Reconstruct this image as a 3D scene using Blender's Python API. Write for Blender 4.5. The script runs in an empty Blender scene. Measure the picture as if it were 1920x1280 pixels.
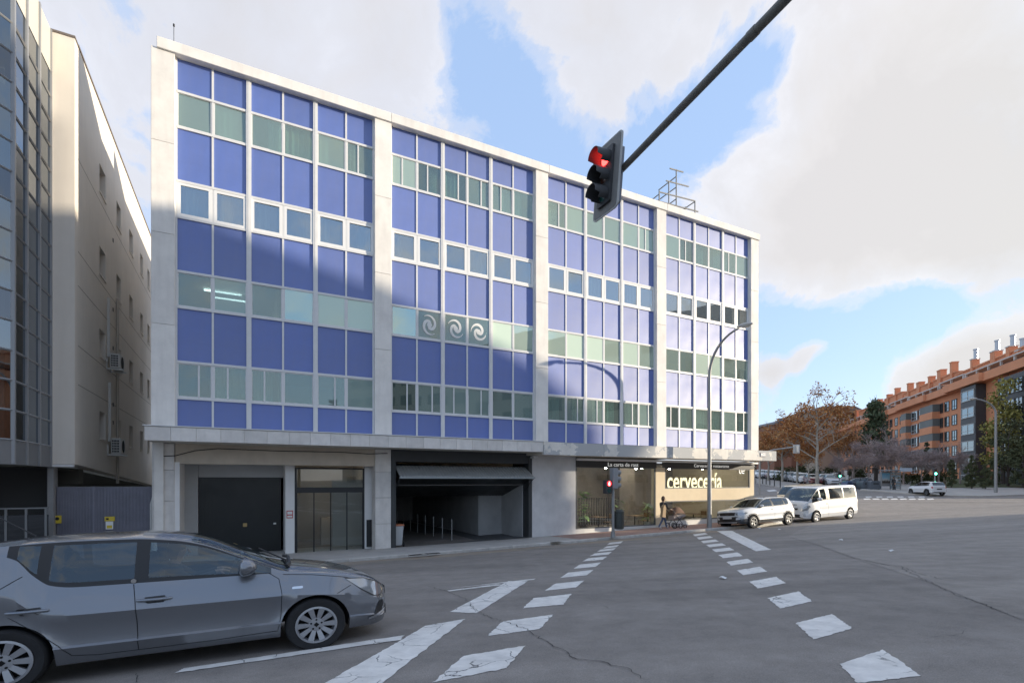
import bpy, bmesh, math, random
import numpy as np
from mathutils import Vector, Matrix
R = math.radians
random.seed(7)
scene = bpy.context.scene
C = scene.collection

# ------------------------------------------------------------------ camera
CAMZ = 1.6; FPX = 968.0; HORI = 901.0
cam_d = bpy.data.cameras.new('camera'); cam = bpy.data.objects.new('camera', cam_d); C.objects.link(cam)
cam.location = (0, 0, CAMZ); cam.rotation_euler = (R(90), 0, 0)
cam_d.sensor_width = 36; cam_d.lens = FPX/1920*36
cam_d.shift_y = (HORI-640)/1920
cam_d.clip_start = .05; cam_d.clip_end = 4000
scene.camera = cam

# ------------------------------------------------------------------ sky, sun, exposure
SUN_EL = R(11.3); SUN_AZ = math.atan2(1.0, .03)          # azimuth from +Y towards +X
scene.view_settings.view_transform = 'Standard'; scene.view_settings.look = 'None'
scene.view_settings.gamma = 1; scene.view_settings.use_curve_mapping = False
scene.view_settings.exposure = 1.76
world = bpy.data.worlds.new('World'); scene.world = world; world.use_nodes = True
wn = world.node_tree; wn.nodes.clear()
def N(t, kind, **kw):
    n = t.nodes.new(kind)
    for k, v in kw.items(): setattr(n, k, v)
    return n
def LK(t, a, b): t.links.new(a, b)
def mathn(t, op, a, b=None, c=None, clamp=False):
    n = N(t, 'ShaderNodeMath', operation=op, use_clamp=clamp)
    for i, v in enumerate((a, b, c)):
        if v is None: continue
        if isinstance(v, (int, float)): n.inputs[i].default_value = v
        else: LK(t, v, n.inputs[i])
    return n.outputs[0]
def ramp(t, fac, pts, interp='LINEAR'):
    n = N(t, 'ShaderNodeValToRGB'); n.color_ramp.interpolation = interp
    e = n.color_ramp.elements
    while len(e) < len(pts): e.new(.5)
    for i, (p, c) in enumerate(pts):
        e[i].position = p; e[i].color = (c if len(c) == 4 else (*c, 1)) if isinstance(c, tuple) else (c, c, c, 1)
    LK(t, fac, n.inputs[0]); return n.outputs[0]
def mixc(t, fac, a, b, mode='MIX'):
    n = N(t, 'ShaderNodeMix', data_type='RGBA', blend_type=mode)
    for sock, v in ((n.inputs[0], fac), (n.inputs[6], a), (n.inputs[7], b)):
        if isinstance(v, (int, float)): sock.default_value = v
        elif isinstance(v, tuple): sock.default_value = (*v, 1) if len(v) == 3 else v
        else: LK(t, v, sock)
    return n.outputs[2]
SKY_STRENGTH = .15
def build_sky():
    t = wn
    out = N(t, 'ShaderNodeOutputWorld'); bg = N(t, 'ShaderNodeBackground'); LK(t, bg.outputs[0], out.inputs[0])
    bg.inputs[1].default_value = SKY_STRENGTH
    sky = N(t, 'ShaderNodeTexSky', sky_type='NISHITA', sun_disc=False)
    sky.sun_elevation = SUN_EL; sky.sun_rotation = SUN_AZ; sky.air_density = 1.0; sky.dust_density = .6; sky.ozone_density = 1.5
    skyc = mixc(t, .86, mixc(t, 1.0, sky.outputs[0], (1.6, 1.5, 1.5), 'MULTIPLY'), (.74, 1.08, 1.70))
    tc = N(t, 'ShaderNodeTexCoord')
    nrm = N(t, 'ShaderNodeVectorMath', operation='NORMALIZE'); LK(t, tc.outputs['Generated'], nrm.inputs[0])
    d = nrm.outputs[0]
    sep = N(t, 'ShaderNodeSeparateXYZ'); LK(t, d, sep.inputs[0])
    # cloud deck: direction over (height + offset) gives a flat layer seen in perspective
    den = mathn(t, 'ADD', mathn(t, 'MAXIMUM', sep.outputs[2], 0.0), .22)
    cx = mathn(t, 'DIVIDE', sep.outputs[0], den); cy = mathn(t, 'DIVIDE', sep.outputs[1], den)
    cv = N(t, 'ShaderNodeCombineXYZ'); LK(t, cx, cv.inputs[0]); LK(t, cy, cv.inputs[1])
    n1 = N(t, 'ShaderNodeTexNoise'); n1.inputs['Scale'].default_value = 1.5; n1.inputs['Detail'].default_value = 8; n1.inputs['Roughness'].default_value = .55; n1.inputs['Distortion'].default_value = .25
    LK(t, cv.outputs[0], n1.inputs['Vector'])
    n2 = N(t, 'ShaderNodeTexNoise'); n2.inputs['Scale'].default_value = 7; n2.inputs['Detail'].default_value = 9; n2.inputs['Roughness'].default_value = .62; n2.inputs['Distortion'].default_value = .3
    LK(t, d, n2.inputs['Vector'])
    dens = mathn(t, 'ADD', mathn(t, 'MULTIPLY', mathn(t, 'SUBTRACT', n1.outputs[0], .5), .62), mathn(t, 'MULTIPLY', mathn(t, 'SUBTRACT', n2.outputs[0], .5), 1.35))
    # the banks of cloud that stood in the sky: direction (azimuth, elevation), angular radius, weight
    def blob(px, py, rad, wgt):
        v = Vector(((px-960)/FPX, 1, (HORI-py)/FPX)).normalized()
        dn = N(t, 'ShaderNodeVectorMath', operation='DOT_PRODUCT'); LK(t, d, dn.inputs[0]); dn.inputs[1].default_value = v
        # gaussian-like bump of the angle
        e = mathn(t, 'MULTIPLY', mathn(t, 'SUBTRACT', dn.outputs['Value'], 1.0), 1.0/(1-math.cos(R(rad))))
        return mathn(t, 'MULTIPLY', mathn(t, 'EXPONENT', e), wgt)
    for b in BLOBS: dens = mathn(t, 'ADD', dens, blob(*b))
    cov = ramp(t, mathn(t, 'ADD', dens, .5-.10), [(.33, .05), (.46, .40), (.58, .90), (1.0, 1.0)], 'EASE')
    # thick parts go grey underneath, thin edges stay white
    n3 = N(t, 'ShaderNodeTexNoise'); n3.inputs['Scale'].default_value = 3.2; n3.inputs['Detail'].default_value = 6; LK(t, d, n3.inputs['Vector'])
    thick = mathn(t, 'ADD', mathn(t, 'MULTIPLY', dens, .9), mathn(t, 'MULTIPLY', mathn(t, 'SUBTRACT', n3.outputs[0], .5), 1.2))
    warm = ramp(t, sep.outputs[0], [(.0, (.93, .935, 1.0)), (.45, (.99, .97, .985)), (.8, (1.01, 1.0, .985))])
    shade = ramp(t, thick, [(.0, 1.15), (.2, 1.03), (.55, .93)])
    cl = mixc(t, 1.0, warm, shade, 'MULTIPLY')
    clv = N(t, 'ShaderNodeVectorMath', operation='SCALE'); LK(t, cl, clv.inputs[0]); clv.inputs['Scale'].default_value = CLOUD_L
    LK(t, mixc(t, cov, skyc, clv.outputs[0]), bg.inputs[0])
BLOBS = [(230, 160, 13, .26), (600, 130, 13, .28), (780, 40, 7, .16), (1130, 110, 7, .30), (1560, 230, 13, .42), (1800, 330, 13, .42), (1470, 430, 5, .22), (1700, 470, 7, .22),
         (930, 170, 4.5, -.42), (1010, 320, 4, -.3), (1260, 290, 4.5, -.42), (1400, 110, 3.2, -.40), (1340, 190, 3, -.3), (870, 60, 2.5, -.2), (1640, 615, 5, -.5), (1860, 590, 3.5, -.4), (1480, 610, 4.5, -.42), (1560, 740, 5, -.3),
         (1830, 672, 2.4, .55), (1760, 690, 2.2, .5), (1690, 722, 2.0, .5), (1895, 655, 2.4, .5), (1450, 698, 1.2, .42), (1500, 685, 1.1, .42), (1545, 648, 1.3, .34), (1515, 655, 1.2, .3), (1720, 560, 3, -.3), (490, 60, 3, -.16)]
CLOUD_L = 1.7
build_sky()
sun_d = bpy.data.lights.new('sun', 'SUN'); sun = bpy.data.objects.new('sun', sun_d); C.objects.link(sun)
sun_d.energy = 2.0; sun_d.angle = R(.55); sun_d.color = (1.0, .88, .70)
to_sun = Vector((math.sin(SUN_AZ)*math.cos(SUN_EL), math.cos(SUN_AZ)*math.cos(SUN_EL), math.sin(SUN_EL)))
sun.rotation_euler = to_sun.to_track_quat('Z', 'Y').to_euler(); sun.location = (30, 0, 30)

# ------------------------------------------------------------------ place: facade frame and terrain
TH = math.atan2(968, 1867); CU, SU = math.cos(TH), math.sin(TH)
P0 = (-10.76, 16.41)
def F(s, w):            # along the facade, out from the facade -> world x, y
    return (P0[0]+CU*s+SU*w, P0[1]+SU*s-CU*w)
def FI(x, y):
    dx, dy = x-P0[0], y-P0[1]
    return (dx*CU+dy*SU, dx*SU-dy*CU)
def smooth(a, b, v):
    k = min(1, max(0, (v-a)/(b-a))); return k*k*(3-2*k)
KW = 2.2                # kerb line distance from the facade
def base_drop(s):
    s = min(s, 115); q = (s-6)/3
    return 2.65-.0197*(3*math.log1p(math.exp(q)) if q < 30 else s-6)
def gz(x, y):           # road surface height
    s, w = FI(x, y); d = base_drop(s)+.01
    if w >= KW: d -= .077*(min(w, 30)-KW)
    else:
        g = smooth(29, 37, s); d += .045*(max(w, -75)-KW)*g + .06*(1-g)
    return CAMZ-d
def gw(s, w): return gz(*F(s, w))
def sidez(s, w):        # pavement in front of the office block
    return CAMZ-(base_drop(s)-.035*max(0, w+.4))
def px(x, y, Y): return Vector(((x-960)/FPX*Y, Y, CAMZ+(HORI-y)/FPX*Y))
def gp(x, y, zf=gz, dz=0.0):
    t = (x-960)/FPX; e = (HORI-y)/FPX; Y = 1.5; prev = 1.5
    while Y < 400:
        if CAMZ+e*Y < zf(t*Y, Y)+dz:
            a, b = prev, Y
            for _ in range(40):
                m = (a+b)/2
                if CAMZ+e*m < zf(t*m, m)+dz: b = m
                else: a = m
            return Vector((t*a, a, zf(t*a, a)+dz))
        prev = Y; Y += .25
    return Vector((t*Y, Y, zf(t*Y, Y)+dz))

# ------------------------------------------------------------------ mesh helpers
class MB:
    def __init__(s): s.v = []; s.f = []; s.m = []; s.cur = 0
    def add(s, vs, fs):
        o = len(s.v); s.v += [tuple(v) for v in vs]; s.f += [tuple(i+o for i in f) for f in fs]; s.m += [s.cur]*len(fs); return s
    def box(s, x0, x1, y0, y1, z0, z1):
        return s.add([(x0,y0,z0),(x1,y0,z0),(x1,y1,z0),(x0,y1,z0),(x0,y0,z1),(x1,y0,z1),(x1,y1,z1),(x0,y1,z1)],
            [(0,3,2,1),(4,5,6,7),(0,1,5,4),(1,2,6,5),(2,3,7,6),(3,0,4,7)])
    def cbox(s, x0, x1, y0, y1, z0, z1, b=.01):     # box with chamfered edges
        bm = bmesh.new(); bmesh.ops.create_cube(bm, size=1)
        for v in bm.verts: v.co = ((x0+x1)/2+v.co.x*(x1-x0), (y0+y1)/2+v.co.y*(y1-y0), (z0+z1)/2+v.co.z*(z1-z0))
        bmesh.ops.bevel(bm, geom=bm.edges[:], offset=b, segments=1, affect='EDGES', profile=.5)
        return s.bm(bm)
    def bm(s, bm):
        bm.verts.index_update(); s.add([v.co[:] for v in bm.verts], [[v.index for v in f.verts] for f in bm.faces]); bm.free(); return s
    def prism(s, pts, a, b, axis='z'):               # polygon extruded along an axis
        n = len(pts)
        def mk(p, h): return {'z': (p[0], p[1], h), 'y': (p[0], h, p[1]), 'x': (h, p[0], p[1])}[axis]
        s.add([mk(p, a) for p in pts]+[mk(p, b) for p in pts],
              [tuple(range(n))[::-1], tuple(range(n, 2*n))]+[(i, (i+1) % n, n+(i+1) % n, n+i) for i in range(n)])
        return s
    def tube(s, pts, r, n=8, cap=True):
        pts = [Vector(p) for p in pts]; rs = r if isinstance(r, (list, tuple)) else [r]*len(pts)
        rings = []; up = None
        for i, p in enumerate(pts):
            d = (pts[min(i+1, len(pts)-1)]-pts[max(i-1, 0)]).normalized()
            if up is None:
                up = Vector((0, 0, 1)) if abs(d.z) < .9 else Vector((1, 0, 0))
            a = d.cross(up).normalized(); b = a.cross(d).normalized(); up = b
            rings.append([p+(a*math.cos(2*math.pi*k/n)+b*math.sin(2*math.pi*k/n))*rs[i] for k in range(n)])
        vs = [v for g in rings for v in g]; fs = []
        for i in range(len(pts)-1):
            for k in range(n): fs.append((i*n+k, i*n+(k+1) % n, (i+1)*n+(k+1) % n, (i+1)*n+k))
        if cap: fs += [tuple(range(n))[::-1], tuple(range((len(pts)-1)*n, len(pts)*n))]
        return s.add(vs, fs)
    def lathe(s, prof, n=24, axis='z', c=(0, 0, 0), cap=True):   # profile of (radius, height)
        vs = []; fs = []
        for r, h in prof:
            for k in range(n):
                a = 2*math.pi*k/n; x, y = r*math.cos(a), r*math.sin(a)
                p = {'z': (x, y, h), 'y': (x, h, y), 'x': (h, x, y)}[axis]
                vs.append((p[0]+c[0], p[1]+c[1], p[2]+c[2]))
        m = len(prof)
        for i in range(m-1):
            for k in range(n): fs.append((i*n+k, i*n+(k+1) % n, (i+1)*n+(k+1) % n, (i+1)*n+k))
        if cap: fs += [tuple(range(n))[::-1], tuple(range((m-1)*n, m*n))]
        return s.add(vs, fs)
    def mesh(s, name, mats, smooth_angle=None):
        me = bpy.data.meshes.new(name); me.from_pydata(s.v, [], s.f)
        for m in (mats if isinstance(mats, (list, tuple)) else [mats]): me.materials.append(m)
        if len(set(s.m)) > 1 or (s.m and s.m[0]): me.polygons.foreach_set('material_index', s.m)
        bm = bmesh.new(); bm.from_mesh(me); bmesh.ops.recalc_face_normals(bm, faces=bm.faces[:]); bm.to_mesh(me); bm.free()
        if smooth_angle:
            me.polygons.foreach_set('use_smooth', [True]*len(me.polygons)); me.set_sharp_from_angle(angle=R(smooth_angle))
        me.update(); return me
    def build(s, name, mats, parent=None, smooth_angle=None, **kw):
        return link(name, s.mesh(name, mats, smooth_angle), parent, **kw)
def link(name, me, parent=None, loc=None, rot=None, scale=None):
    o = bpy.data.objects.new(name, me); C.objects.link(o)
    if parent: o.parent = parent
    if loc is not None: o.location = loc
    if rot is not None: o.rotation_euler = rot
    if scale is not None: o.scale = scale
    return o
def empty(name, loc=(0, 0, 0), rz=0, label=None, cat=None, group=None, scale=None):
    o = bpy.data.objects.new(name, None); C.objects.link(o); o.location = loc; o.rotation_euler = (0, 0, rz); o.empty_display_size = .2
    if scale is not None: o.scale = scale
    return tag(o, label, cat, group)
def tag(o, label=None, cat=None, group=None, kind=None):
    if label: o['label'] = label
    if cat: o['category'] = cat
    if group: o['group'] = group
    if kind: o['kind'] = kind
    return o
def copy_tree(o, parent=None, mats=None):
    c = o.copy(); C.objects.link(c); c.parent = parent
    for ch in list(o.children): copy_tree(ch, c)
    return c
def text_mesh(body, size, mat, depth=.004, align='CENTER', shear=0, offset=0):
    cu = bpy.data.curves.new('lettering', 'FONT'); cu.body = body; cu.size = size; cu.extrude = depth; cu.align_x = align; cu.align_y = 'CENTER'; cu.shear = shear; cu.offset = offset; cu.resolution_u = 4
    o = bpy.data.objects.new('lettering', cu); C.objects.link(o); bpy.context.view_layer.update()
    me = bpy.data.meshes.new_from_object(o.evaluated_get(bpy.context.evaluated_depsgraph_get()))
    me.materials.clear(); me.materials.append(mat)
    bpy.data.objects.remove(o); bpy.data.curves.remove(cu); return me
def lerp(a, b, t): return a+(b-a)*t
def interp(x, pts):
    if x <= pts[0][0]: return pts[0][1]
    for (a, p), (b, q) in zip(pts, pts[1:]):
        if x <= b: return p+(q-p)*(x-a)/(b-a)
    return pts[-1][1]
def sinterp(x, pts):    # monotone smooth (Catmull-like) interpolation
    if x <= pts[0][0]: return pts[0][1]
    if x >= pts[-1][0]: return pts[-1][1]
    n = len(pts)
    for i in range(n-1):
        a, p = pts[i]; b, q = pts[i+1]
        if x <= b:
            h = b-a; dl = (q-p)/h
            def sl(j):
                if j <= 0 or j >= n-1: 
                    k = 0 if j <= 0 else n-2
                    return (pts[k+1][1]-pts[k][1])/(pts[k+1][0]-pts[k][0])
                d0 = (pts[j][1]-pts[j-1][1])/(pts[j][0]-pts[j-1][0]); d1 = (pts[j+1][1]-pts[j][1])/(pts[j+1][0]-pts[j][0])
                return 0 if d0*d1 <= 0 else 2*d0*d1/(d0+d1)
            m0, m1 = sl(i), sl(i+1); t = (x-a)/h
            return (2*t**3-3*t*t+1)*p+(t**3-2*t*t+t)*h*m0+(-2*t**3+3*t*t)*q+(t**3-t*t)*h*m1

# ------------------------------------------------------------------ materials
def PM(name, col, rough=.6, metal=0.0, var=.0, scale=3.0, bump=0.0, bscale=60.0, spec=.5, coat=0.0, emit=None, estr=0.0, coords='Object', dirt=0.0, dirtcol=(.08, .075, .07), rand=0.0, trans=0.0, sss=0.0):
    m = bpy.data.materials.new(name); m.use_nodes = True; t = m.node_tree; p = t.nodes['Principled BSDF']
    p.inputs['Roughness'].default_value = rough; p.inputs['Metallic'].default_value = metal
    p.inputs['Specular IOR Level'].default_value = spec; p.inputs['Coat Weight'].default_value = coat; p.inputs['Coat Roughness'].default_value = .06
    p.inputs['Base Color'].default_value = (*col, 1); p.inputs['Transmission Weight'].default_value = trans
    if emit: p.inputs['Emission Color'].default_value = (*emit, 1); p.inputs['Emission Strength'].default_value = estr
    if var or bump or dirt or rand:
        tc = N(t, 'ShaderNodeTexCoord'); vec = tc.outputs[coords]
        c = col
        if rand:
            oi = N(t, 'ShaderNodeObjectInfo'); 
            k = mathn(t, 'ADD', mathn(t, 'MULTIPLY', oi.outputs['Random'], rand*2), 1-rand)
            cc = N(t, 'ShaderNodeCombineColor')
            for i in range(3): LK(t, mathn(t, 'MULTIPLY', k, col[i]), cc.inputs[i])
            c = cc.outputs[0]
        if var:
            nz = N(t, 'ShaderNodeTexNoise'); nz.inputs['Scale'].default_value = scale; nz.inputs['Detail'].default_value = 7; nz.inputs['Roughness'].default_value = .62; LK(t, vec, nz.inputs['Vector'])
            k = ramp(t, nz.outputs[0], [(.28, 1-var), (.72, 1+var)])
            c = mixc(t, 1.0, c, k, 'MULTIPLY')
            n2 = N(t, 'ShaderNodeTexNoise'); n2.inputs['Scale'].default_value = scale*.23; n2.inputs['Detail'].default_value = 3; LK(t, vec, n2.inputs['Vector'])
            LK(t, ramp(t, n2.outputs[0], [(.3, max(0, rough-.08)), (.7, min(1, rough+.08))]), p.inputs['Roughness'])
        if dirt:
            mp = N(t, 'ShaderNodeMapping'); mp.inputs['Scale'].default_value = (1, 1, .12); LK(t, vec, mp.inputs[0])
            nz = N(t, 'ShaderNodeTexNoise'); nz.inputs['Scale'].default_value = 5; nz.inputs['Detail'].default_value = 6; LK(t, mp.outputs[0], nz.inputs['Vector'])
            c = mixc(t, ramp(t, nz.outputs[0], [(.48, 0.0), (.78, dirt)]), c, dirtcol)
        if not isinstance(c, tuple): LK(t, c, p.inputs['Base Color'])
        if bump:
            nz = N(t, 'ShaderNodeTexNoise'); nz.inputs['Scale'].default_value = bscale; nz.inputs['Detail'].default_value = 4; LK(t, vec, nz.inputs['Vector'])
            b = N(t, 'ShaderNodeBump'); b.inputs['Strength'].default_value = bump; b.inputs['Distance'].default_value = .01; LK(t, nz.outputs[0], b.inputs['Height']); LK(t, b.outputs[0], p.inputs['Normal'])
    return m
def GLASS(name, tint=(.6, .68, .66), refl=.10, rough=.01, rtint=(1, 1, 1), wobble=0.0, dust=0.0, dustcol=(.5, .52, .5)):
    m = bpy.data.materials.new(name); m.use_nodes = True; t = m.node_tree; t.nodes.clear()
    o = N(t, 'ShaderNodeOutputMaterial'); mx = N(t, 'ShaderNodeMixShader'); tr = N(t, 'ShaderNodeBsdfTransparent'); gl = N(t, 'ShaderNodeBsdfGlossy')
    tr.inputs[0].default_value = (*tint, 1); gl.inputs[0].default_value = (*rtint, 1); gl.inputs['Roughness'].default_value = rough
    fr = N(t, 'ShaderNodeLayerWeight'); fr.inputs[0].default_value = .5
    # Schlick-like: base reflectance plus grazing rise
    f5 = mathn(t, 'POWER', fr.outputs['Facing'], 4.0)
    LK(t, mathn(t, 'ADD', mathn(t, 'MULTIPLY', f5, 1-refl), refl, clamp=True), mx.inputs[0])
    LK(t, tr.outputs[0], mx.inputs[1]); LK(t, gl.outputs[0], mx.inputs[2]); LK(t, mx.outputs[0], o.inputs[0])
    if dust:                                      # a film of grime that catches the sun
        df = N(t, 'ShaderNodeBsdfDiffuse'); df.inputs[0].default_value = (*dustcol, 1); m2 = N(t, 'ShaderNodeMixShader'); oi = N(t, 'ShaderNodeObjectInfo'); LK(t, mathn(t, 'ADD', mathn(t, 'MULTIPLY', mathn(t, 'POWER', oi.outputs['Random'], 1.5), dust*2.0), dust*.25), m2.inputs[0])
        LK(t, mx.outputs[0], m2.inputs[1]); LK(t, df.outputs[0], m2.inputs[2]); LK(t, m2.outputs[0], o.inputs[0])
    if wobble:
        tc = N(t, 'ShaderNodeTexCoord'); nz = N(t, 'ShaderNodeTexNoise'); nz.inputs['Scale'].default_value = 1.3; nz.inputs['Detail'].default_value = 1; LK(t, tc.outputs['Object'], nz.inputs['Vector'])
        b = N(t, 'ShaderNodeBump'); b.inputs['Strength'].default_value = wobble; b.inputs['Distance'].default_value = .05; LK(t, nz.outputs[0], b.inputs['Height']); LK(t, b.outputs[0], gl.inputs['Normal']); 
    return m
# ------------------------------------------------------------------ ground
def asphalt_mat(gain=1.0, dust=None):
    m = bpy.data.materials.new('asphalt'); m.use_nodes = True; t = m.node_tree; p = t.nodes['Principled BSDF']
    tc = N(t, 'ShaderNodeTexCoord'); v = tc.outputs['Object']
    def nz(sc, det=5, ro=.6, vec=v):
        n = N(t, 'ShaderNodeTexNoise'); n.inputs['Scale'].default_value = sc; n.inputs['Detail'].default_value = det; n.inputs['Roughness'].default_value = ro; LK(t, vec, n.inputs['Vector']); return n.outputs[0]
    big = ramp(t, nz(.22, 5), [(.3, (.220, .199, .180)), (.7, (.264, .238, .216))])
    mid = ramp(t, nz(2.2, 6, .7), [(.3, .82), (.7, 1.16)])
    c = mixc(t, 1.0, big, mid, 'MULTIPLY')
    fine = nz(95, 3, .8)
    c = mixc(t, 1.0, c, ramp(t, fine, [(.3, .70), (.7, 1.30)]), 'MULTIPLY')
    vo = N(t, 'ShaderNodeTexVoronoi'); vo.inputs['Scale'].default_value = 34; LK(t, v, vo.inputs['Vector'])
    c = mixc(t, ramp(t, vo.outputs['Distance'], [(.06, .6), (.15, 0.0)]), c, (.42, .39, .36))
    # long tyre-polished lanes following the street
    mp = N(t, 'ShaderNodeMapping'); mp.inputs['Rotation'].default_value = (0, 0, -TH); mp.inputs['Scale'].default_value = (.05, .8, 1); LK(t, v, mp.inputs[0])
    c = mixc(t, 1.0, c, ramp(t, nz(1.0, 3, .5, mp.outputs[0]), [(.3, .84), (.7, 1.14)]), 'MULTIPLY')
    # old oil stains
    c = mixc(t, ramp(t, nz(.9, 6, .7), [(.60, 0.0), (.74, .38)]), c, (.085, .08, .078))
    if gain != 1.0: c = mixc(t, 1.0, c, (gain, gain, gain*.99), 'MULTIPLY')
    if dust:
        mpd = N(t, 'ShaderNodeMapping'); mpd.inputs['Rotation'].default_value = (0, 0, -TH); mpd.inputs['Scale'].default_value = (.12, 2.2, 1); LK(t, v, mpd.inputs[0])
        c = mixc(t, ramp(t, nz(1.0, 5, .6, mpd.outputs[0]), [(.42, 0.0), (.62, .75)]), c, dust)
    LK(t, c, p.inputs['Base Color']); p.inputs['Roughness'].default_value = .85; p.inputs['Specular IOR Level'].default_value = .3
    b = N(t, 'ShaderNodeBump'); b.inputs['Strength'].default_value = .5; b.inputs['Distance'].default_value = .006; LK(t, fine, b.inputs['Height']); LK(t, b.outputs[0], p.inputs['Normal'])
    return m
asphalt = asphalt_mat()
def grid_sheet(name, ss, ws, zf, mat, keep=None):
    vs = []; fs = []; nw = len(ws)
    for s in ss:
        for w in ws:
            x, y = F(s, w); vs.append((x, y, zf(s, w)))
    for i in range(len(ss)-1):
        for j in range(nw-1):
            if keep is None or keep((ss[i]+ss[i+1])/2, (ws[j]+ws[j+1])/2):
                fs.append((i*nw+j, (i+1)*nw+j, (i+1)*nw+j+1, i*nw+j+1))
    mb = MB(); mb.add(vs, fs); return mb
ss = sorted(set([-600, -300, -120, -60]+list(range(-40, 131, 1))+[140, 160, 200, 300, 600, 1200]))
ws = sorted(set([-1200, -600, -300, -150]+[-75+2.5*i for i in range(30)]+[0, KW]+[KW+.6*i for i in range(1, 48)]+[35, 60, 120, 300]))
road = grid_sheet('road', ss, ws, gw, None).build('road', asphalt, smooth_angle=40); tag(road, 'grey cracked asphalt road and junction', 'road', kind='structure')

# pavement of the office block, with kerb stones; it rounds the corner past the bar
paving = PM('paving', (.42, .40, .375), .85, var=.18, scale=1.2, bump=.25, bscale=50)
redpave = PM('red_paving', (.33, .21, .18), .85, var=.22, scale=2.5, bump=.3, bscale=40)
kerbmat = PM('kerb_stone', (.46, .44, .41), .8, var=.2, scale=4, bump=.3, bscale=30, rand=.1)
S_END = 31.5
def kerb_w(s):          # the kerb swings back round the corner
    return KW if s < 25 else KW-(1-math.sqrt(max(0, 1-min(1, (s-25)/6.6)**2)))*6.6
pss = [-40+1.0*i for i in range(65)]+[25+.3*i for i in range(0, 22)]
pv = MB()
for a, b in zip(pss, pss[1:]):
    for k in range(4):
        q = []
        for s, kk in ((a, k), (b, k), (b, k+1), (a, k+1)):
            w = lerp(-4.4 if s > 28.2 else -.42, kerb_w(s)-.14, kk/4); q.append((*F(s, w), sidez(s, max(w, -.4))))
        pv.add(q, [(0, 1, 2, 3)])
pavement = pv.build('pavement', paving); tag(pavement, 'grey pavement along the blue office block', 'pavement', kind='structure')
ks = pss[0]; kme = None; i = 0
while ks < 31.4:
    L = 1.0 if ks < 25 else .5
    a, b = ks, min(ks+L-.012, 31.45); mb = MB(); q = []
    for s in (a, b):
        w1 = kerb_w(s); w0 = w1-.15; zt = sidez(s, w1)
        for w, z in ((w0, zt-.25), (w1, zt-.25), (w1, zt-.012), (w1-.015, zt+.004), (w0, zt+.004)): q.append((*F(s, w), z))
    mb.add(q, [(0, 1, 6, 5), (1, 2, 7, 6), (2, 3, 8, 7), (3, 4, 9, 8), (4, 0, 5, 9), (0, 4, 3, 2, 1), (5, 6, 7, 8, 9)])
    if -14 < ks: mb.build('kerb', kerbmat, pavement)
    ks += L
# reddish tactile paving in front of the bar
mb = MB()
for a, b in zip([14.2+.7*i for i in range(18)], [14.2+.7*i for i in range(1, 19)]):
    q = [(*F(s, w), sidez(s, max(w, -.4))+.004) for s, w in ((a, -.3), (b, -.3), (b, kerb_w(b)-.17), (a, kerb_w(a)-.17))]
    mb.add(q, [(0, 1, 2, 3)])
mb.build('red_paving', redpave, pavement)
# covers let into the pavement
def plate(x, y, w, d, mat, parent, zf, name):
    c = gp(x, y, zf); mb = MB(); q = []
    s0, w0 = FI(c.x, c.y)
    for a, b in ((-w, -d), (w, -d), (w, d), (-w, d)):
        X, Y = F(s0+a/2, w0+b/2); q.append((X, Y, zf(X, Y)+.006))
    for a, b in ((-w*.86, -d*.8), (w*.86, -d*.8), (w*.86, d*.8), (-w*.86, d*.8)):
        X, Y = F(s0+a/2, w0+b/2); q.append((X, Y, zf(X, Y)+.012))
    mb.add(q, [(0, 1, 5, 4), (1, 2, 6, 5), (2, 3, 7, 6), (3, 0, 4, 7), (4, 5, 6, 7)]); return mb.build(name, mat, parent)
iron = PM('cast_iron', (.06, .057, .053), .6, .4, var=.3, scale=20, bump=.4, bscale=80)
def szw(x, y): s, w = FI(x, y); return sidez(s, w)
for (x, y, w, d) in ((779, 1040, .45, .3), (812, 1037, .5, .32), (1043, 1016, .45, .3)): plate(x, y, w, d, iron, pavement, szw, 'access_cover')

# painted markings: corners as they lie on the road
paint = PM('road_paint', (.72, .695, .655), .75, var=.18, scale=5, bump=.25, bscale=90)
def paint_mat():
    t = paint.node_tree; p = t.nodes['Principled BSDF']; tc = N(t, 'ShaderNodeTexCoord')
    src = p.inputs['Base Color'].links[0].from_socket
    wv = N(t, 'ShaderNodeTexNoise'); wv.inputs['Scale'].default_value = 2.2; wv.inputs['Detail'].default_value = 6; LK(t, tc.outputs['Object'], wv.inputs['Vector'])
    mx = N(t, 'ShaderNodeMix', data_type='VECTOR'); mx.inputs[0].default_value = .25; LK(t, tc.outputs['Object'], mx.inputs[4]); LK(t, wv.outputs['Color'], mx.inputs[5])
    vo = N(t, 'ShaderNodeTexVoronoi', feature='DISTANCE_TO_EDGE'); vo.inputs['Scale'].default_value = 3.2; LK(t, mx.outputs[1], vo.inputs['Vector'])
    n2 = N(t, 'ShaderNodeTexNoise'); n2.inputs['Scale'].default_value = 1.6; n2.inputs['Detail'].default_value = 3; LK(t, tc.outputs['Object'], n2.inputs['Vector'])
    crack = mathn(t, 'MULTIPLY', ramp(t, vo.outputs['Distance'], [(.004, 1.0), (.014, 0.0)]), ramp(t, n2.outputs[0], [(.48, 0.0), (.56, 1.0)]))
    n3 = N(t, 'ShaderNodeTexNoise'); n3.inputs['Scale'].default_value = 45; n3.inputs['Detail'].default_value = 5; n3.inputs['Roughness'].default_value = .75; LK(t, tc.outputs['Object'], n3.inputs['Vector'])
    worn = mathn(t, 'MAXIMUM', crack, ramp(t, n3.outputs[0], [(.64, 0.0), (.72, .8)]))
    LK(t, mixc(t, worn, src, (.12, .117, .115)), p.inputs['Base Color'])
paint_mat()
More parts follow.
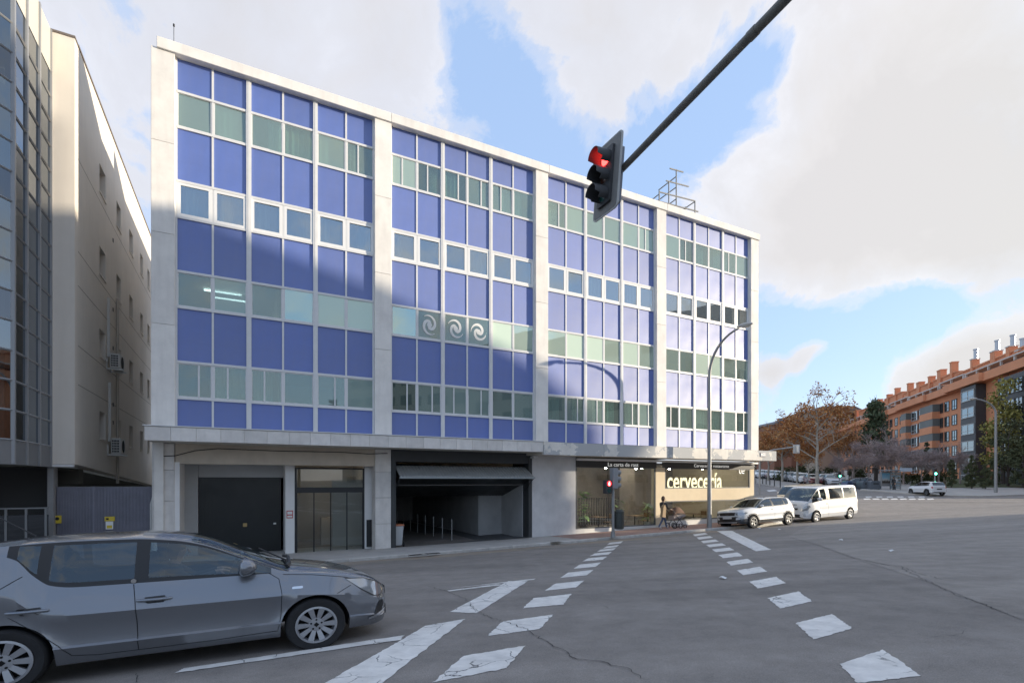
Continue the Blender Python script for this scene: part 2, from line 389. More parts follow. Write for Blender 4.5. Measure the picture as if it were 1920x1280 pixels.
def mark(pts, name='road_marking', mat=paint, dz=.005, n=6):
    n = n*3; rj = random.Random(int(pts[0][0]*7+pts[0][1]))
    A, B, Cc, D = [gp(*p) for p in pts]; vs = []; fs = []
    for i in range(n+1):
        for j in range(n+1):
            a = A.lerp(B, i/n); b = D.lerp(Cc, i/n); q = a.lerp(b, j/n)
            if i in (0, n) or j in (0, n): q = q+Vector((rj.uniform(-1, 1), rj.uniform(-1, 1), 0))*.011
            vs.append((q.x, q.y, gz(q.x, q.y)+dz))
    for i in range(n):
        for j in range(n): k = i*(n+1)+j; fs.append((k, k+n+1, k+n+2, k+1))
    mb = MB(); mb.add(vs, fs); return mb.build(name, mat, road)
LEFT = [[(812,1279),(868,1230),(986,1210),(949,1253)], [(914,1192),(942,1165),(1037,1152),(1012,1179)], [(980,1140),(1001,1121),(1072,1113),(1056,1133)],
        [(1021,1107),(1041,1094),(1096,1088),(1079,1101)], [(1050,1083),(1066,1073),(1113,1068),(1100,1078)], [(1075,1066),(1087,1058),(1127,1054),(1117,1062)],
        [(1092,1052),(1103,1046),(1138,1043),(1130,1049)], [(1106,1042),(1115,1037),(1147,1034),(1141,1039)], [(1119,1034),(1126,1030),(1155,1027),(1149,1031)],
        [(1130,1028),(1137,1024),(1161,1021),(1156,1025)], [(1138,1021),(1143,1017),(1168,1014),(1164,1018)]]
RIGHT = [[(1575,1245),(1656,1218),(1728,1267),(1608,1281)], [(1491,1168),(1560,1151),(1599,1178),(1526,1199)], [(1440,1121),(1497,1108.5),(1523,1127),(1462,1141)],
         [(1405,1090),(1455,1081),(1473,1093),(1421,1103)], [(1381,1069),(1425,1062),(1438,1071),(1394,1078)], [(1362,1053),(1402,1047),(1412,1054),(1371,1060)],
         [(1347,1040),(1383,1035),(1393,1042),(1356,1046)], [(1335,1029.5),(1368,1026),(1377,1031),(1342,1034.5)], [(1324,1021),(1354,1018),(1361,1022),(1330,1025.5)],
         [(1314,1014),(1341,1011),(1348,1014.5),(1319,1018)], [(1306,1007),(1331,1004.5),(1337,1007.5),(1311,1011)], [(1299,1001.5),(1322,998.5),(1327,1001),(1303,1005)]]
for q in LEFT+RIGHT: mark(q, 'crossing_mark')
mark([(596,1288),(757,1197),(872,1160),(706,1288)], 'stop_line', n=10)
mark([(757,1197),(797,1173),(872,1160),(838,1178)], 'stop_line', dz=.0052)
mark([(843,1147),(953,1089),(990,1089),(894,1149)], 'stop_line')
mark([(832,1104),(985,1086.5),(1004,1084.5),(1001,1086.5)], 'lane_line', dz=.006)
mark([(838,1107),(930,1095),(945,1096),(842,1108.3)], 'lane_line', dz=.006)
mark([(328,1262),(752,1199.5),(757,1191),(345,1253)], 'lane_line', dz=.007, n=10)
mark([(1344,995),(1372,994.5),(1446,1030),(1417,1033)], 'stop_line')
# cracks wandering across the asphalt
crackm = PM('crack', (.028, .027, .026), .95)
def crack(pts, wpx, seed):
    rnd = random.Random(seed); P = [gp(*p) for p in pts]; line = []
    for a, b in zip(P, P[1:]):
        L = (b-a).length; k = max(2, int(L/.06))
        for i in range(k): line.append(a.lerp(b, i/k)+Vector((rnd.uniform(-1, 1), rnd.uniform(-1, 1), 0))*.03)
    mb = MB(); vs = []; fs = []
    for i, p in enumerate(line):
        d = (line[min(i+1, len(line)-1)]-line[max(0, i-1)]); d.z = 0; d.normalize(); nrm = Vector((-d.y, d.x, 0))
        h = wpx*rnd.uniform(.25, 1.0)*min(1, i/6, (len(line)-1-i)/6+.05)
        for sg in (-1, 1): q = p+nrm*h*sg; vs.append((q.x, q.y, gz(q.x, q.y)+.009))
    for i in range(len(line)-1): fs.append((2*i, 2*i+1, 2*i+3, 2*i+2))
    mb.add(vs, fs); return mb.build('crack', crackm, road)
crack([(878,1136),(905,1150),(935,1163),(985,1178),(1010,1196),(1045,1215),(1080,1235),(1125,1240),(1165,1250),(1215,1275),(1240,1290)], .006, 1)
crack([(795,1097),(830,1106),(870,1122),(900,1150)], .006, 2)
crack([(1480,1008),(1530,1020),(1570,1035),(1605,1047),(1690,1065),(1740,1090),(1800,1118),(1850,1135),(1900,1155),(1925,1165)], .007, 3)
crack([(1600,1045),(1640,1055),(1690,1062),(1720,1074),(1790,1092)], .006, 4)
crack([(1735,1200),(1765,1192),(1802,1189),(1825,1180)], .006, 5)
crack([(1085,1140),(1130,1136),(1165,1148)], .005, 6)
crack([(245,1290),(268,1255)], .008, 8)

# a later layer of lighter asphalt on the right, and tan dust along the gutter
def sheet_px(name, front, back, mat, dz, nx=50, ny=10, parent=road):
    vs = []; fs = []; mb = MB()
    for i in range(nx+1):
        x = lerp(front[0][0], front[-1][0], i/nx); xb = lerp(back[0][0], back[-1][0], i/nx); a = gp(x, interp(x, front)); b = gp(xb, interp(xb, back))
        for j in range(ny+1): q = a.lerp(b, j/ny); vs.append((q.x, q.y, gz(q.x, q.y)+dz))
    for i in range(nx):
        for j in range(ny): k = i*(ny+1)+j; fs.append((k, k+ny+1, k+ny+2, k+1))
    mb.add(vs, fs); return mb.build(name, mat, parent)
patch_m = asphalt_mat(1.16); patch_m.name = 'lighter_asphalt'
sheet_px('asphalt_patch', [(1478, 1004), (1530, 1020), (1605, 1047), (1740, 1090), (1850, 1135), (2000, 1195)], [(1520, 984), (1640, 976), (2000, 962)], patch_m, .0035)
dust_m = asphalt_mat(1.0, (.36, .29, .21)); dust_m.name = 'dusty_gutter'
mb = MB(); vs = []; fs = []
for i in range(60):
    s_ = -8+i*.5
    for w_ in (KW+.03, KW+.35, KW+.8, KW+1.25): vs.append((*F(s_, w_), gw(s_, w_)+.0035))
for i in range(59):
    for j in range(3): k = i*4+j; fs.append((k, k+4, k+5, k+1))
mb.add(vs, fs); mb.build('gutter_dust', dust_m, road)
scrap = PM('paper', (.75, .74, .72), .8)
for i, (x, y) in enumerate(((1673, 1034), (1577, 1013), (1424, 991), (1461, 993), (1355, 1085))):
    c = gp(x, y); e = empty('paper_scrap', (c.x, c.y, c.z+.012), i*1.3, ['crumpled paper scrap alone on the lighter asphalt at the right', 'paper scrap on the road right of the parked crossover', 'paper scrap by the front wheel of the crossover', 'paper scrap between the wheels of the crossover', 'paper scrap between the two rows of crossing marks'][i], 'litter', 'paper scraps on the road')
    mb = MB(); mb.add([(-.06, -.03, 0), (.0, -.045, .03), (.07, -.02, .005), (.06, .04, .02), (-.01, .05, .0), (-.07, .03, .025), (0, 0, .045)], [(0, 1, 6), (1, 2, 6), (2, 3, 6), (3, 4, 6), (4, 5, 6), (5, 0, 6)]); mb.build('sheet', scrap, e)
# ------------------------------------------------------------------ the blue office block
ZB = CAMZ-2.65
office = empty('office_building', (P0[0], P0[1], ZB), TH, 'long office block with blue spandrel panels, pale pillars and a ground floor garage', 'building')
def LZ(h): return h+2.65                       # height over the camera -> local height
def sx(x, yl=0.0):                             # picture column -> local x on the plane yl behind the facade line
    t = (x-960)/FPX; return (t*(P0[1]+CU*yl)-(P0[0]-SU*yl))/(CU-SU*t)
def zx(x, y, yl=0.0):
    Y = P0[1]+CU*yl+SU*sx(x, yl); return LZ((HORI-y)/FPX*Y)
concrete = PM('pale_stone', (.78, .745, .69), .8, var=.10, scale=1.6, bump=.12, bscale=35, dirt=.30, dirtcol=(.52, .49, .455), rand=.05)
slabstone = PM('cornice_slab', (.70, .665, .62), .8, var=.12, scale=3, bump=.12, bscale=45, dirt=.35, dirtcol=(.46, .43, .40), rand=.08)
alu = PM('painted_aluminium', (.68, .675, .66), .45, .0, var=.05, scale=4)
whitef = PM('white_frame', (.76, .755, .74), .4)
def panel_mat():
    m = PM('blue_panel', (.042, .098, .37), .60, var=.07, scale=2.5, spec=.82, rand=.10, dirt=.10, dirtcol=(.16, .17, .28))
    p = m.node_tree.nodes['Principled BSDF']
    p.inputs['Coat Weight'].default_value = 0; p.inputs['IOR'].default_value = 1.88
    return m
bluep = panel_mat()
g_dark = GLASS('window_glass', (.58, .68, .65), .14, .01, (.92, 1, .98), .02, dust=.22, dustcol=(.55, .70, .64))
g_film = GLASS('film_glass', (.18, .26, .25), .50, .015, (.72, .95, .92), .03, dust=.46, dustcol=(.62, .74, .62))
g_sky = GLASS('sky_glass', (.45, .52, .54), .34, .01, (.86, .95, 1), .02, dust=.04)
g_clear = GLASS('shop_glass', (.90, .93, .91), .07, .005)
curt = PM('curtain', (.68, .78, .72), .9, var=.15, scale=6)
curtw = PM('pale_curtain', (.82, .80, .75), .9, var=.1, scale=6)
blind = PM('window_blind', (.24, .225, .20), .9, var=.2, scale=20)
inner = PM('room_wall', (.34, .33, .31), .9, var=.1, scale=1)
dark = PM('dark_void', (.02, .02, .02), .9)
W_ = 27.62
PIL = [(-.57, .05), (6.3, 6.92), (13.2, 13.82), (20.1, 20.72), (27.0, 27.62)]
BAYS = [(PIL[i][1], PIL[i+1][0]) for i in range(4)]
ROWS = [(LZ(2.644), LZ(3.797)), (LZ(5.54), LZ(6.68)), (LZ(8.407), LZ(9.56)), (LZ(11.27), LZ(12.407))]
ZL, ZT = LZ(1.70), LZ(13.475)
PR = .17
# shell: side walls, roof, back, and the rooms behind the windows
mb = MB(); mb.box(-.55, -.30, .301, 15, -4, ZT-1.0); mb.build('end_wall', concrete, office); mb = MB(); mb.box(27.30, 27.60, .301, 15, ZL-.1, ZT-1.0); mb.build('end_wall', concrete, office); mb = MB(); mb.box(-.3, 27.3, 14.7, 15, -4, ZT-1.0); mb.build('end_wall', concrete, office)
mb = MB(); mb.box(-.3, 27.3, .1, 14.7, ZT-1.1, ZT-.98); mb.build('roof', PM('roof_felt', (.2, .2, .2), .9), office)
mb = MB(); mb.box(-.3, 27.3, 4.6, 4.7, ZL, ZT)
for z0, z1 in ROWS: mb.box(-.3, 27.3, .12, 4.6, z0-.55, z0-.42); mb.box(-.3, 27.3, .12, 4.6, z1+.3, z1+.34)
for s in (3.1, 6.6, 10.2, 13.5, 17, 20.4, 24): mb.box(s-.06, s+.06, .4, 4.6, ZL, ZT)
mb.box(-.3, 27.3, .1, 14.7, ZL-.25, ZL-.02)
mb.build('room_wall', inner, office)
tube = PM('ceiling_tube', (.9, .95, 1), .5, emit=(.85, .95, 1), estr=2.2)
for s, z in ((.7, ROWS[1][1]+.2), (1.0, ROWS[1][1]-.02)):
    mb = MB(); mb.box(s, s+1.2, 2.2, 2.28, z+.02, z+.06); mb.build('ceiling_light', tube, office)
# pillars: one stone slab per storey
zs = [ZL, LZ(4.9), LZ(7.75), LZ(10.6), LZ(13.50)]
for i, (a, b) in enumerate(PIL):
    for z0, z1 in zip(zs, zs[1:]):
        mb = MB(); mb.cbox(a, b, -PR, .3, z0+.004, z1-.004, .008); mb.build('pillar_slab', concrete, office)
# coping
for a, b in ((-.42, 6.9), (6.9, 13.85), (13.85, 20.75), (20.75, 27.68)):
    mb = MB(); mb.cbox(a+.003, b-.003, -PR-.06, .35, ZT-.01, ZT+.335, .012); mb.build('coping', concrete, office)
# curtain wall
E_, M1, M2 = .055, .062, .15
PW = (6.28-2*E_-3*M1-2*M2)/6
def cells(a):
    out = []; x = a+E_
    for p in range(3):
        out.append((x, x+PW)); x += PW+M1; out.append((x, x+PW)); x += PW+M2
    return out
BANDS = [(ZL-.02, ROWS[0][0])]+[(ROWS[i][1], ROWS[i+1][0]) for i in range(3)]+[(ROWS[3][1], ZT)]
RAIL = .075
pm = {}
for i, (z0, z1) in enumerate(BANDS):
    h0 = RAIL/2 if i else .05; h1 = RAIL/2 if i < 4 else .02
    mb = MB(); mb.box(0, PW, 0, .04, 0, (z1-h1)-(z0+h0)); pm[i] = (mb.mesh('panel', bluep), z0+h0)
mull = MB(); mull.box(0, M1, -.018, .05, 0, ZT-ZL); mull_me = mull.mesh('mullion', alu)
maj = MB(); maj.box(0, M2, -.048, .05, 0, ZT-ZL); maj.box(M2*.32, M2*.68, -.055, -.0481, 0, ZT-ZL); maj_me = maj.mesh('mullion', alu)
endm = MB(); endm.box(0, E_, -.018, .05, 0, ZT-ZL); endm_me = endm.mesh('mullion', alu)
rail = MB(); rail.box(0, 2*PW+M1, -.032, .05, -RAIL/2, RAIL/2); rail_me = rail.mesh('transom', alu)
def frame_mb(w, h, t, d0=-.008, d1=.04, mid=None):
    mb = MB(); mb.box(0, t, d0, d1, 0, h); mb.box(w-t, w, d0, d1, 0, h); mb.box(t, w-t, d0, d1, 0, t); mb.box(t, w-t, d0, d1, h-t, h)
    if mid: mb.box(mid-.025, mid+.025, d0-.012, d1-.012, t, h-t)
    return mb
HW = ROWS[0][1]-ROWS[0][0]-RAIL
fr_thin = frame_mb(PW, HW, .03).mesh('window', alu); fr_white = frame_mb(PW, HW, .088, -.022).mesh('window', whitef)
fr_l = frame_mb(PW, HW, .03, mid=PW*.42).mesh('window', alu); fr_r = frame_mb(PW, HW, .03, mid=PW*.62).mesh('window', alu)
pane_me = {}
for k, g in (('d', g_dark), ('f', g_film), ('s', g_sky)):
    mb = MB(); mb.box(.02, PW-.02, .0, .008, .02, HW-.02); pane_me[k] = mb.mesh('pane', g)
def curtain_mesh(w0, w1, mat, seed):
    mb = MB(); n = 28; vs = []; fs = []; rr = random.Random(seed); ph = rr.random()*6
    for i in range(n+1):
        x = lerp(w0, w1, i/n); y = .16+.03*math.sin(x*34+ph)+.015*math.sin(x*61+ph)
        vs += [(x, y, -.25), (x, y, HW+.2)]
    for i in range(n): fs.append((2*i, 2*i+2, 2*i+3, 2*i+1))
    mb.add(vs, fs); return mb.mesh('curtain', mat, 60)
cme = [curtain_mesh(.0, PW, curt, 1), curtain_mesh(0, PW*.5, curt, 2), curtain_mesh(PW*.55, PW, curt, 3), curtain_mesh(.1, PW*.75, curt, 4)]
cwe = [curtain_mesh(.0, PW*.9, curtw, 5), curtain_mesh(PW*.4, PW, curtw, 6), curtain_mesh(0, PW*.45, curtw, 7)]
mb = MB(); n = 26
for i in range(n): mb.box(.02, PW-.02, .12, .135, .03+i*HW/n, .03+i*HW/n+HW/n*.72)
blind_me = mb.mesh('blind', blind)
swirl_m = PM('swirl_white', (.75, .74, .70), .6)  # flat white spiral ribbons set just in front of three panes
def swirl_mesh(k):
    mb = MB()
    for arm in range(2):
        vs = []; fs = []; n = 40
        for i in range(n+1):
            u = i/n; a = arm*math.pi+u*5.0+k*.5; r = .05+.30*u
            wd = .012+.045*math.sin(math.pi*min(1, u*1.02))
            c, s_ = math.cos(a), math.sin(a)
            for q in (-wd, wd): vs.append((PW/2+(r+q)*c, -.016, HW/2+(r+q)*s_*1.15))
        for i in range(n): fs.append((2*i, 2*i+1, 2*i+3, 2*i+2))
        mb.add(vs, fs)
    mb.add([(PW/2+.1*math.cos(a), -.0165, HW/2+.11*math.sin(a)) for a in [k_*.5236 for k_ in range(12)]], [tuple(range(12))])
    return mb.mesh('white_swirl', swirl_m)
cme += [curtain_mesh(PW*.1, PW*.4, curt, 8), curtain_mesh(PW*.3, PW*.95, curtw, 9)]; cwe += [curtain_mesh(PW*.15, PW*.6, curtw, 10)]
rr = random.Random(3)
def drape(me, wdw):      # curtains hang drawn to either side
    o = link('curtain', me, wdw)
    if rr.random() < .5: o.scale = (-1, 1, 1); o.location = (PW, rr.uniform(0, .25), 0)
    return o
for b, (a0, a1) in enumerate(BAYS):
    cl = cells(a0)
    link('mullion', endm_me, office, (a0, 0, ZL)); link('mullion', endm_me, office, (a1-E_, 0, ZL))
    for p in range(3):
        link('mullion', mull_me, office, (cl[2*p][1], 0, ZL))
        if p < 2: link('mullion', maj_me, office, (cl[2*p+1][1], 0, ZL))
        for z0, z1 in ROWS:
            for z in (z0, z1): link('transom', rail_me, office, (cl[2*p][0], 0, z))
    for c, (x0, x1) in enumerate(cl):
        for i in range(5):
            if i == 4 or True: link('panel', pm[i][0], office, (x0, .012, pm[i][1]))
        for r, (z0, z1) in enumerate(ROWS):
            zz = z0+RAIL/2; col = b*6+c
            f = fr_white if r == 2 else fr_thin
            if r in (0, 3) and rr.random() < .5: f = fr_l if rr.random() < .5 else fr_r
            wdw = link('window', f, office, (x0, .0, zz))
            film = r == 1 and col not in (0, 1, 2, 7, 8, 9)
            pn = link('pane', pane_me['f' if film else 's' if r == 2 else 'd'], wdw, (0, 0 if f is not fr_white else .01, 0), (rr.gauss(0, .007), 0, rr.gauss(0, .007)))
            if r == 1 and col in (7, 8, 9): link('white_swirl', swirl_mesh(col), wdw)
            if r == 3 and col > 0: drape(rr.choice(cme), wdw)
            if r == 2 and (1 <= col <= 6 or rr.random() < .3): drape(rr.choice(cwe), wdw)
            if r == 0:
                if col in (5, 6, 9, 11, 17): bl_ = link('blind', blind_me, wdw); q_ = rr.uniform(.55, 1); bl_.scale = (1, 1, q_); bl_.location = (0, 0, HW*(1-q_))
                elif col >= 12: drape(rr.choice(cme+cwe), wdw)
                elif rr.random() < .3: drape(rr.choice(cme), wdw)
# the canopy slab over the street: clad with stone on the left, rendered and peeling on the right
OV = 1.0
mb = MB(); mb.box(-.60, 13.05, -OV+.05, .5, LZ(1.20)+.02, LZ(1.66)); mb.box(13.05, 27.9, -OV+.05, .5, LZ(1.09)+.02, LZ(1.62)); mb.build('canopy_slab', PM('soffit_render', (.58, .54, .47), .9, var=.12, scale=1.5), office)
x = -.62; k = 0
while x < 13.05:
    x1 = min(x+.655, 13.06); mb = MB(); mb.cbox(x+.003, x1-.003, -OV-.01, -OV+.045, LZ(1.20), LZ(1.62), .006); mb.build('cornice_slab', slabstone, office); x = x1
mb = MB(); mb.box(-.66, 13.07, -OV-.035, .2, LZ(1.632), LZ(1.662)); mb.build('cornice_capping', alu, office)
def peel_mat():
    m = PM('peeling_render', (.72, .68, .61), .85, var=.12, scale=2, bump=.15, bscale=30)
    t = m.node_tree; p = t.nodes['Principled BSDF']; src = p.inputs['Base Color'].links[0].from_socket
    tc = N(t, 'ShaderNodeTexCoord'); nz = N(t, 'ShaderNodeTexNoise'); nz.inputs['Scale'].default_value = .75; nz.inputs['Detail'].default_value = 9; nz.inputs['Roughness'].default_value = .66; LK(t, tc.outputs['Object'], nz.inputs['Vector'])
    LK(t, mixc(t, ramp(t, nz.outputs[0], [(.50, 0.0), (.515, 1.0)]), src, (.46, .46, .45)), p.inputs['Base Color']); return m
peel = peel_mat()
for a, b in ((13.075, 16.2), (16.205, 20.3), (20.305, 24.2), (24.205, 27.93)):
    mb = MB(); mb.cbox(a, b-.004, -OV-.02, -OV+.045, LZ(1.09), LZ(1.628), .006); mb.build('cornice_slab', peel, office)
mb = MB(); mb.box(27.903, 27.96, -OV-.018, .6, LZ(1.092), LZ(1.626)); mb.build('cornice_slab', peel, office)
# street name plate on the canopy end
navy = PM('navy_enamel', (.03, .045, .12), .4); whitep = PM('white_enamel', (.75, .75, .73), .5); redp = PM('red_enamel', (.5, .05, .04), .5)
mb = MB(); mb.box(26.62, 27.05, -OV-.05, -OV-.022, LZ(1.30), LZ(1.51)); pl = mb.build('street_name_plate', navy, office)
mb = MB(); mb.lathe([(.055, -OV-.056), (.055, -OV-.051)], 16, 'y', (26.71, 0, LZ(1.41))); mb.build('crest', whitep, pl)
for dz in (1.455, 1.37):
    mb = MB(); mb.box(26.80, 27.0, -OV-.054, -OV-.051, LZ(dz), LZ(dz)+.03); mb.build('lettering_bar', whitep, pl)

# ---- ground floor, .4 m behind the facade line
G = .4
plast = PM('white_render', (.80, .785, .755), .85, var=.06, scale=1.5)
greyr = PM('grey_render', (.46, .46, .45), .85, var=.08, scale=1.5)
beamm = PM('beige_beam', (.58, .50, .40), .9, var=.12, scale=2)
wallg = PM('concrete_wall', (.62, .61, .60), .85, var=.16, scale=1.1, bump=.15, bscale=25, dirt=.15, dirtcol=(.45, .45, .44))
blackm = PM('black_metal', (.022, .023, .025), .45)
ribm = PM('dark_ribbed_door', (.018, .021, .021), .4, var=.15, scale=8)
ZS = LZ(1.09)+.02            # soffit height
def gs(x): return sx(x, G)
# pillars under the canopy
for a, b in ((285, 327), (703.5, 733)):
    zz = [-.15, 1.0, 2.0, 3.0, ZS+.1]
    for z0, z1 in zip(zz, zz[1:]):
        mb = MB(); mb.cbox(gs(a), gs(b), G-.02, G+.6, z0+.003, z1-.003, .01); mb.build('pillar_slab', slabstone, office)
mb = MB(); mb.box(gs(290), gs(306), G-.03, G-.0201, 1.35, 1.75)    # small notice on the pillar
for o_ in (mb.build('notice', PM('pale_blue_notice', (.45, .47, .52), .6), office),): pass
a, b = gs(327), gs(703.5)
mb = MB(); mb.box(a+.02, b-.01, G+.03, G+.5, ZS-.55, ZS+.15); mb.build('beam', beamm, office)
# recessed porch
D1, D2 = G+1.7, G+.75
xd0, xd1 = sx(373, D1), sx(527, D1)
mb = MB(); mb.box(a+.0, a+.14, G+.02, D1+.3, -.2, ZS-.5); mb.build('reveal', plast, office)
mb = MB(); mb.box(a+.14, xd0-.02, D1-.1, D1+.3, -.2, ZS); mb.box(a+.14, xd1+.5, D1-.02, D1+.3, 2.78, ZS); mb.build('porch_wall', greyr, office)
mb = MB(); mb.box(a, b, G+.5, D1+.3, ZS-.42, ZS-.3); mb.build('porch_ceiling', plast, office)
mb = MB(); n = 64
for i in range(n):
    u0, u1 = lerp(xd0, xd1, i/n), lerp(xd0, xd1, (i+.6)/n); mb.box(u0, u1, D1-.025, D1+.02, -.2, 2.78)
mb.box(xd0, xd1, D1, D1+.05, -.2, 2.78)
door = mb.build('ribbed_garage_door', ribm, office)
mb = MB(); mb.box(lerp(xd0, xd1, .52), lerp(xd0, xd1, .57), D1-.04, D1-.026, .95, 1.08); mb.build('lock_plate', PM('brass', (.45, .33, .15), .35, .8), door)
mb = MB(); mb.box(lerp(xd0, xd1, .9), lerp(xd0, xd1, .935), D1-.04, D1-.026, 1.0, 1.06); mb.build('sticker', whitep, door)
xp0, xp1 = sx(535, D2), sx(552, D2)
mb = MB(); mb.box(xp0, xp1, D2-.06, D1+.3, -.2, ZS-.42); mb.build('porch_pillar', plast, office)
mb = MB(); mb.box(lerp(xp0, xp1, .12), lerp(xp0, xp1, .82), D2-.075, D2-.061, 1.28, 1.56); sg = mb.build('smoking_sign', redp, office)
mb = MB(); mb.box(lerp(xp0, xp1, .2), lerp(xp0, xp1, .74), D2-.082, D2-.0755, 1.42, 1.53); mb.box(lerp(xp0, xp1, .2), lerp(xp0, xp1, .74), D2-.082, D2-.0755, 1.31, 1.38); mb.build('sign_face', whitep, sg)
# glazed entrance
e0, e1 = sx(553, D2), sx(683, D2); zt = zx(620, 876.5, D2); zm = zx(620, 918, D2)
mb = MB()
for u in (e0, e1-.06): mb.box(u, u+.06, D2-.04, D2+.06, -.1, zt)
mb.box(e0+.06, e1-.06, D2-.04, D2+.06, zt-.06, zt); mb.box(e0+.06, e1-.06, D2-.05, D2+.06, zm-.10, zm+.10); mb.box(e0+.06, e1-.06, D2-.02, D2+.04, -.1, -.02)
ent = mb.build('entrance_frame', blackm, office)
w = (e1-e0-.12)/4
for i in range(4):
    mb = MB(); mb.box(e0+.06+i*w+.015, e0+.06+(i+1)*w-.015, D2, D2+.01, -.02, zm-.10); dp = mb.build('door_leaf', g_clear, office)
    mb = MB(); mb.box(e0+.06+i*w, e0+.06+i*w+.02, D2-.015, D2+.02, -.02, zm-.10); mb.box(e0+.06+(i+1)*w-.02, e0+.06+(i+1)*w, D2-.015, D2+.02, -.02, zm-.10); mb.build('door_stile', blackm, dp)
mb = MB(); mb.box(e0+.06, e1-.06, D2, D2+.01, zm+.10, zt-.06); mb.build('transom_light', g_clear, office)
lob = PM('lobby_wall', (.34, .33, .31), .8, var=.06, scale=1)
mb = MB(); mb.box(e0-.2, e1+.3, D2+4, D2+4.1, -.2, ZS); mb.box(e0-.3, e0-.2, D2+.3, D2+4, -.2, ZS); mb.box(e1+.3, e1+.4, D2+.1, D2+4, -.2, ZS); mb.box(e0-.3, e1+.4, D2+.1, D2+4, ZS-.35, ZS-.25); mb.box(e1-1.0, e1+.3, D2+1.4, D2+1.5, -.2, 2.7); mb.box(e0+1.2, e0+2.0, D2+2.2, D2+2.6, -.1, 1.1); mb.build('lobby_wall', lob, office)
mb = MB(); mb.box(e0-.3, e1+.4, D2+.06, D2+4, -.16, -.10); mb.build('lobby_floor', PM('lobby_floor', (.25, .24, .22), .25), office)
lampm = PM('lobby_lamp', (1, .8, .5), .5, emit=(1, .62, .25), estr=6); lampw = PM('bar_spot', (1, 1, 1), .5, emit=(1, .93, .82), estr=45); lampl = PM('downlight', (1, 1, 1), .5, emit=(1, .93, .82), estr=9)
mb = MB(); mb.lathe([(.0, -.1), (.08, -.06), (.1, 0), (.08, .06), (0, .1)], 16, 'z', (e0+1.75, D2+1.6, 1.85)); mb.build('globe_lamp', lampm, office)
for u, v in ((1.6, 1.4), (1.9, 2.0), (2.0, 1.1), (1.25, 2.6)):
    mb = MB(); mb.box(e0+u, e0+u+.24, D2+v, D2+v+.07, ZS-.372, ZS-.352); mb.build('downlight', lampl, office)
mb = MB(); mb.box(e1+.0, b+.03, D2-.02, D2+.3, -.2, ZS-.3); mb.build('porch_wall', plast, office)
mb = MB(); mb.box(e1+.08, e1+.28, D2-.06, D2-.021, .06, 1.12); mb.build('meter_cover', blackm, office)
mb = MB(); mb.box(a, e1+.5, G-.05, D1+.4, -.25, -.012); mb.build('porch_floor', paving, office)

# ---- car-park entrance with the raised tilting door
c0, c1 = gs(733.5), gs(997)
mb = MB(); mb.box(c0, c0+.18, G-.03, G+.5, -.3, ZS+.1); mb.box(c1-.17, c1, G-.03, G+.5, -.3, ZS+.1); mb.box(c0+.18, c1-.17, G+.02, G+.45, ZS-.36, ZS+.1); mb.build('garage_frame', PM('charcoal_metal', (.045, .048, .05), .5, var=.1, scale=3), office)
i0, i1 = c0+.2, c1-.19
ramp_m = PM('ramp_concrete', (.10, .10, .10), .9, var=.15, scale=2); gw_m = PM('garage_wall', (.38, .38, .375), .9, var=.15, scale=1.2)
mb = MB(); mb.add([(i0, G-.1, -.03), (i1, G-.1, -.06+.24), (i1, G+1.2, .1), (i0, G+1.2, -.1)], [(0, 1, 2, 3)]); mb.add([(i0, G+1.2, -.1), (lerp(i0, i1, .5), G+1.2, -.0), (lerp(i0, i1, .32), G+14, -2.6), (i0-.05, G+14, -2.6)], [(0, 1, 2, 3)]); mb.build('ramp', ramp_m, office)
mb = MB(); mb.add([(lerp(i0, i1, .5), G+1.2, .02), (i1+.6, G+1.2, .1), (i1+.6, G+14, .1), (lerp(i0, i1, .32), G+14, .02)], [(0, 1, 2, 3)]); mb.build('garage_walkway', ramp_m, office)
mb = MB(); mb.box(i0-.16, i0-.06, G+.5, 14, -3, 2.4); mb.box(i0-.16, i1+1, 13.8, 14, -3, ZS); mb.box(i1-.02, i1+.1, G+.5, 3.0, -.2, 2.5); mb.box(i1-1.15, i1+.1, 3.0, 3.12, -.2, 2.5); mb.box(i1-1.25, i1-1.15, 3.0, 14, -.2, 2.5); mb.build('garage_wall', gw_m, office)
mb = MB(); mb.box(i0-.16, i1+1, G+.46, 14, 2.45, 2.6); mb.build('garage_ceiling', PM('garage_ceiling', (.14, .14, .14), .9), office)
for i in range(9):
    mb = MB(); y = G+1.6+i*1.0; xx = lerp(lerp(i0, i1, .50), lerp(i0, i1, .32), (y-G-1.2)/12.8)
    mb.tube([(xx, y, .0), (xx, y, .95)], .022, 8)
    if i < 8: 
        y2 = y+1.0; x2 = lerp(lerp(i0, i1, .50), lerp(i0, i1, .32), (y2-G-1.2)/12.8); mb.tube([(xx, y, .5), (x2, y2, .5)], .014, 6)
    mb.build('railing_post', PM('galvanised', (.42, .42, .41), .45, .5) if i == 0 else bpy.data.materials['galvanised'], office)
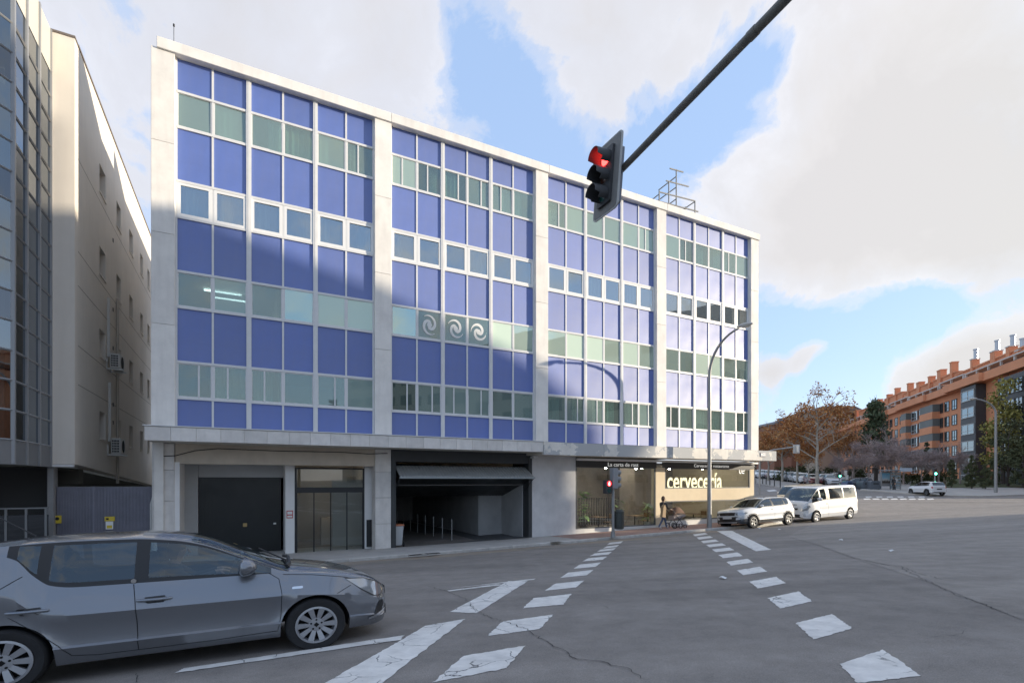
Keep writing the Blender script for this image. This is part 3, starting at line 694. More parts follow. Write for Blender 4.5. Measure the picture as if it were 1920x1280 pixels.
# door: hinged high, its lower edge swung out over the pavement
ribg = PM('grey_ribbed_steel', (.42, .43, .42), .45, .2, var=.12, scale=3)
pA = (G+.25, ZS-.50); pB = (G-.55, ZS-.92); pC = (G+2.4, 1.95)    # (y, z): top hinge line, outer edge
dw = i1-i0; mb = MB(); n = 44
for i in range(n):
    u0, u1 = i0+dw*i/n, i0+dw*(i+.62)/n
    for (ya, za, yb, zb) in ((pA[0], pA[1], pB[0], pB[1]),):
        mb.add([(u0, ya, za), (u1, ya, za), (u1, yb, zb), (u0, yb, zb), (u0, ya, za-.03), (u1, ya, za-.03), (u1, yb, zb-.03), (u0, yb, zb-.03)], [(0, 1, 2, 3), (7, 6, 5, 4), (0, 4, 5, 1), (3, 2, 6, 7), (0, 3, 7, 4), (1, 5, 6, 2)])
mb.add([(i0, pA[0], pA[1]-.02), (i1, pA[0], pA[1]-.02), (i1, pB[0], pB[1]-.02), (i0, pB[0], pB[1]-.02)], [(0, 1, 2, 3)])
gd = mb.build('tilting_garage_door', ribg, office)
mb = MB(); mb.box(i0-.02, i1+.02, pB[0]-.06, pB[0]+.03, pB[1]-.10, pB[1]-.03); mb.build('door_rail', PM('pale_steel', (.34, .37, .37), .4, .3), gd)
mb = MB(); n = 36
for i in range(n):
    u0, u1 = i0+dw*i/n, i0+dw*(i+.7)/n
    mb.add([(u0, pB[0], pB[1]-.06), (u1, pB[0], pB[1]-.06), (u1, pC[0], pC[1]), (u0, pC[0], pC[1])], [(0, 1, 2, 3)])
mb.add([(i0, pB[0], pB[1]-.045), (i1, pB[0], pB[1]-.045), (i1, pC[0], pC[1]+.015), (i0, pC[0], pC[1]+.015)], [(0, 1, 2, 3)])
mb.build('door_underside', ribm, gd)
mb = MB(); mb.tube([(i1-.02, pB[0], pB[1]-.07), (i1-.02, G+.3, 2.2)], .02, 6); mb.tube([(i0+.02, pB[0], pB[1]-.07), (i0+.02, G+.3, 2.2)], .02, 6); mb.build('door_arm', blackm, gd)
# camera and bracket under the cornice
mb = MB(); mb.box(c1-.1, c1+.12, G-.35, G-.05, ZS-.12, ZS-.03); mb.build('security_camera', alu, office)

# ---- bare wall and the bar
w0, w1 = gs(997), gs(1079)
mb = MB(); mb.box(w0, w1, G-.02, G+.3, -.3, ZS+.1); mb.build('plain_wall', wallg, office)
b0, b1, b2, b3 = gs(1080), gs(1229), gs(1246), gs(1413)
zsill = lambda x, y: zx(x, y, G)
cream = PM('cream_render', (.72, .60, .42), .85, var=.06, scale=1.5)
base_m = PM('plinth', (.66, .64, .60), .85, var=.12, scale=1.5, bump=.1, bscale=30)
zW0, zW1 = zsill(1150, 988), ZS-.58
mb = MB(); mb.box(w1, b1, G-.02, G+.3, -.3, zW0); mb.box(b1, b3, G-.02, G+.3, -.3, zsill(1330, 972)-.02); mb.build('plinth', base_m, office)
mb = MB(); mb.box(b1, b2, G-.03, G+.3, zW0, ZS-.42); mb.box(b3-.32, b3, G-.03, G+.3, zsill(1330, 972), ZS-.42); zc0, zc1 = zsill(1330, 937), zsill(1330, 915); mb.box(b2, b3-.32, G-.028, G+.3, zc0, zc1); mb.build('cream_pier', cream, office)
mb = MB(); mb.box(b3-.3, b3, G+.3, 14, -.3, ZS); mb.build('bar_side_wall', cream, office)
darkf = PM('dark_fascia', (.05, .047, .045), .6)
mb = MB(); mb.box(w1+.02, b1+.02, G-.06, G+.02, ZS-.46, ZS-.05); mb.box(b2-.15, b3-.02, G-.06, G+.02, ZS-.44, ZS-.05); mb.build('fascia', darkf, office)
for q0, q1 in ((w1-.05, b2-.12), (b2-.1, b3+.05)):
    mb = MB(); mb.cbox(q0, q1, G-.28, G-.12, ZS-.17, ZS-.06, .02); mb.build('awning_cassette', whitef, office)
# shop windows
framed = PM('shop_frame', (.10, .105, .105), .5)
def shopwin(u0, u1, z0, z1, splits, nm='shop_window', t=.05):
    mb = MB(); mb.box(u0, u0+t, G-.02, G+.06, z0, z1); mb.box(u1-t, u1, G-.02, G+.06, z0, z1); mb.box(u0+t, u1-t, G-.02, G+.06, z0, z0+t); mb.box(u0+t, u1-t, G-.02, G+.06, z1-t, z1)
    f = mb.build(nm, framed, office); us = [u0+t]+[lerp(u0, u1, k) for k in splits]+[u1-t]
    for p, q in zip(us, us[1:]):
        mb = MB(); mb.box(p+.006, q-.006, G+.02, G+.03, z0+t, z1-t); mb.build('pane', g_clear, f)
    return f
shopwin(w1+.03, b1-.01, zW0, zW1+.14, (.34, .67))
shopwin(b2+.0, b3-.34, zc1+.0, ZS-.44, (.33, .66))
shopwin(b2+.0, b3-.34, zsill(1330, 972), zc0, (.33, .66))
# bar interior
barw = PM('bar_wall', (.36, .30, .25), .8, var=.2, scale=1.5); barf = PM('bar_floor', (.20, .16, .13), .4, var=.2, scale=2)
mb = MB(); mb.box(w1-.1, b3-.3, 6.4, 6.5, -.2, ZS); mb.box(w1-.15, w1, G+.3, 6.4, -.2, ZS); mb.box(w1+2.1, w1+2.8, 5.6, 6.4, 0, ZS); mb.box(b2+1, b2+2.2, 5.2, 6.4, 0, ZS); mb.build('bar_wall', barw, office)
mb = MB(); mb.box(w1-.1, b3-.3, G+.1, 6.4, .02, .08); mb.build('bar_floor', barf, office)
mb = MB(); mb.box(w1-.1, b3-.3, G+.1, 6.4, ZS-.3, ZS-.2); mb.build('bar_ceiling', PM('bar_ceiling', (.34, .32, .30), .9), office)
for i in range(12):
    mb = MB(); u = w1+.5+i*.95; v = 1.3+(i*37 % 5)*.8; mb.lathe([(.055, 0), (.055, .05)], 12, 'z', (u, v, ZS-.42)); mb.build('spotlight', lampw, office)
# slatted screen inside
mb = MB()
for i in range(30): mb.box(w1+.5+i*.17, w1+.56+i*.17, 4.0, 4.06, .1, 1.7)
mb.build('slatted_screen', PM('screen_wood', (.10, .075, .055), .7), office)
# lettering
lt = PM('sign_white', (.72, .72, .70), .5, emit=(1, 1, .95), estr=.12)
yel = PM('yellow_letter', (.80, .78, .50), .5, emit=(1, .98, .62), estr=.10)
def letter(body, size, x, z, mat, y=G-.065, depth=.003, off=0, sxx=1.0, nm='lettering'):
    o = link(nm, text_mesh(body, size, mat, depth, offset=off), office, (x, y, z), (R(90), 0, 0), (sxx, 1, 1)); return o
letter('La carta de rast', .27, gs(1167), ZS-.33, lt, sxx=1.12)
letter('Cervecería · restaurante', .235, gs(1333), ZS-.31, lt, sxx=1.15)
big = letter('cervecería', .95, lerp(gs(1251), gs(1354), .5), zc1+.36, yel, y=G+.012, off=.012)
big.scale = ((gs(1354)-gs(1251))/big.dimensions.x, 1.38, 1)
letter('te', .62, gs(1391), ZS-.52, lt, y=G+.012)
# services under the canopy and mast on the roof
cable = PM('black_cable', (.015, .015, .015), .6)
mb = MB(); mb.tube([(-.4, G-.05, ZS-.32), (.0, G-.06, ZS-.30), (.55, G-.06, ZS-.12), (1.2, G-.02, ZS-.03), (3, G-.02, ZS-.06), (5.2, G-.03, ZS-.05), (6.2, G-.05, ZS-.09), (6.9, G-.05, ZS-.05)], .014, 5); mb.build('cable', cable, office)
mast = empty('roof_mast', (0, 0, 0), 0, 'thin aerial mast on the left end of the office roof', 'mast')
mp_ = px(326, 86, 18.3); mast.location = mp_-Vector((0, 0, .2))
mb = MB(); mb.tube([(0, 0, 0), (0, 0, .88)], .012, 6); mb.build('pole', PM('mast_grey', (.2, .2, .2), .5, .5), mast)
mb = MB(); mb.lathe([(.0, .86), (.03, .88), (.03, .96), (0, .99)], 8); mb.build('tip', cable, mast)
# old sign frame on the roof
rs = empty('roof_sign_frame', (0, 0, 0), TH, 'bare steel frame of a former sign standing on the office roof', 'sign frame')
rs.location = (*F(22.6, -1.2), ZB+ZT+.25)
steel = PM('old_steel', (.30, .29, .27), .6, .3)
def rp(x, y): # picture point -> local on the plane of the frame (1.2 m behind the facade line)
    return (sx(x, 1.2)-22.6, zx(x, y, 1.2)-ZT-.25)
for seg in (((1268,318),(1268,397)), ((1256,316),(1281,323)), ((1249,339),(1291,350)), ((1236,360),(1303,377)), ((1230,376),(1309,397)), ((1236,358),(1236,385)), ((1303,377),(1303,405)), ((1254,341),(1254,384)), ((1285,388),(1285,400))):
    (xa, za), (xb, zb) = rp(*seg[0]), rp(*seg[1]); mb = MB(); mb.tube([(xa, 0, za), (xb, 0, zb)], .035, 6); mb.build('bar', steel, rs)
for seg in (((1268,331),(1257,341)), ((1268,351),(1256,361)), ((1268,373),(1253,386)), ((1236,364),(1221,378)), ((1303,378),(1287,390))):
    (xa, za), (xb, zb) = rp(*seg[0]), rp(*seg[1]); mb = MB(); mb.tube([(xa, 0, za), (xb, .9, zb)], .03, 6); mb.build('brace', steel, rs)
# ------------------------------------------------------------------ left neighbour: cream block with glazed corner
LB = empty('corner_office_building', (*F(-2.55, -.4), ZB), TH, 'cream rendered block with a dark glazed corner left of the alley', 'building')
creamw = PM('cream_wall', (.71, .65, .57), .85, var=.05, scale=.8, bump=.08, bscale=30, dirt=.12, dirtcol=(.42, .36, .28))
def side_q(x):     # picture column -> depth along the alley wall
    t = (x-960)/FPX; ox, oy = F(-2.55, -.4); return (t*oy-ox)/(-SU-CU*t)
HT = LZ(13.35)
mb = MB(); vs = [(-.55, 0), (0, 0)]
# front fin
mb.box(-.55, 0, 0, .35, LZ(.5), HT); mb.build('fin_wall', creamw, LB)
mb = MB(); mb.box(-.57, .02, -.03, .37, HT, HT+.06); mb.build('fin_coping', PM('dark_coping', (.16, .13, .11), .6), LB)
mb = MB(); mb.box(-.55, -.02, -.02, .1, LZ(.42), LZ(.49)); mb.build('drip_edge', alu, LB)
# alley wall with real window openings, built as strips between them
cols = [(side_q(186.5), side_q(198)), (side_q(218.5), side_q(226.5)), (side_q(242.5), side_q(249)), (side_q(263), side_q(268)), (side_q(276.5), side_q(280.5))]
rows = [(LZ(1.5+2.92*i), LZ(1.5+2.92*i)+.98) for i in range(4)]
mb = MB(); TK = .35
ys = [.35]+[v for c in cols for v in c]+[16]
for i in range(0, len(ys), 2): mb.box(-TK, 0, ys[i], ys[i+1], rows[0][0], HT)
for (ya, yb) in cols:
    for (z0, z1), (z2, z3) in zip(rows, rows[1:]): mb.box(-TK, -.001, ya, yb, z1, z2)
    mb.box(-TK, -.001, ya, yb, rows[-1][1], HT)
mb.add([(0, .35, rows[0][0]), (0, 16, rows[0][0]), (0, 16, LZ(-.3)), (0, .35, LZ(.5)), (-TK, .35, rows[0][0]), (-TK, 16, rows[0][0]), (-TK, 16, LZ(-.3)), (-TK, .35, LZ(.5))], [(0, 1, 2, 3), (4, 7, 6, 5), (3, 2, 6, 7), (0, 3, 7, 4), (1, 5, 6, 2)])
mb.build('alley_wall', creamw, LB)
mb = MB(); mb.box(-TK-.02, .03, .33, 16, HT, HT+.07); mb.build('alley_coping', bpy.data.materials['dark_coping'], LB)
wing = GLASS('alley_glass', (.25, .28, .28), .12, .02)
winf = PM('alley_window_frame', (.10, .09, .085), .5)
wme = {}
for ya, yb in cols:
    for z0, z1 in rows:
        mb = MB(); mb.box(-.26, -.2, ya, ya+.05, z0, z1); mb.box(-.26, -.2, yb-.05, yb, z0, z1); mb.box(-.26, -.2, ya+.05, yb-.05, z0, z0+.05); mb.box(-.26, -.2, ya+.05, yb-.05, z1-.05, z1); w_ = mb.build('window', winf, LB)
        mb = MB(); mb.box(-.235, -.225, ya+.05, yb-.05, z0+.05, z1-.05); mb.build('pane', wing, w_)
        mb = MB(); mb.box(-.2, .03, ya-.04, yb+.04, z0-.05, z0-.001); mb.build('sill', creamw, w_)
mb = MB(); mb.box(-8, -TK, 4, 4.1, LZ(.5), HT); mb.build('core_wall', dark, LB)
# shallow joints in the render
jm = PM('render_joint', (.30, .26, .21), .9)
for z in (LZ(2.95), LZ(4.15), LZ(6.0), LZ(7.05), LZ(9.9)):
    mb = MB(); mb.box(-.002, .003, .36, 15.9, z, z+.022); mb.build('render_joint', jm, LB)
mb = MB(); dq = side_q(217); mb.tube([(.06, dq, LZ(-.1)), (.06, dq, LZ(7.2))], .05, 8); mb.build('downpipe', PM('beige_pipe', (.45, .40, .34), .6), LB)
for z in (9.3, 6.6, 5.1, 2.9, 2.2): 
    mb = MB(); mb.box(-.001, .012, dq-.55, dq-.43, LZ(z), LZ(z)+.14); mb.build('air_vent', dark, LB)
# soffit over the yard entrance
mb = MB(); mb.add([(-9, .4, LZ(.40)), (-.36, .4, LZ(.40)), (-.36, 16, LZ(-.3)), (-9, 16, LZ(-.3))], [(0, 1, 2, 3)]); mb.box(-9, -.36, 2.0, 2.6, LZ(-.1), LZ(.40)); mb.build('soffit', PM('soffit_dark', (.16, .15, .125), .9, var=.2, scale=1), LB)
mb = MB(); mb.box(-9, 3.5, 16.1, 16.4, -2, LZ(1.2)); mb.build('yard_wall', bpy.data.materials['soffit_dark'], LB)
# glazed corner: plan polyline from the fin out to the street and round to the left
POLY = [(-.56, -.02), (-.56, -1.0), (-.56, -1.95), (-.57, -2.77), (-1.25, -3.7), (-2.3, -4.45), (-3.6, -4.9), (-5.2, -5.1), (-7, -5.1)]
gz0, gz1 = LZ(1.02), LZ(12.45); PITCH = .74
cg_d = GLASS('curtain_glass', (.10, .115, .115), .13, .01, (.85, .92, 1), .04); cg_b = GLASS('curtain_glass_clear', (.28, .34, .38), .20, .01, (.8, .92, 1), .05)
gm = PM('curtain_mullion', (.30, .305, .31), .45, .3); gspan = PM('grey_spandrel', (.17, .175, .18), .5, var=.08, scale=2)
nz_ = int((gz1-gz0)/PITCH)
for i, ((xa, ya), (xb, yb)) in enumerate(zip(POLY, POLY[1:])):
    d = Vector((xb-xa, yb-ya, 0)); L = d.length; d.normalize(); nn = Vector((-d.y, d.x, 0))
    if i < 3: nn = Vector((1, 0, 0))
    elif nn.dot(Vector((.5, -1, 0))) < 0: nn = -nn
    ang = math.atan2(d.y, d.x)
    for k in range(nz_):
        z = gz0+k*PITCH
        q = [Vector((xa, ya, 0))+d*.03, Vector((xb, yb, 0))-d*.03]; mb = MB()
        mb.add([(*q[0].xy, z+.03), (*q[1].xy, z+.03), (*q[1].xy, z+PITCH-.03), (*q[0].xy, z+PITCH-.03)], [(0, 1, 2, 3)])
        mb.build('pane', cg_b if i >= 3 and k % 4 else cg_d, LB)
        mb = MB(); o = nn*.03
        mb.tube([(xa+o.x*.3, ya+o.y*.3, z), (xb+o.x*.3, yb+o.y*.3, z)], .03, 4); mb.build('transom', gm, LB)
    mb = MB(); mb.box(xa-.045, xa+.045, ya-.045, ya+.045, LZ(.42), HT+.02); mb.build('mullion', gm, LB)
    mb = MB(); a0 = (Vector((xa, ya, 0))+nn*.01); b0_ = Vector((xb, yb, 0))+nn*.01
    mb.add([(*a0.xy, LZ(.41)), (*b0_.xy, LZ(.41)), (*b0_.xy, gz0), (*a0.xy, gz0)], [(0, 1, 2, 3)]); mb.build('spandrel_panel', gspan, LB)
    mb = MB(); mb.add([(*a0.xy, gz0+nz_*PITCH), (*b0_.xy, gz0+nz_*PITCH), (*b0_.xy, HT+.03), (*a0.xy, HT+.03)], [(0, 1, 2, 3)]); mb.build('parapet_panel', PM('pale_spandrel', (.52, .50, .44), .5) if i == 0 else bpy.data.materials['pale_spandrel'], LB)
# slatted sun breakers on the far bay
for k in range(5):
    mb = MB(); z = LZ(.75+2.96*k); mb.box(-1.95, -1.0, -3.95, -3.45, z, z+.05); mb.build('sun_breaker', creamw, LB)
mb = MB(); pts = [(-.58, 4), (-.58, -.02)]+POLY[1:]+[(-7, 4)]
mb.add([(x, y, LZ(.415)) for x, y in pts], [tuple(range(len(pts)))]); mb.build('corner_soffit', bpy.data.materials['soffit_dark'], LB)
mb = MB(); 
for k in range(5): mb.add([(x*.98-.05, y*.97, LZ(.9+2.96*k)) for x, y in pts], [tuple(range(len(pts)))])
mb.box(-7, -1.6, 0, .1, LZ(.5), gz1); mb.build('office_floor', inner, LB)
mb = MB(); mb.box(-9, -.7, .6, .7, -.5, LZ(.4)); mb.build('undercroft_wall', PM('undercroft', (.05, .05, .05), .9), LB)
mb = MB(); mb.box(-.66, -.52, .1, .5, -.3, LZ(.41)); mb.build('column', PM('grey_column', (.26, .26, .26), .8, var=.1, scale=2), LB)
# alley gate of ribbed steel
gate = empty('ribbed_metal_gate', (*F(-2.55, -.75), ZB), TH, 'blue grey ribbed steel gate closing the alley', 'gate')
gmat = PM('gate_steel', (.20, .20, .24), .55, .2, var=.12, scale=3)
zg = LZ(-.19); mb = MB(); gx0, gx1 = -.50, 1.93
mb.box(gx0, gx1, .02, .05, -.2, zg)
n = 66
for i in range(n): u = lerp(gx0, gx1, i/n); mb.box(u, u+.02, -.005, .0199, -.15, zg-.01)
mb.build('leaf', gmat, gate)
for u in (gx0-.06, lerp(gx0, gx1, .36), gx1): mb = MB(); mb.box(u, u+.04, -.03, .06, -.2, zg+.02); mb.build('post', gmat, gate)
yl_ = PM('yellow_sign', (.62, .46, .04), .5); 
def sq(x, y): return ((sx(x, .75)+2.55), zx(x, y, .75))
for k, (xa, ya, xb, yb, m_) in enumerate(((101, 966, 116, 980, yl_), (197, 968, 216, 976, yl_), (199, 977, 213, 991, whitep))):
    (u0, z1), (u1, z0) = sq(xa, ya), sq(xb, yb); mb = MB(); mb.box(u0, u1, -.06, -.03, z0, z1); s_ = mb.build('warning_sign', m_, gate)
    mb = MB()
    if k == 0: mb.lathe([(.05, -.066), (.05, -.061)], 12, 'y', ((u0+u1)/2, 0, lerp(z0, z1, .6)))
    elif k == 1: mb.box(lerp(u0, u1, .15), lerp(u0, u1, .4), -.066, -.061, lerp(z0, z1, .3), lerp(z0, z1, .7))
    else: mb.box(lerp(u0, u1, .15), lerp(u0, u1, .85), -.066, -.061, lerp(z0, z1, .12), lerp(z0, z1, .5)); 
    mb.build('pictogram', yl_ if k == 2 else dark, s_)
wp = PM('white_pipe', (.55, .55, .53), .5)
mb = MB(); mb.tube([(gx1-.05, -.1, -.2), (gx1-.05, -.1, LZ(-.75)), (gx1+.05, -.1, LZ(-.35)), (gx1+.1, 0, LZ(-.15))], .04, 8); mb.build('conduit', wp, gate)
# air conditioners hung on the alley wall
def ac(x, ytop, ybot, lab):
    q = side_q(x); Y = F(-2.55, -.4)[1]+CU*q; z1 = CAMZ+(HORI-ytop)/FPX*Y; z0 = CAMZ+(HORI-ybot)/FPX*Y; h = z1-z0
    e = empty('air_conditioner', (*F(-2.55, -.4-q), z0), TH, lab, 'air conditioner', 'air conditioners on the alley wall')
    white = PM('ac_white', (.55, .54, .51), .5) if 'ac_white' not in bpy.data.materials else bpy.data.materials['ac_white']
    mb = MB(); mb.cbox(.12, .42, -.4, .4, 0, h, .02); mb.build('casing', white, e)
    mb = MB()
    for i in range(5):
        for j in range(5): mb.box(.16+i*.045, .19+i*.045, -.412, -.4005, .06+j*(h-.1)/5, .06+(j+.7)*(h-.1)/5)
    mb.build('side_grille', dark, e)
    mb = MB(); mb.lathe([(.24, .421), (.24, .426)], 20, 'x', (0, .05, h/2)); mb.build('fan_grille', dark, e)
    mb = MB(); mb.box(.0, .5, -.36, -.32, -.06, -.005); mb.box(.0, .5, .32, .36, -.06, -.005); mb.box(.0, .04, -.36, -.32, -.06, .35); mb.box(.0, .04, .32, .36, -.06, .35); mb.build('bracket', white, e)
    mb = MB(); mb.box(.0, .07, -.18, -.08, h*.8, h+2.1); mb.build('pipe_duct', white, e)
ac(203, 665, 692, 'upper wall mounted air conditioner on the alley wall, above the other')
ac(205, 822, 851, 'lower wall mounted air conditioner on the alley wall, near the gate')
# railing in front of the undercroft
rl = empty('street_railing', (*F(-4.6, .6), ZB), TH, 'dark glass and steel railing below the glazed corner', 'railing')
rm = PM('railing_steel', (.20, .205, .21), .45, .5)
for i in range(7):
    mb = MB(); u = -.9+i*.42; mb.box(u, u+.05, -.02, .03, -.1, LZ(-.78)); mb.build('post', rm, rl)
mb = MB(); mb.box(-1.0, 1.7, -.03, .04, LZ(-.78), LZ(-.74)); mb.build('handrail', rm, rl)
mb = MB(); mb.box(-1.0, 1.7, 0.0, .012, .1, LZ(-.95)); mb.build('glass_infill', cg_d, rl)

# ------------------------------------------------------------------ tall neighbour across the junction: outside the picture, it shades the street
blk = empty('tall_block', (38, -40, -1.0), 0, 'tall pale block across the junction, outside the picture to the right', 'building')
pts = [(0, 0), (0, 57.9), (12.8, 61), (24.4, 63.5), (31, 64.7), (42, 66.2), (60, 66.2), (60, 0)]
mb = MB(); mb.prism(pts, -2, 21.0); mb.box(22, 40, 8, 57.5, 21.0, 28.2); mb.build('wall', PM('block_wall', (.48, .44, .38), .85, var=.08, scale=.5), blk)
bw = PM('block_window', (.04, .05, .06), .12)
for f_ in range(6):
    for i in range(14):
        mb = MB() if i == 0 and f_ == 0 else mb
        if i == 0 and f_ == 0:
            mb.box(-.06, .02, -1.2, 1.2, 0, 1.5); bwm = mb.mesh('window', bw)
        link('window', bwm, blk, (0, 2.5+i*3.9, 1.8+f_*3.1))
    for i in range(9): link('window', bwm, blk, (2.2+i*3.9, 58.35+(2.2+i*3.9)*.225, 1.8+f_*3.1), (0, 0, -math.atan2(1, .225)))
# ------------------------------------------------------------------ vehicles
tyre_m = PM('tyre', (.018, .018, .019), .85, var=.15, scale=30); rim_m = PM('alloy', (.42, .43, .45), .32, .75); rim_d = PM('dark_alloy', (.11, .112, .115), .45, .5)
black_t = PM('black_trim', (.014, .014, .015), .45); well_m = PM('wheel_well', (.006, .006, .006), .95)
carglass = GLASS('car_glass', (.50, .58, .60), .10, .005, (.85, .95, 1)); dkglass = GLASS('tinted_car_glass', (.20, .23, .24), .10, .005, (.85, .95, 1)); carglass2 = GLASS('windscreen_glass', (.60, .66, .66), .06, .005, (.9, .97, 1))
lamp_clear = PM('lamp_lens', (.34, .36, .38), .10, .5, coat=1.0); lamp_red = PM('tail_lamp', (.35, .01, .01), .15, coat=1.0); lamp_or = PM('indicator_lens', (.6, .22, .03), .2)
chrome = PM('chrome', (.62, .62, .63), .15, 1.0); plate_m = PM('number_plate', (.50, .50, .49), .5); seat_m = PM('car_seat', (.035, .035, .038), .85)
seam_m = PM('panel_gap', (.006, .006, .007), .8)
def paintm(name, col, metal=.0, rough=.35, coat=1.0):
    m = PM(name, col, rough, metal, coat=coat); m.node_tree.nodes['Principled BSDF'].inputs['Coat Roughness'].default_value = .04; return m
def wheel_meshes(rad, width, nsp, rimmat, rimr):
    t = MB(); w = width/2; r = rad
    t.lathe([(rimr, -w*.9), (rimr+.02, -w), (r*.93, -w), (r*.985, -w*.8), (r, -w*.5), (r, w*.5), (r*.985, w*.8), (r*.93, w), (rimr+.02, w), (rimr, w*.9)], 40, 'y', cap=False)
    tm = t.mesh('wheel', tyre_m, 40)
    k = MB(); yo = -w
    k.lathe([(rimr+.004, yo*.2), (rimr+.004, yo*1.0), (rimr-.018, yo*1.02), (rimr-.03, yo*.7), (rimr-.03, yo*.2)], 40, 'y', cap=False)
    for i in range(nsp):
        a = 2*math.pi*i/nsp; ca, sa = math.cos(a), math.sin(a)
        def P(rr_, tt, y): return (rr_*ca-tt*sa, y, rr_*sa+tt*ca)
        wd0, wd1 = (.019, .030) if nsp > 6 else (.035, .045)
        q = [P(.05, -wd0, yo*.80), P(.05, wd0, yo*.80), P(rimr-.02, wd1, yo*.95), P(rimr-.02, -wd1, yo*.95), P(.05, -wd0, yo*.5), P(.05, wd0, yo*.5), P(rimr-.02, wd1, yo*.6), P(rimr-.02, -wd1, yo*.6)]
        k.add(q, [(0, 1, 2, 3), (7, 6, 5, 4), (0, 3, 7, 4), (1, 5, 6, 2), (0, 4, 5, 1), (3, 2, 6, 7)])
    k.lathe([(.0, yo*.86), (.075, yo*.84), (.08, yo*.5), (0, yo*.5)], 20, 'y', cap=False)
    km = k.mesh('rim', rimmat, 30)
    d = MB(); d.lathe([(.001, yo*.25), (rimr-.01, yo*.25)], 24, 'y', cap=False)
    for i in range(5):
        a = 2*math.pi*i/5+.3; d.lathe([(.011, yo*.88), (.011, yo*.8)], 8, 'y', (.055*math.cos(a), 0, .055*math.sin(a)))
    d.lathe([(.028, yo*.895), (.028, yo*.85)], 4, 'y')
    dm = d.mesh('brake_disc', well_m)
    return tm, km, dm
class CarShape:
    def __init__(s, sp):
        s.sp = sp
    def W(s, x): return sinterp(x, s.sp['W'])
    def belt(s, x): return sinterp(x, s.sp['belt'])
    def top(s, x): return sinterp(x, s.sp['top'])
    def low(s, x): return interp(x, s.sp['low'])
    def bottom(s, x):
        z = s.low(x)
        for xa in (s.sp['wf'], s.sp['wr']):
            Ra = s.sp['arch']; d = abs(x-xa)
            if d < Ra: z = max(z, s.sp['wrad']+math.sqrt(Ra*Ra-d*d)*s.sp.get('archz', 1))
        return z
    def side_y(s, x, z):
        zl, zw = .18, s.belt(x); t = (z-zl)/max(.05, zw-zl)
        k = interp(t, s.sp['sec'])
        fl = 0
        for xa in (s.sp['wf'], s.sp['wr']):
            r = math.hypot(x-xa, z-s.sp['wrad']); fl = max(fl, .018*max(0, 1-abs(r-s.sp['arch'])/.10))
        return s.W(x)*k+fl
    def upper(s, x):
        """points from the belt to the centre line"""
        zw = s.belt(x); yb = s.side_y(x, zw); zt = max(s.top(x), zw+.012)
        crown = interp(x, s.sp['crown']); zr = zw+max(.004, (zt-crown)-zw)
        ye = max(.05, yb-(zr-zw)*s.sp['tumble']-.012)
        out = []
        for f in (.04, .10, .5, .9, .97): out.append((lerp(yb, ye, f)+.02*math.sin(math.pi*f)*min(1, (zr-zw)/.3), lerp(zw, zr, f)))
        out.append((ye, zr)); out.append((ye-.05 if ye > .1 else ye*.6, lerp(zr, zt, .45))); out.append((ye*.55, lerp(zr, zt, .86))); out.append((0, zt))
        return out
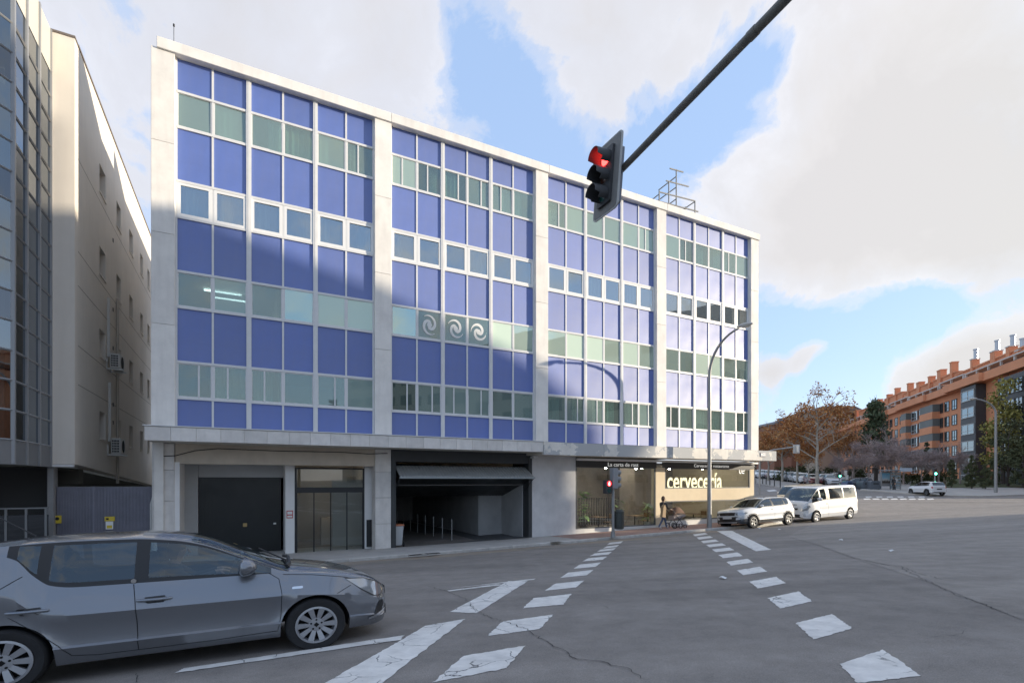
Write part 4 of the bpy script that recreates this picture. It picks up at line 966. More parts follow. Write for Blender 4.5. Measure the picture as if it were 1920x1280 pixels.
def make_car(sp, paint_mat_, name, lod=1):
    cg = sp.get('glass', carglass); cw = sp.get('screen', carglass2)
    S = CarShape(sp); e = empty(name); xf, xr = sp['W'][-1][0], sp['W'][0][0]
    step = .04 if lod == 1 else .12
    xs = set([round(xr+.0+i*step, 3) for i in range(int((xf-xr)/step)+1)]+[xf])
    for x_ in (xf, xr):
        for dd in ((.01, .025, .045, .07) if lod == 1 else (.03,)): xs.add(round(x_-math.copysign(dd, x_), 4))
    for xa in (sp['wf'], sp['wr']):
        for k in range(-14, 15) if lod == 1 else range(-5, 6): xs.add(round(xa+sp['arch']*math.sin(k/(14 if lod == 1 else 5)*math.pi/2)*.9999, 4))
    for a, b in sp['win']: xs.update((a, b))
    for k in ('ws', 'rs'): xs.update(sp[k])
    xs = sorted(xs)
    tl = [t for t, _ in sp['sec']]
    rings = []
    for x in xs:
        zb = S.bottom(x); zw = S.belt(x); pts = []
        zl0 = S.low(x)
        pts.append((0, zl0+.02)); pts.append((S.side_y(x, zb)*.90, zl0+.02 if zb <= zl0+1e-6 else zb))
        for t in tl:
            z = max(zb, .18+t*(zw-.18)); z = min(z, zw); pts.append((S.side_y(x, z), z))
        pts += S.upper(x)
        rings.append([(x, y, z) for y, z in pts])
    n = len(rings[0]); ib = 2+len(tl)-1           # belt index
    groups = {}
    def put(key, quad):
        groups.setdefault(key, []).append(quad)
    def inwin(x):
        for i, (a, b) in enumerate(sp['win']):
            if a-1e-6 <= x <= b+1e-6: return i
        return None
    for i in range(len(xs)-1):
        xm = (xs[i]+xs[i+1])/2
        for j in range(n-1):
            q = [rings[i][j], rings[i+1][j], rings[i+1][j+1], rings[i][j+1]]
            key = 'body'
            if ib <= j <= ib+5 and sp['win'][-1][0]-.05 < xm < sp['win'][0][1]+.1 and S.top(xm)-S.belt(xm) > .12:
                w = inwin(xm); tall = True
                if ib+2 <= j <= ib+3: key = ('win', w) if w is not None else 'trim'
                elif j in (ib, ib+1, ib+4): key = 'trim'
            if j >= ib+6:
                if sp['ws'][0] <= xm <= sp['ws'][1]: key = 'windscreen'
                elif sp['rs'][0] <= xm <= sp['rs'][1]: key = 'rear_window'
            if j == 0: key = 'under'
            if sp.get('clad') and key == 'body' and 1 <= j < ib:
                zc = sum(p[2] for p in q)/4; near = min(abs(math.hypot(xm-xa, zc-sp['wrad'])-sp['arch']) for xa in (sp['wf'], sp['wr']))
                if zc < sp['clad'] or near < .075: key = 'clad'
            put(key, q)
    for idx, sgn in ((0, 1), (-1, -1)):
        r = rings[idx]; xx = r[0][0]
        for j in range(n-1): put('body' if not (sp.get('clad') and (r[j][2]+r[j+1][2])/2 < sp['clad']) else 'clad', [r[j], r[j+1], (xx, 0, r[j+1][2]), (xx, 0, r[j][2])])
    mats = {'body': paint_mat_, 'trim': black_t, 'windscreen': cw, 'rear_window': cg, 'under': well_m, 'clad': PM('grey_cladding', (.045, .046, .05), .6) if 'grey_cladding' not in bpy.data.materials else bpy.data.materials['grey_cladding']}
    names = {'body': 'body', 'trim': 'window_trim', 'windscreen': 'windscreen', 'rear_window': 'rear_window', 'under': 'underbody', 'clad': 'lower_cladding'}
    for key, quads in groups.items():
        sides = [(1, quads)]
        if isinstance(key, tuple):
            for sg in (1, -1):
                build_quads('side_window', [[(x, y*sg, z) for x, y, z in q] for q in quads], cg, e)
            continue
        allq = quads+[[(x, -y, z) for x, y, z in q][::-1] for q in quads]
        o = build_quads(names[key], allq, mats[key], e)
        if key == 'body': e['_b'] = o.name
    # wheels
    tm, km, dm = wheel_meshes(sp['wrad'], .20, sp.get('spokes', 10), sp.get('rimmat', rim_m), sp['rim'])
    for xa in (sp['wf'], sp['wr']):
        for sg in (-1, 1):
            w = link('wheel', tm, e, (xa, sg*(S.W(0)-.105), sp['wrad']), (0, 0, 0 if sg < 0 else math.pi))
            link('rim', km, w)
            if lod == 1: link('brake_disc', dm, w)
        mb = MB(); Ra = sp['arch']*.995; yy = S.W(0)-.03
        pts = [(xa+Ra*math.cos(a), sp['wrad']+Ra*sp.get('archz', 1)*math.sin(a)) for a in [math.pi*k/16 for k in range(17)]]
        for sg in (-1, 1):
            yi = sg*(yy-.34); yo = sg*yy; mb = MB()
            vs = [(x, yi, z) for x, z in pts]+[(x, yo, z) for x, z in pts]; m = len(pts)
            mb.add(vs, [(k, k+1, m+k+1, m+k) for k in range(m-1)]+[tuple(range(m))])
            mb.build('wheel_well', well_m, e)
    return e, S
def build_quads(name, quads, mat, parent):
    me = bpy.data.meshes.new(name); bm = bmesh.new()
    for q in quads:
        vs = [bm.verts.new(p) for p in q]
        try: bm.faces.new(vs)
        except ValueError: pass
    bmesh.ops.remove_doubles(bm, verts=bm.verts[:], dist=.0008); bmesh.ops.dissolve_degenerate(bm, edges=bm.edges[:], dist=.0005)
    bmesh.ops.recalc_face_normals(bm, faces=bm.faces[:]); bm.to_mesh(me); bm.free(); me.materials.append(mat)
    me.polygons.foreach_set('use_smooth', [True]*len(me.polygons)); me.set_sharp_from_angle(angle=R(28)); return link(name, me, parent)
def side_patch(S, e, name, pts, mat, off=.006, sides=(-1, 1)):     # a piece lying on the flank, outline in (x, z)
    for sg in sides:
        bm = bmesh.new(); vs = [bm.verts.new((x, sg*(S.side_y(x, z)+off), z)) for x, z in pts]; f = bm.faces.new(vs); bmesh.ops.triangulate(bm, faces=[f]); bmesh.ops.subdivide_edges(bm, edges=bm.edges[:], cuts=3, use_grid_fill=True)
        for v in bm.verts: v.co.y = sg*(S.side_y(v.co.x, v.co.z)+off)
        mb = MB(); mb.bm(bm); mb.build(name, mat, e, 40)
def seam(S, e, pts, sides=(-1, 1), w=.0035, up=False):             # panel gap along a flank polyline
    P = []
    for (xa, za), (xb, zb) in zip(pts, pts[1:]):
        k = max(1, int(math.hypot(xb-xa, zb-za)/.03)); P += [(lerp(xa, xb, i/k), lerp(za, zb, i/k)) for i in range(k)]
    P.append(pts[-1])
    for sg in sides:
        mb = MB(); mb.tube([(x, sg*(S.side_y(x, z)+.0005), z) for x, z in P], w, 5); mb.build('panel_gap', seam_m, e)
def front_x(S, y, z, sgn=1):
    xf = S.sp['W'][-1][0] if sgn > 0 else S.sp['W'][0][0]; a, b = (.6*xf, xf)
    for _ in range(30):
        m = (a+b)/2
        if S.side_y(m, z) > abs(y): a = m
        else: b = m
    return a
def front_patch(S, e, name, pts, mat, off=.008, sgn=1, mirror=False):
    for mm in ((1, -1) if mirror else (1,)):
        bm = bmesh.new(); vs = [bm.verts.new((front_x(S, y, z, sgn)+sgn*off, y*mm, z)) for y, z in pts]; f = bm.faces.new(vs); bmesh.ops.triangulate(bm, faces=[f]); bmesh.ops.subdivide_edges(bm, edges=bm.edges[:], cuts=4, use_grid_fill=True)
        for v in bm.verts: v.co.x = front_x(S, v.co.y, v.co.z, sgn)+sgn*off
        mb = MB(); mb.bm(bm); mb.build(name, mat, e, 40)
def mirror_part(S, e, x, z, mat, size=1.0):
    for sg in (-1, 1):
        y = S.side_y(x, S.belt(x)); mb = MB()
        prof = []
        bm = bmesh.new(); bmesh.ops.create_uvsphere(bm, u_segments=16, v_segments=10, radius=1)
        for v in bm.verts:
            c = v.co; k = 1 if c.x > 0 else .45
            v.co = Vector((x+c.x*.085*k*size, sg*(y+.10+c.y*.095*size), z+.07+c.z*.068*size))
        mb.bm(bm); o = mb.build('door_mirror', mat, e, 50)
        mb = MB(); mb.tube([(x+.0, sg*(y-.02), z-.01), (x+.0, sg*(y+.05), z+.0), (x, sg*(y+.08), z+.04)], [.035, .03, .03], 8); mb.build('mirror_stalk', black_t, o)
def cabin(S, e, seats=((.05,), (-.75,))):
    mb = MB(); W = S.W(0)
    for xs_ in seats:
        for x in xs_:
            for sg in (-1, 1):
                y = sg*.36; mb.cbox(x-.25, x+.25, y-.24, y+.24, .35, .52, .04); mb.cbox(x-.36, x-.22, y-.23, y+.23, .5, 1.02, .04); mb.cbox(x-.35, x-.26, y-.11, y+.11, 1.05, 1.22, .03)
    mb.cbox(.55, .8, -W*.8, W*.8, .55, .88, .03); mb.box(-1.4, .8, -W*.82, W*.82, .25, .34)
    mb.build('seats', seat_m, e)
    mb = MB(); a = []
    for k in range(17): t = 2*math.pi*k/16; a.append((.42+.07*math.sin(t), .36+.18*math.cos(t), .86+.16*math.sin(t)))
    mb.tube(a, .013, 6); mb.build('steering_wheel', black_t, e)

SEC = [(0, .90), (.10, .945), (.19, .975), (.25, .998), (.275, .974), (.42, .964), (.56, .980), (.66, 1.0), (.70, .990), (.84, .957), (1.0, .905)]
hatch = dict(wf=1.2345, wr=-1.2345, wrad=.30, rim=.205, arch=.345, tumble=.40, sec=SEC,
    W=[(-1.99, .50), (-1.97, .62), (-1.90, .71), (-1.75, .78), (-1.45, .825), (-1.0, .845), (0, .85), (1.0, .842), (1.4, .825), (1.65, .79), (1.85, .725), (1.96, .64), (2.03, .52), (2.06, .38)],
    belt=[(-2.0, .90), (-1.9, .98), (-1.7, 1.13), (-1.5, 1.24), (-1.32, 1.29), (-1.18, 1.24), (-1.06, 1.08), (-.94, .972), (-.8, .942), (-.7, .938), (-.4, .935), (.3, .930), (.9, .925), (1.2, .895), (1.5, .84), (1.75, .765), (1.95, .655), (2.06, .57)],
    top=[(-1.99, .91), (-1.95, .98), (-1.88, 1.12), (-1.78, 1.26), (-1.68, 1.34), (-1.5, 1.385), (-1.2, 1.425), (-.8, 1.447), (-.4, 1.445), (-.05, 1.41), (.2, 1.345), (.5, 1.205), (.75, 1.075), (.95, .985), (1.1, .958), (1.35, .915), (1.6, .86), (1.8, .79), (1.95, .705), (2.03, .625), (2.06, .58)],
    low=[(-2, .34), (-1.9, .26), (-1.6, .22), (-.85, .20), (.85, .20), (1.6, .19), (1.85, .175), (2.0, .20), (2.06, .30)],
    crown=[(-2, .012), (-1.85, .05), (-1.5, .05), (.1, .055), (.8, .06), (1.0, .045), (2.06, .02)],
    win=[(.545, .80), (-.30, .50), (-1.16, -.42), (-1.44, -1.21)][::1], ws=(.10, .98), rs=(-1.96, -1.66))
hatch['win'] = [(.60, .86), (-.235, .56), (-.955, -.345), (-1.165, -1.035)]
# grey hatchback waiting at the lights
grey_paint = paintm('grey_paint', (.20, .21, .23), .6, .27)
gc, GS = make_car(hatch, grey_paint, 'grey_hatchback')
tag(gc, 'dark grey five door hatchback waiting at the stop line', 'car')
Zf = 5.41; Xf = (594-960)/FPX*Zf
fs, fw = FI(Xf, Zf); fw -= .84; gx, gy = F(fs-1.2345, fw); gsl = (gz(*F(fs, fw))-gz(*F(fs-2.469, fw)))/2.469; tilt = (gz(*F(fs, fw+.7))-gz(*F(fs, fw-.7)))/1.4
gc.location = (gx, gy, gz(gx, gy)); gc.rotation_euler = (-tilt*.6, -gsl, TH); gc.scale = (1, 1, .90)
def detail_hatch(e, S):
    seam(S, e, [(.79, .93), (.88, .86), (.905, .70), (.895, .45), (.865, .29)]); seam(S, e, [(-.345, .925), (-.33, .80), (-.31, .55), (-.30, .265)])
    seam(S, e, [(-1.12, 1.08), (-1.33, .92), (-1.36, .84), (-1.22, .73), (-1.0, .54), (-.84, .37), (-.78, .29), (-.6, .265), (.3, .262), (.865, .28)])
    seam(S, e, [(1.60, .71), (1.45, .635)]); seam(S, e, [(.92, .905), (1.2, .875), (1.5, .82), (1.66, .775)])
    side_patch(S, e, 'headlight', [(1.55, .79), (1.75, .77), (1.88, .715), (1.965, .655), (1.985, .60), (1.945, .54), (1.86, .555), (1.72, .65)], lamp_clear)
    side_patch(S, e, 'headlight_bezel', [(1.54, .80), (1.75, .778), (1.89, .722), (1.975, .66), (1.995, .60), (1.95, .53), (1.855, .545), (1.71, .645)], black_t, off=.002)
    side_patch(S, e, 'air_intake', [(1.86, .30), (1.97, .34), (2.0, .42), (1.98, .47), (1.93, .46)], black_t)
    side_patch(S, e, 'bumper_lip', [(1.80, .262), (1.98, .285), (2.03, .335), (2.02, .35), (1.96, .31), (1.80, .285)], rim_m, off=.012)
    side_patch(S, e, 'side_indicator', [(1.005, .735), (1.10, .735), (1.11, .75), (1.10, .762), (1.01, .762), (1.0, .75)], chrome, off=.004)
    side_patch(S, e, 'tail_light', [(-1.80, .86), (-1.93, .88), (-1.95, .72), (-1.85, .70)], lamp_red)
    front_patch(S, e, 'grille', [(-.42, .50), (.42, .50), (.36, .60), (-.36, .60)], black_t); front_patch(S, e, 'lower_grille', [(-.5, .26), (.5, .26), (.45, .38), (-.45, .38)], black_t)
    for xh, zh in ((-.17, .755), (-1.06, .745)):
        side_patch(S, e, 'handle_recess', [(xh-.10, zh), (xh-.08, zh+.035), (xh+.07, zh+.04), (xh+.09, zh), (xh+.06, zh-.028), (xh-.06, zh-.03)], black_t, off=.001)
        for sg in (-1, 1):
            mb = MB(); P = [(xh-.15+.02*i*1.0, sg*(S.side_y(xh, zh)+.004+.022*math.sin(math.pi*min(1, i/14))), zh+.008) for i in range(15)]; mb.tube(P, [.011]+[.016]*13+[.011], 8); mb.build('door_handle', grey_paint, e, 40)
    mirror_part(S, e, .56, .955, grey_paint, 1.4)
    mb = MB(); mb.tube([(-1.25, 0, 1.43), (-1.62, 0, 1.72)], [.008, .003], 5); mb.build('roof_aerial', black_t, e)
    mb = MB(); mb.tube([(1.0, .5, 1.0), (1.02, 0, 1.03), (1.0, -.5, 1.0), (.96, -.62, .985)], .02, 6); mb.tube([(.98, -.3, 1.02), (.72, .3, 1.135)], .01, 5); mb.build('wipers', black_t, e)
    mb = MB(); mb.lathe([(.022, -.003), (.022, .003)], 12, 'y', (-.345, -(S.side_y(-.345, .93)+.004), .958)); mb.build('badge', chrome, e)
    cabin(S, e)
detail_hatch(gc, GS)

# white crossover hatchback parked by the bar
cross = dict(hatch); cross.update(wrad=.325, rim=.215, arch=.375, clad=.46, glass=dkglass, screen=dkglass, spokes=5, rimmat=rim_d, wf=1.295, wr=-1.295, ws=(.18, 1.02), rs=(-1.97, -1.72),
    W=[(-2.03, .52), (-2.0, .66), (-1.92, .76), (-1.7, .82), (-1.3, .85), (0, .862), (1.1, .86), (1.5, .845), (1.75, .81), (1.9, .75), (1.98, .68), (2.03, .58), (2.05, .44)],
    belt=[(-2.03, .98), (-1.9, 1.02), (-1.6, 1.08), (-1.2, 1.06), (-.5, 1.035), (.4, 1.02), (.95, 1.01), (1.3, .99), (1.6, .965), (1.85, .93), (2.0, .885), (2.05, .85)],
    top=[(-2.03, .99), (-1.98, 1.1), (-1.9, 1.27), (-1.8, 1.41), (-1.65, 1.48), (-1.2, 1.525), (-.6, 1.54), (-.1, 1.52), (.2, 1.46), (.55, 1.30), (.85, 1.15), (1.02, 1.075), (1.3, 1.05), (1.6, 1.01), (1.85, .965), (2.0, .905), (2.05, .865)],
    low=[(-2.03, .40), (-1.9, .30), (-1.6, .26), (-.85, .25), (.85, .25), (1.7, .25), (1.95, .25), (2.05, .32)],
    win=[(.66, .90), (-.24, .60), (-1.16, -.36), (-1.50, -1.22)])
white_paint = paintm('white_paint', (.60, .61, .62), .0, .4)
dc, DS = make_car(cross, white_paint, 'white_crossover'); tag(dc, 'white five door crossover with grey cladding parked by the kerb outside the bar', 'car')
def park(e, s, w, rz, sc=(1, 1, 1)):
    x, y = F(s, w); e.location = (x, y, gz(x, y)); e.rotation_euler = (0, 0, rz)
    d = Vector((math.cos(rz), math.sin(rz))); g = (gz(x+d.x*1.2, y+d.y*1.2)-gz(x-d.x*1.2, y-d.y*1.2))/2.4; nrm = Vector((-d.y, d.x)); g2 = (gz(x+nrm.x*.7, y+nrm.y*.7)-gz(x-nrm.x*.7, y-nrm.y*.7))/1.4
    e.rotation_euler = (g2, -g, rz); e.scale = sc
def detail_cross(e, S):
    seam(S, e, [(.84, 1.01), (.90, .85), (.90, .55), (.86, .42)]); seam(S, e, [(-.30, 1.02), (-.28, .7), (-.28, .42)]); seam(S, e, [(-1.36, 1.04), (-1.40, .85), (-1.1, .66), (-.86, .42)])
    front_patch(S, e, 'headlight', [(.46, .80), (.50, .70), (.70, .685), (.80, .73), (.815, .80), (.78, .835), (.6, .825)], lamp_clear, .012, mirror=True)
    front_patch(S, e, 'grille', [(-.47, .83), (-.42, .68), (.42, .68), (.47, .83), (.3, .84), (-.3, .84)], black_t, .012)
    front_patch(S, e, 'lower_grille', [(-.66, .36), (.66, .36), (.70, .55), (.5, .62), (-.5, .62), (-.70, .55)], black_t, .014)
    front_patch(S, e, 'grille_emblem', [(-.11, .755), (-.07, .755), (0, .722), (.07, .755), (.11, .755), (.02, .70), (-.02, .70)], chrome, .026)
    front_patch(S, e, 'number_plate', [(-.26, .52), (.26, .52), (.26, .63), (-.26, .63)], plate_m, .024)
    front_patch(S, e, 'skid_plate', [(-.5, .30), (.5, .30), (.55, .36), (-.55, .36)], rim_m, .018)
    front_patch(S, e, 'fog_light', [(.66, .47), (.74, .46), (.76, .53), (.68, .54)], lamp_clear, .022, mirror=True)
    side_patch(S, e, 'tail_light', [(-1.86, .88), (-1.96, .90), (-1.98, 1.05), (-1.9, 1.08)], lamp_red)
    for xh, zh in ((-.12, .90), (-1.02, .91)): side_patch(S, e, 'door_handle', [(xh-.10, zh-.02), (xh+.08, zh-.02), (xh+.08, zh+.02), (xh-.10, zh+.02)], black_t, off=.014)
    mirror_part(S, e, .66, 1.03, white_paint)
    for sg in (-1, 1):
        mb = MB(); mb.tube([(.05, sg*.56, 1.50), (0, sg*.56, 1.555), (-1.2, sg*.56, 1.57), (-1.45, sg*.56, 1.52)], .018, 6); mb.build('roof_rail', rim_d, e)
    front_patch(S, e, 'sun_shade', [(-.05, .9)], chrome) if False else None
    cabin(S, e)
detail_cross(dc, DS)
# front wheel stands at picture point (1413, 990)
c = gp(1413, 990); s0, w0 = FI(c.x, c.y); park(dc, s0+1.295, w0-.80, TH+math.pi, (1, 1, .94))

# white van behind it
vsec = [(0, .93), (.15, .965), (.28, .985), (.34, .99), (.38, .975), (.6, .985), (.85, .985), (.92, .97), (1.0, .955)]
van = dict(glass=dkglass, screen=dkglass, wf=1.55, wr=-1.55, wrad=.33, rim=.215, arch=.385, tumble=.16, sec=vsec, spokes=5, ws=(1.22, 2.05), rs=(-2.42, -2.40),
    W=[(-2.42, .80), (-2.40, .86), (-2.3, .90), (-1.5, .93), (0, .94), (1.2, .935), (1.7, .91), (2.05, .84), (2.22, .74), (2.32, .60), (2.36, .46)],
    belt=[(-2.42, 1.18), (0, 1.18), (1.0, 1.17), (1.5, 1.14), (1.9, 1.08), (2.15, 1.0), (2.3, .86), (2.36, .74)],
    top=[(-2.42, 1.80), (-2.38, 1.90), (-2.25, 1.95), (-1, 1.97), (.5, 1.97), (1.0, 1.94), (1.25, 1.86), (1.55, 1.64), (1.85, 1.38), (2.05, 1.21), (2.2, 1.09), (2.3, .95), (2.36, .80)],
    low=[(-2.42, .36), (-2.2, .30), (-.9, .27), (.9, .27), (2.0, .25), (2.25, .27), (2.36, .36)],
    crown=[(-2.42, .06), (1.0, .06), (1.3, .05), (2.36, .03)],
    win=[(1.22, 1.72), (.62, 1.10), (-.95, .30), (-2.22, -1.05)])
vw, VS = make_car(van, white_paint, 'white_van'); tag(vw, 'white passenger van parked behind the crossover, its flank sunlit', 'van')
front_patch(VS, vw, 'headlight', [(.50, .72), (.62, .66), (.80, .72), (.86, .90), (.83, .98), (.72, .93)], lamp_clear, .012, mirror=True)
front_patch(VS, vw, 'grille', [(-.42, .82), (-.36, .72), (.36, .72), (.42, .82)], black_t, .012); front_patch(VS, vw, 'bonnet_vent', [(-.35, .99), (.35, .99), (.35, 1.02), (-.35, 1.02)], black_t, .012)
front_patch(VS, vw, 'lower_grille', [(-.5, .34), (.5, .34), (.5, .48), (-.5, .48)], black_t, .012); front_patch(VS, vw, 'fog_light', [(.64, .40), (.74, .40), (.74, .50), (.64, .50)], lamp_clear, .014, mirror=True)
seam(VS, vw, [(.50, 1.9), (.50, 1.2), (.48, .5), (.46, .34)]); seam(VS, vw, [(1.32, 1.15), (1.25, .9), (1.16, .75)]); side_patch(VS, vw, 'door_handle', [(.56, .98), (.66, .98), (.66, 1.08), (.56, 1.08)], black_t, off=.012)
mirror_part(VS, vw, 1.36, 1.22, white_paint, 1.5); cabin(VS, vw, ((.75,), (-.3,), (-1.3,)))
c = gp(1529, 977); s0, w0 = FI(c.x, c.y); park(vw, s0+1.55, w0-.85, TH+math.pi, (1, 1, .99))

# small cars farther up the street share a coarser body
far_b = dict(hatch); 
fcar, FS = make_car(far_b, paintm('far_white', (.55, .56, .58)), 'parked_car', lod=2)
side_patch(FS, fcar, 'headlight', [(1.60, .775), (1.88, .695), (1.965, .61), (1.86, .575), (1.74, .665)], lamp_clear); side_patch(FS, fcar, 'tail_light', [(-1.80, .86), (-1.93, .88), (-1.95, .72), (-1.85, .70)], lamp_red)
front_patch(FS, fcar, 'grille', [(-.42, .50), (.42, .50), (.36, .60), (-.36, .60)], black_t)
suv = dict(cross); suv.update(spokes=5, clad=.36)
sv, SS = make_car(suv, white_paint, 'white_suv', lod=2); tag(sv, 'white sport utility car pulling in beside the bus shelter', 'car')
front_patch(SS, sv, 'rear_screen', [(-.55, 1.08), (.55, 1.08), (.5, 1.36), (-.5, 1.36)], carglass, .0, sgn=-1) if False else None
front_patch(SS, sv, 'tail_light', [(.60, .80), (.74, .80), (.74, .98), (.62, .98)], lamp_red, .012, sgn=-1, mirror=True)
front_patch(SS, sv, 'number_plate', [(-.26, .66), (.26, .66), (.26, .77), (-.26, .77)], black_t, .012, sgn=-1)
c = gp(1737, 928); sv.location = c; sv.rotation_euler = (0, 0, R(84)); sv.scale = (.82, .82, .82)
FAR = []
def far_car(x, y, rz, col, label, sc, group='cars parked along the far street'):
    o = fcar if not FAR else copy_tree(fcar)
    FAR.append(o); p = gp(x, y); o.location = p; o.rotation_euler = (0, 0, rz); o.scale = (sc, sc, sc*.95); tag(o, label, 'car', group)
    m = paintm('far_paint', col); 
    for ch in o.children:
        if ch.name.startswith('body'):
            ch.material_slots[0].link = 'OBJECT'; ch.material_slots[0].material = m
    return o
# ------------------------------------------------------------------ street furniture
U3 = Vector((CU, SU, 0)); N3 = Vector((-SU, CU, 0)); Z3 = Vector((0, 0, 1))
sig_grey = PM('signal_grey', (.17, .165, .155), .6, var=.1, scale=6); sig_black = PM('signal_black', (.045, .046, .048), .5); sig_edge = PM('signal_edge', (.42, .42, .40), .5)
arm_m = PM('arm_paint', (.14, .135, .12), .6, var=.25, scale=8, bump=.2, bscale=20)
red_on = PM('red_light_on', (.6, .02, .02), .3, emit=(1, .035, .03), estr=3.2); red_off = PM('amber_off', (.06, .018, .01), .15, coat=1); grn_off = PM('green_off', (.008, .05, .045), .12, coat=1)
grn_on = PM('green_light_on', (.02, .5, .3), .3, emit=(.1, 1, .6), estr=4)
polem = PM('galvanised_pole', (.30, .30, .295), .5, .4, var=.12, scale=5)
def frame_pts(o, a, b, c): return lambda x, y, z: o+a*x+b*y+c*z
# overhead signal: faces along the street towards the waiting car
base = Vector((4.35, -.15, gz(4.35, -.15)))
ov = empty('overhead_traffic_signal', base, 0, 'overhead traffic light showing red on a long dark arm above the street', 'traffic light')
hn = 4.60+CAMZ; near = Vector((.2085*7.4, 7.4, 0))
armA = Vector((1.63, 7.62, hn)); armB = Vector((2.60, 4.985, hn+.0)); dirn = (armB-armA).normalized(); armC = armA+dirn*8.2
mb = MB(); L0 = -base
mb.tube([armA+L0-dirn*.05, armA.lerp(armC, .3)+L0, armA.lerp(armC, .62)+L0], [.046, .048, .051], 16); mb.build('arm', arm_m, ov, 40)
mb = MB(); mb.tube([armA.lerp(armC, .615)+L0, armC+L0+Vector((0, 0, .02)), Vector((0, 0, hn-base.z-.5)), Vector((0, 0, 2.5)), (0, 0, 0)], [.052, .07, .10, .11, .13], 16); mb.build('pole', arm_m, ov, 40)
mb = MB(); j = armA.lerp(armC, .30)+L0; mb.tube([j-dirn*.05, j+dirn*.05], .054, 16); mb.build('arm_joint', arm_m, ov, 40)
tilt_ = R(5); ZZ = (Z3*math.cos(tilt_)-U3*math.sin(tilt_)*-1).normalized(); CC = (-U3*math.cos(tilt_)-Z3*math.sin(tilt_)).normalized()
ctr = Vector((near.x, near.y, 0))+N3*.27; ctr.z = CAMZ+(901-331)/FPX*7.62
Pf = frame_pts(ctr+L0, N3, ZZ, CC)          # x across, y up, z out of the face
def rrect(w, h, r, n=5):
    out = []
    for cx, cy, a0 in ((w-r, h-r, 0), (-w+r, h-r, 90), (-w+r, -h+r, 180), (w-r, -h+r, 270)):
        for k in range(n+1): a = R(a0+90*k/n); out.append((cx+r*math.cos(a), cy+r*math.sin(a)))
    return out
def plate3(P, outline, z0, z1):
    n = len(outline); mb = MB(); mb.add([P(x, y, z0) for x, y in outline]+[P(x, y, z1) for x, y in outline], [tuple(range(n)), tuple(range(n, 2*n))[::-1]]+[(i, (i+1) % n, n+(i+1) % n, n+i) for i in range(n)]); return mb
BWd, BHt = .29, .575
plate3(Pf, rrect(BWd, BHt, .07), -.012, .012).build('backboard_edge', sig_edge, ov)
plate3(Pf, rrect(BWd-.022, BHt-.022, .055), .0125, .018).build('backboard', sig_grey, ov)
plate3(Pf, rrect(.15, .43, .02), .0185, .06).build('signal_body', sig_black, ov)
plate3(Pf, rrect(.15, .43, .03), -.16, -.0125).build('housing', PM('housing_grey', (.17, .19, .23), .5), ov)
for k, lm in ((1, red_on), (0, red_off), (-1, grn_off)):
    yc = k*.275; rad = .105; mb = MB(); n = 20
    # lens dome
    prof = [(rad*.98, .062), (rad*.8, .075), (rad*.45, .088), (.001, .093)]; vs = []; fs = []
    for r, h in prof:
        for q in range(n): a = 2*math.pi*q/n; vs.append(Pf(r*math.cos(a), yc+r*math.sin(a), h))
    for i in range(3):
        for q in range(n): fs.append((i*n+q, i*n+(q+1) % n, (i+1)*n+(q+1) % n, (i+1)*n+q))
    mb.add(vs, fs); lens = mb.build('lens', lm, ov, 60)
    # visor: a tunnel, cut away underneath
    mb = MB(); vs = []; fs = []; A = [R(-50+280*q/28) for q in range(29)]
    for inner_ in (0, 1):
        r = rad+.018-.008*inner_
        for a in A:
            ln = .24 if math.sin(a) > -.2 else .15
            vs.append(Pf(r*math.cos(a), yc+r*math.sin(a), .055)); vs.append(Pf(r*math.cos(a), yc+r*math.sin(a), .055+ln))
    m = len(A)*2
    for i in range(len(A)-1):
        for o in (0, m): fs.append((o+2*i, o+2*i+1, o+2*i+3, o+2*i+2))
        fs.append((2*i+1, m+2*i+1, m+2*i+3, 2*i+3))
    mb.add(vs, fs); mb.build('visor', sig_black, ov, 40)

# pedestrian signal post outside the bar
pb = gp(1149.5, 1007, szw); ps = empty('pedestrian_signal', pb, TH, 'grey signal post by the bar with a red standing man', 'traffic light')
k = pb.y/FPX; H = (1007-880)*k
mb = MB(); mb.tube([(0, 0, 0), (0, 0, .25)], [.11, .085], 14); mb.tube([(0, 0, .25), (0, 0, H)], .062, 14); mb.build('post', polem, ps, 40)
sgrey = PM('signal_case_grey', (.25, .26, .27), .55)
mb = MB(); mb.cbox(-.10, .17, -.15, .12, H-.80, H+.06, .03); vh = mb.build('vehicle_signal', sgrey, ps)
for i in range(3):
    mb = MB(); mb.tube([(.17, 0, H-.10-i*.27), (.36, 0, H-.12-i*.27)], .10, 12, cap=False); mb.build('visor', sgrey, vh)
mb = MB(); mb.cbox(-.44, -.12, -.10, .12, H-1.0, H-.44, .02); pd = mb.build('pedestrian_head', sig_black, ps)
mb = MB(); mb.lathe([(.105, -.112), (.105, -.102)], 18, 'y', (-.28, 0, H-.58)); rl_ = mb.build('red_lens', PM('red_glow', (.5, .01, .01), .4, emit=(1, .02, .03), estr=1.2), pd)
man = PM('red_man', (1, .3, .3), .4, emit=(1, .35, .32), estr=4)
mb = MB(); mb.box(-.305, -.255, -.118, -.1125, H-.66, H-.55); mb.lathe([(.022, -.118), (.022, -.1125)], 10, 'y', (-.28, 0, H-.525)); mb.build('standing_man', man, rl_)
mb = MB(); mb.lathe([(.10, -.112), (.10, -.102)], 18, 'y', (-.28, 0, H-.86)); mb.build('green_lens', grn_off, pd)
mb = MB(); mb.box(-.14, .0, -.03, .03, H-.75, H-.68); mb.build('bracket', sgrey, ps)
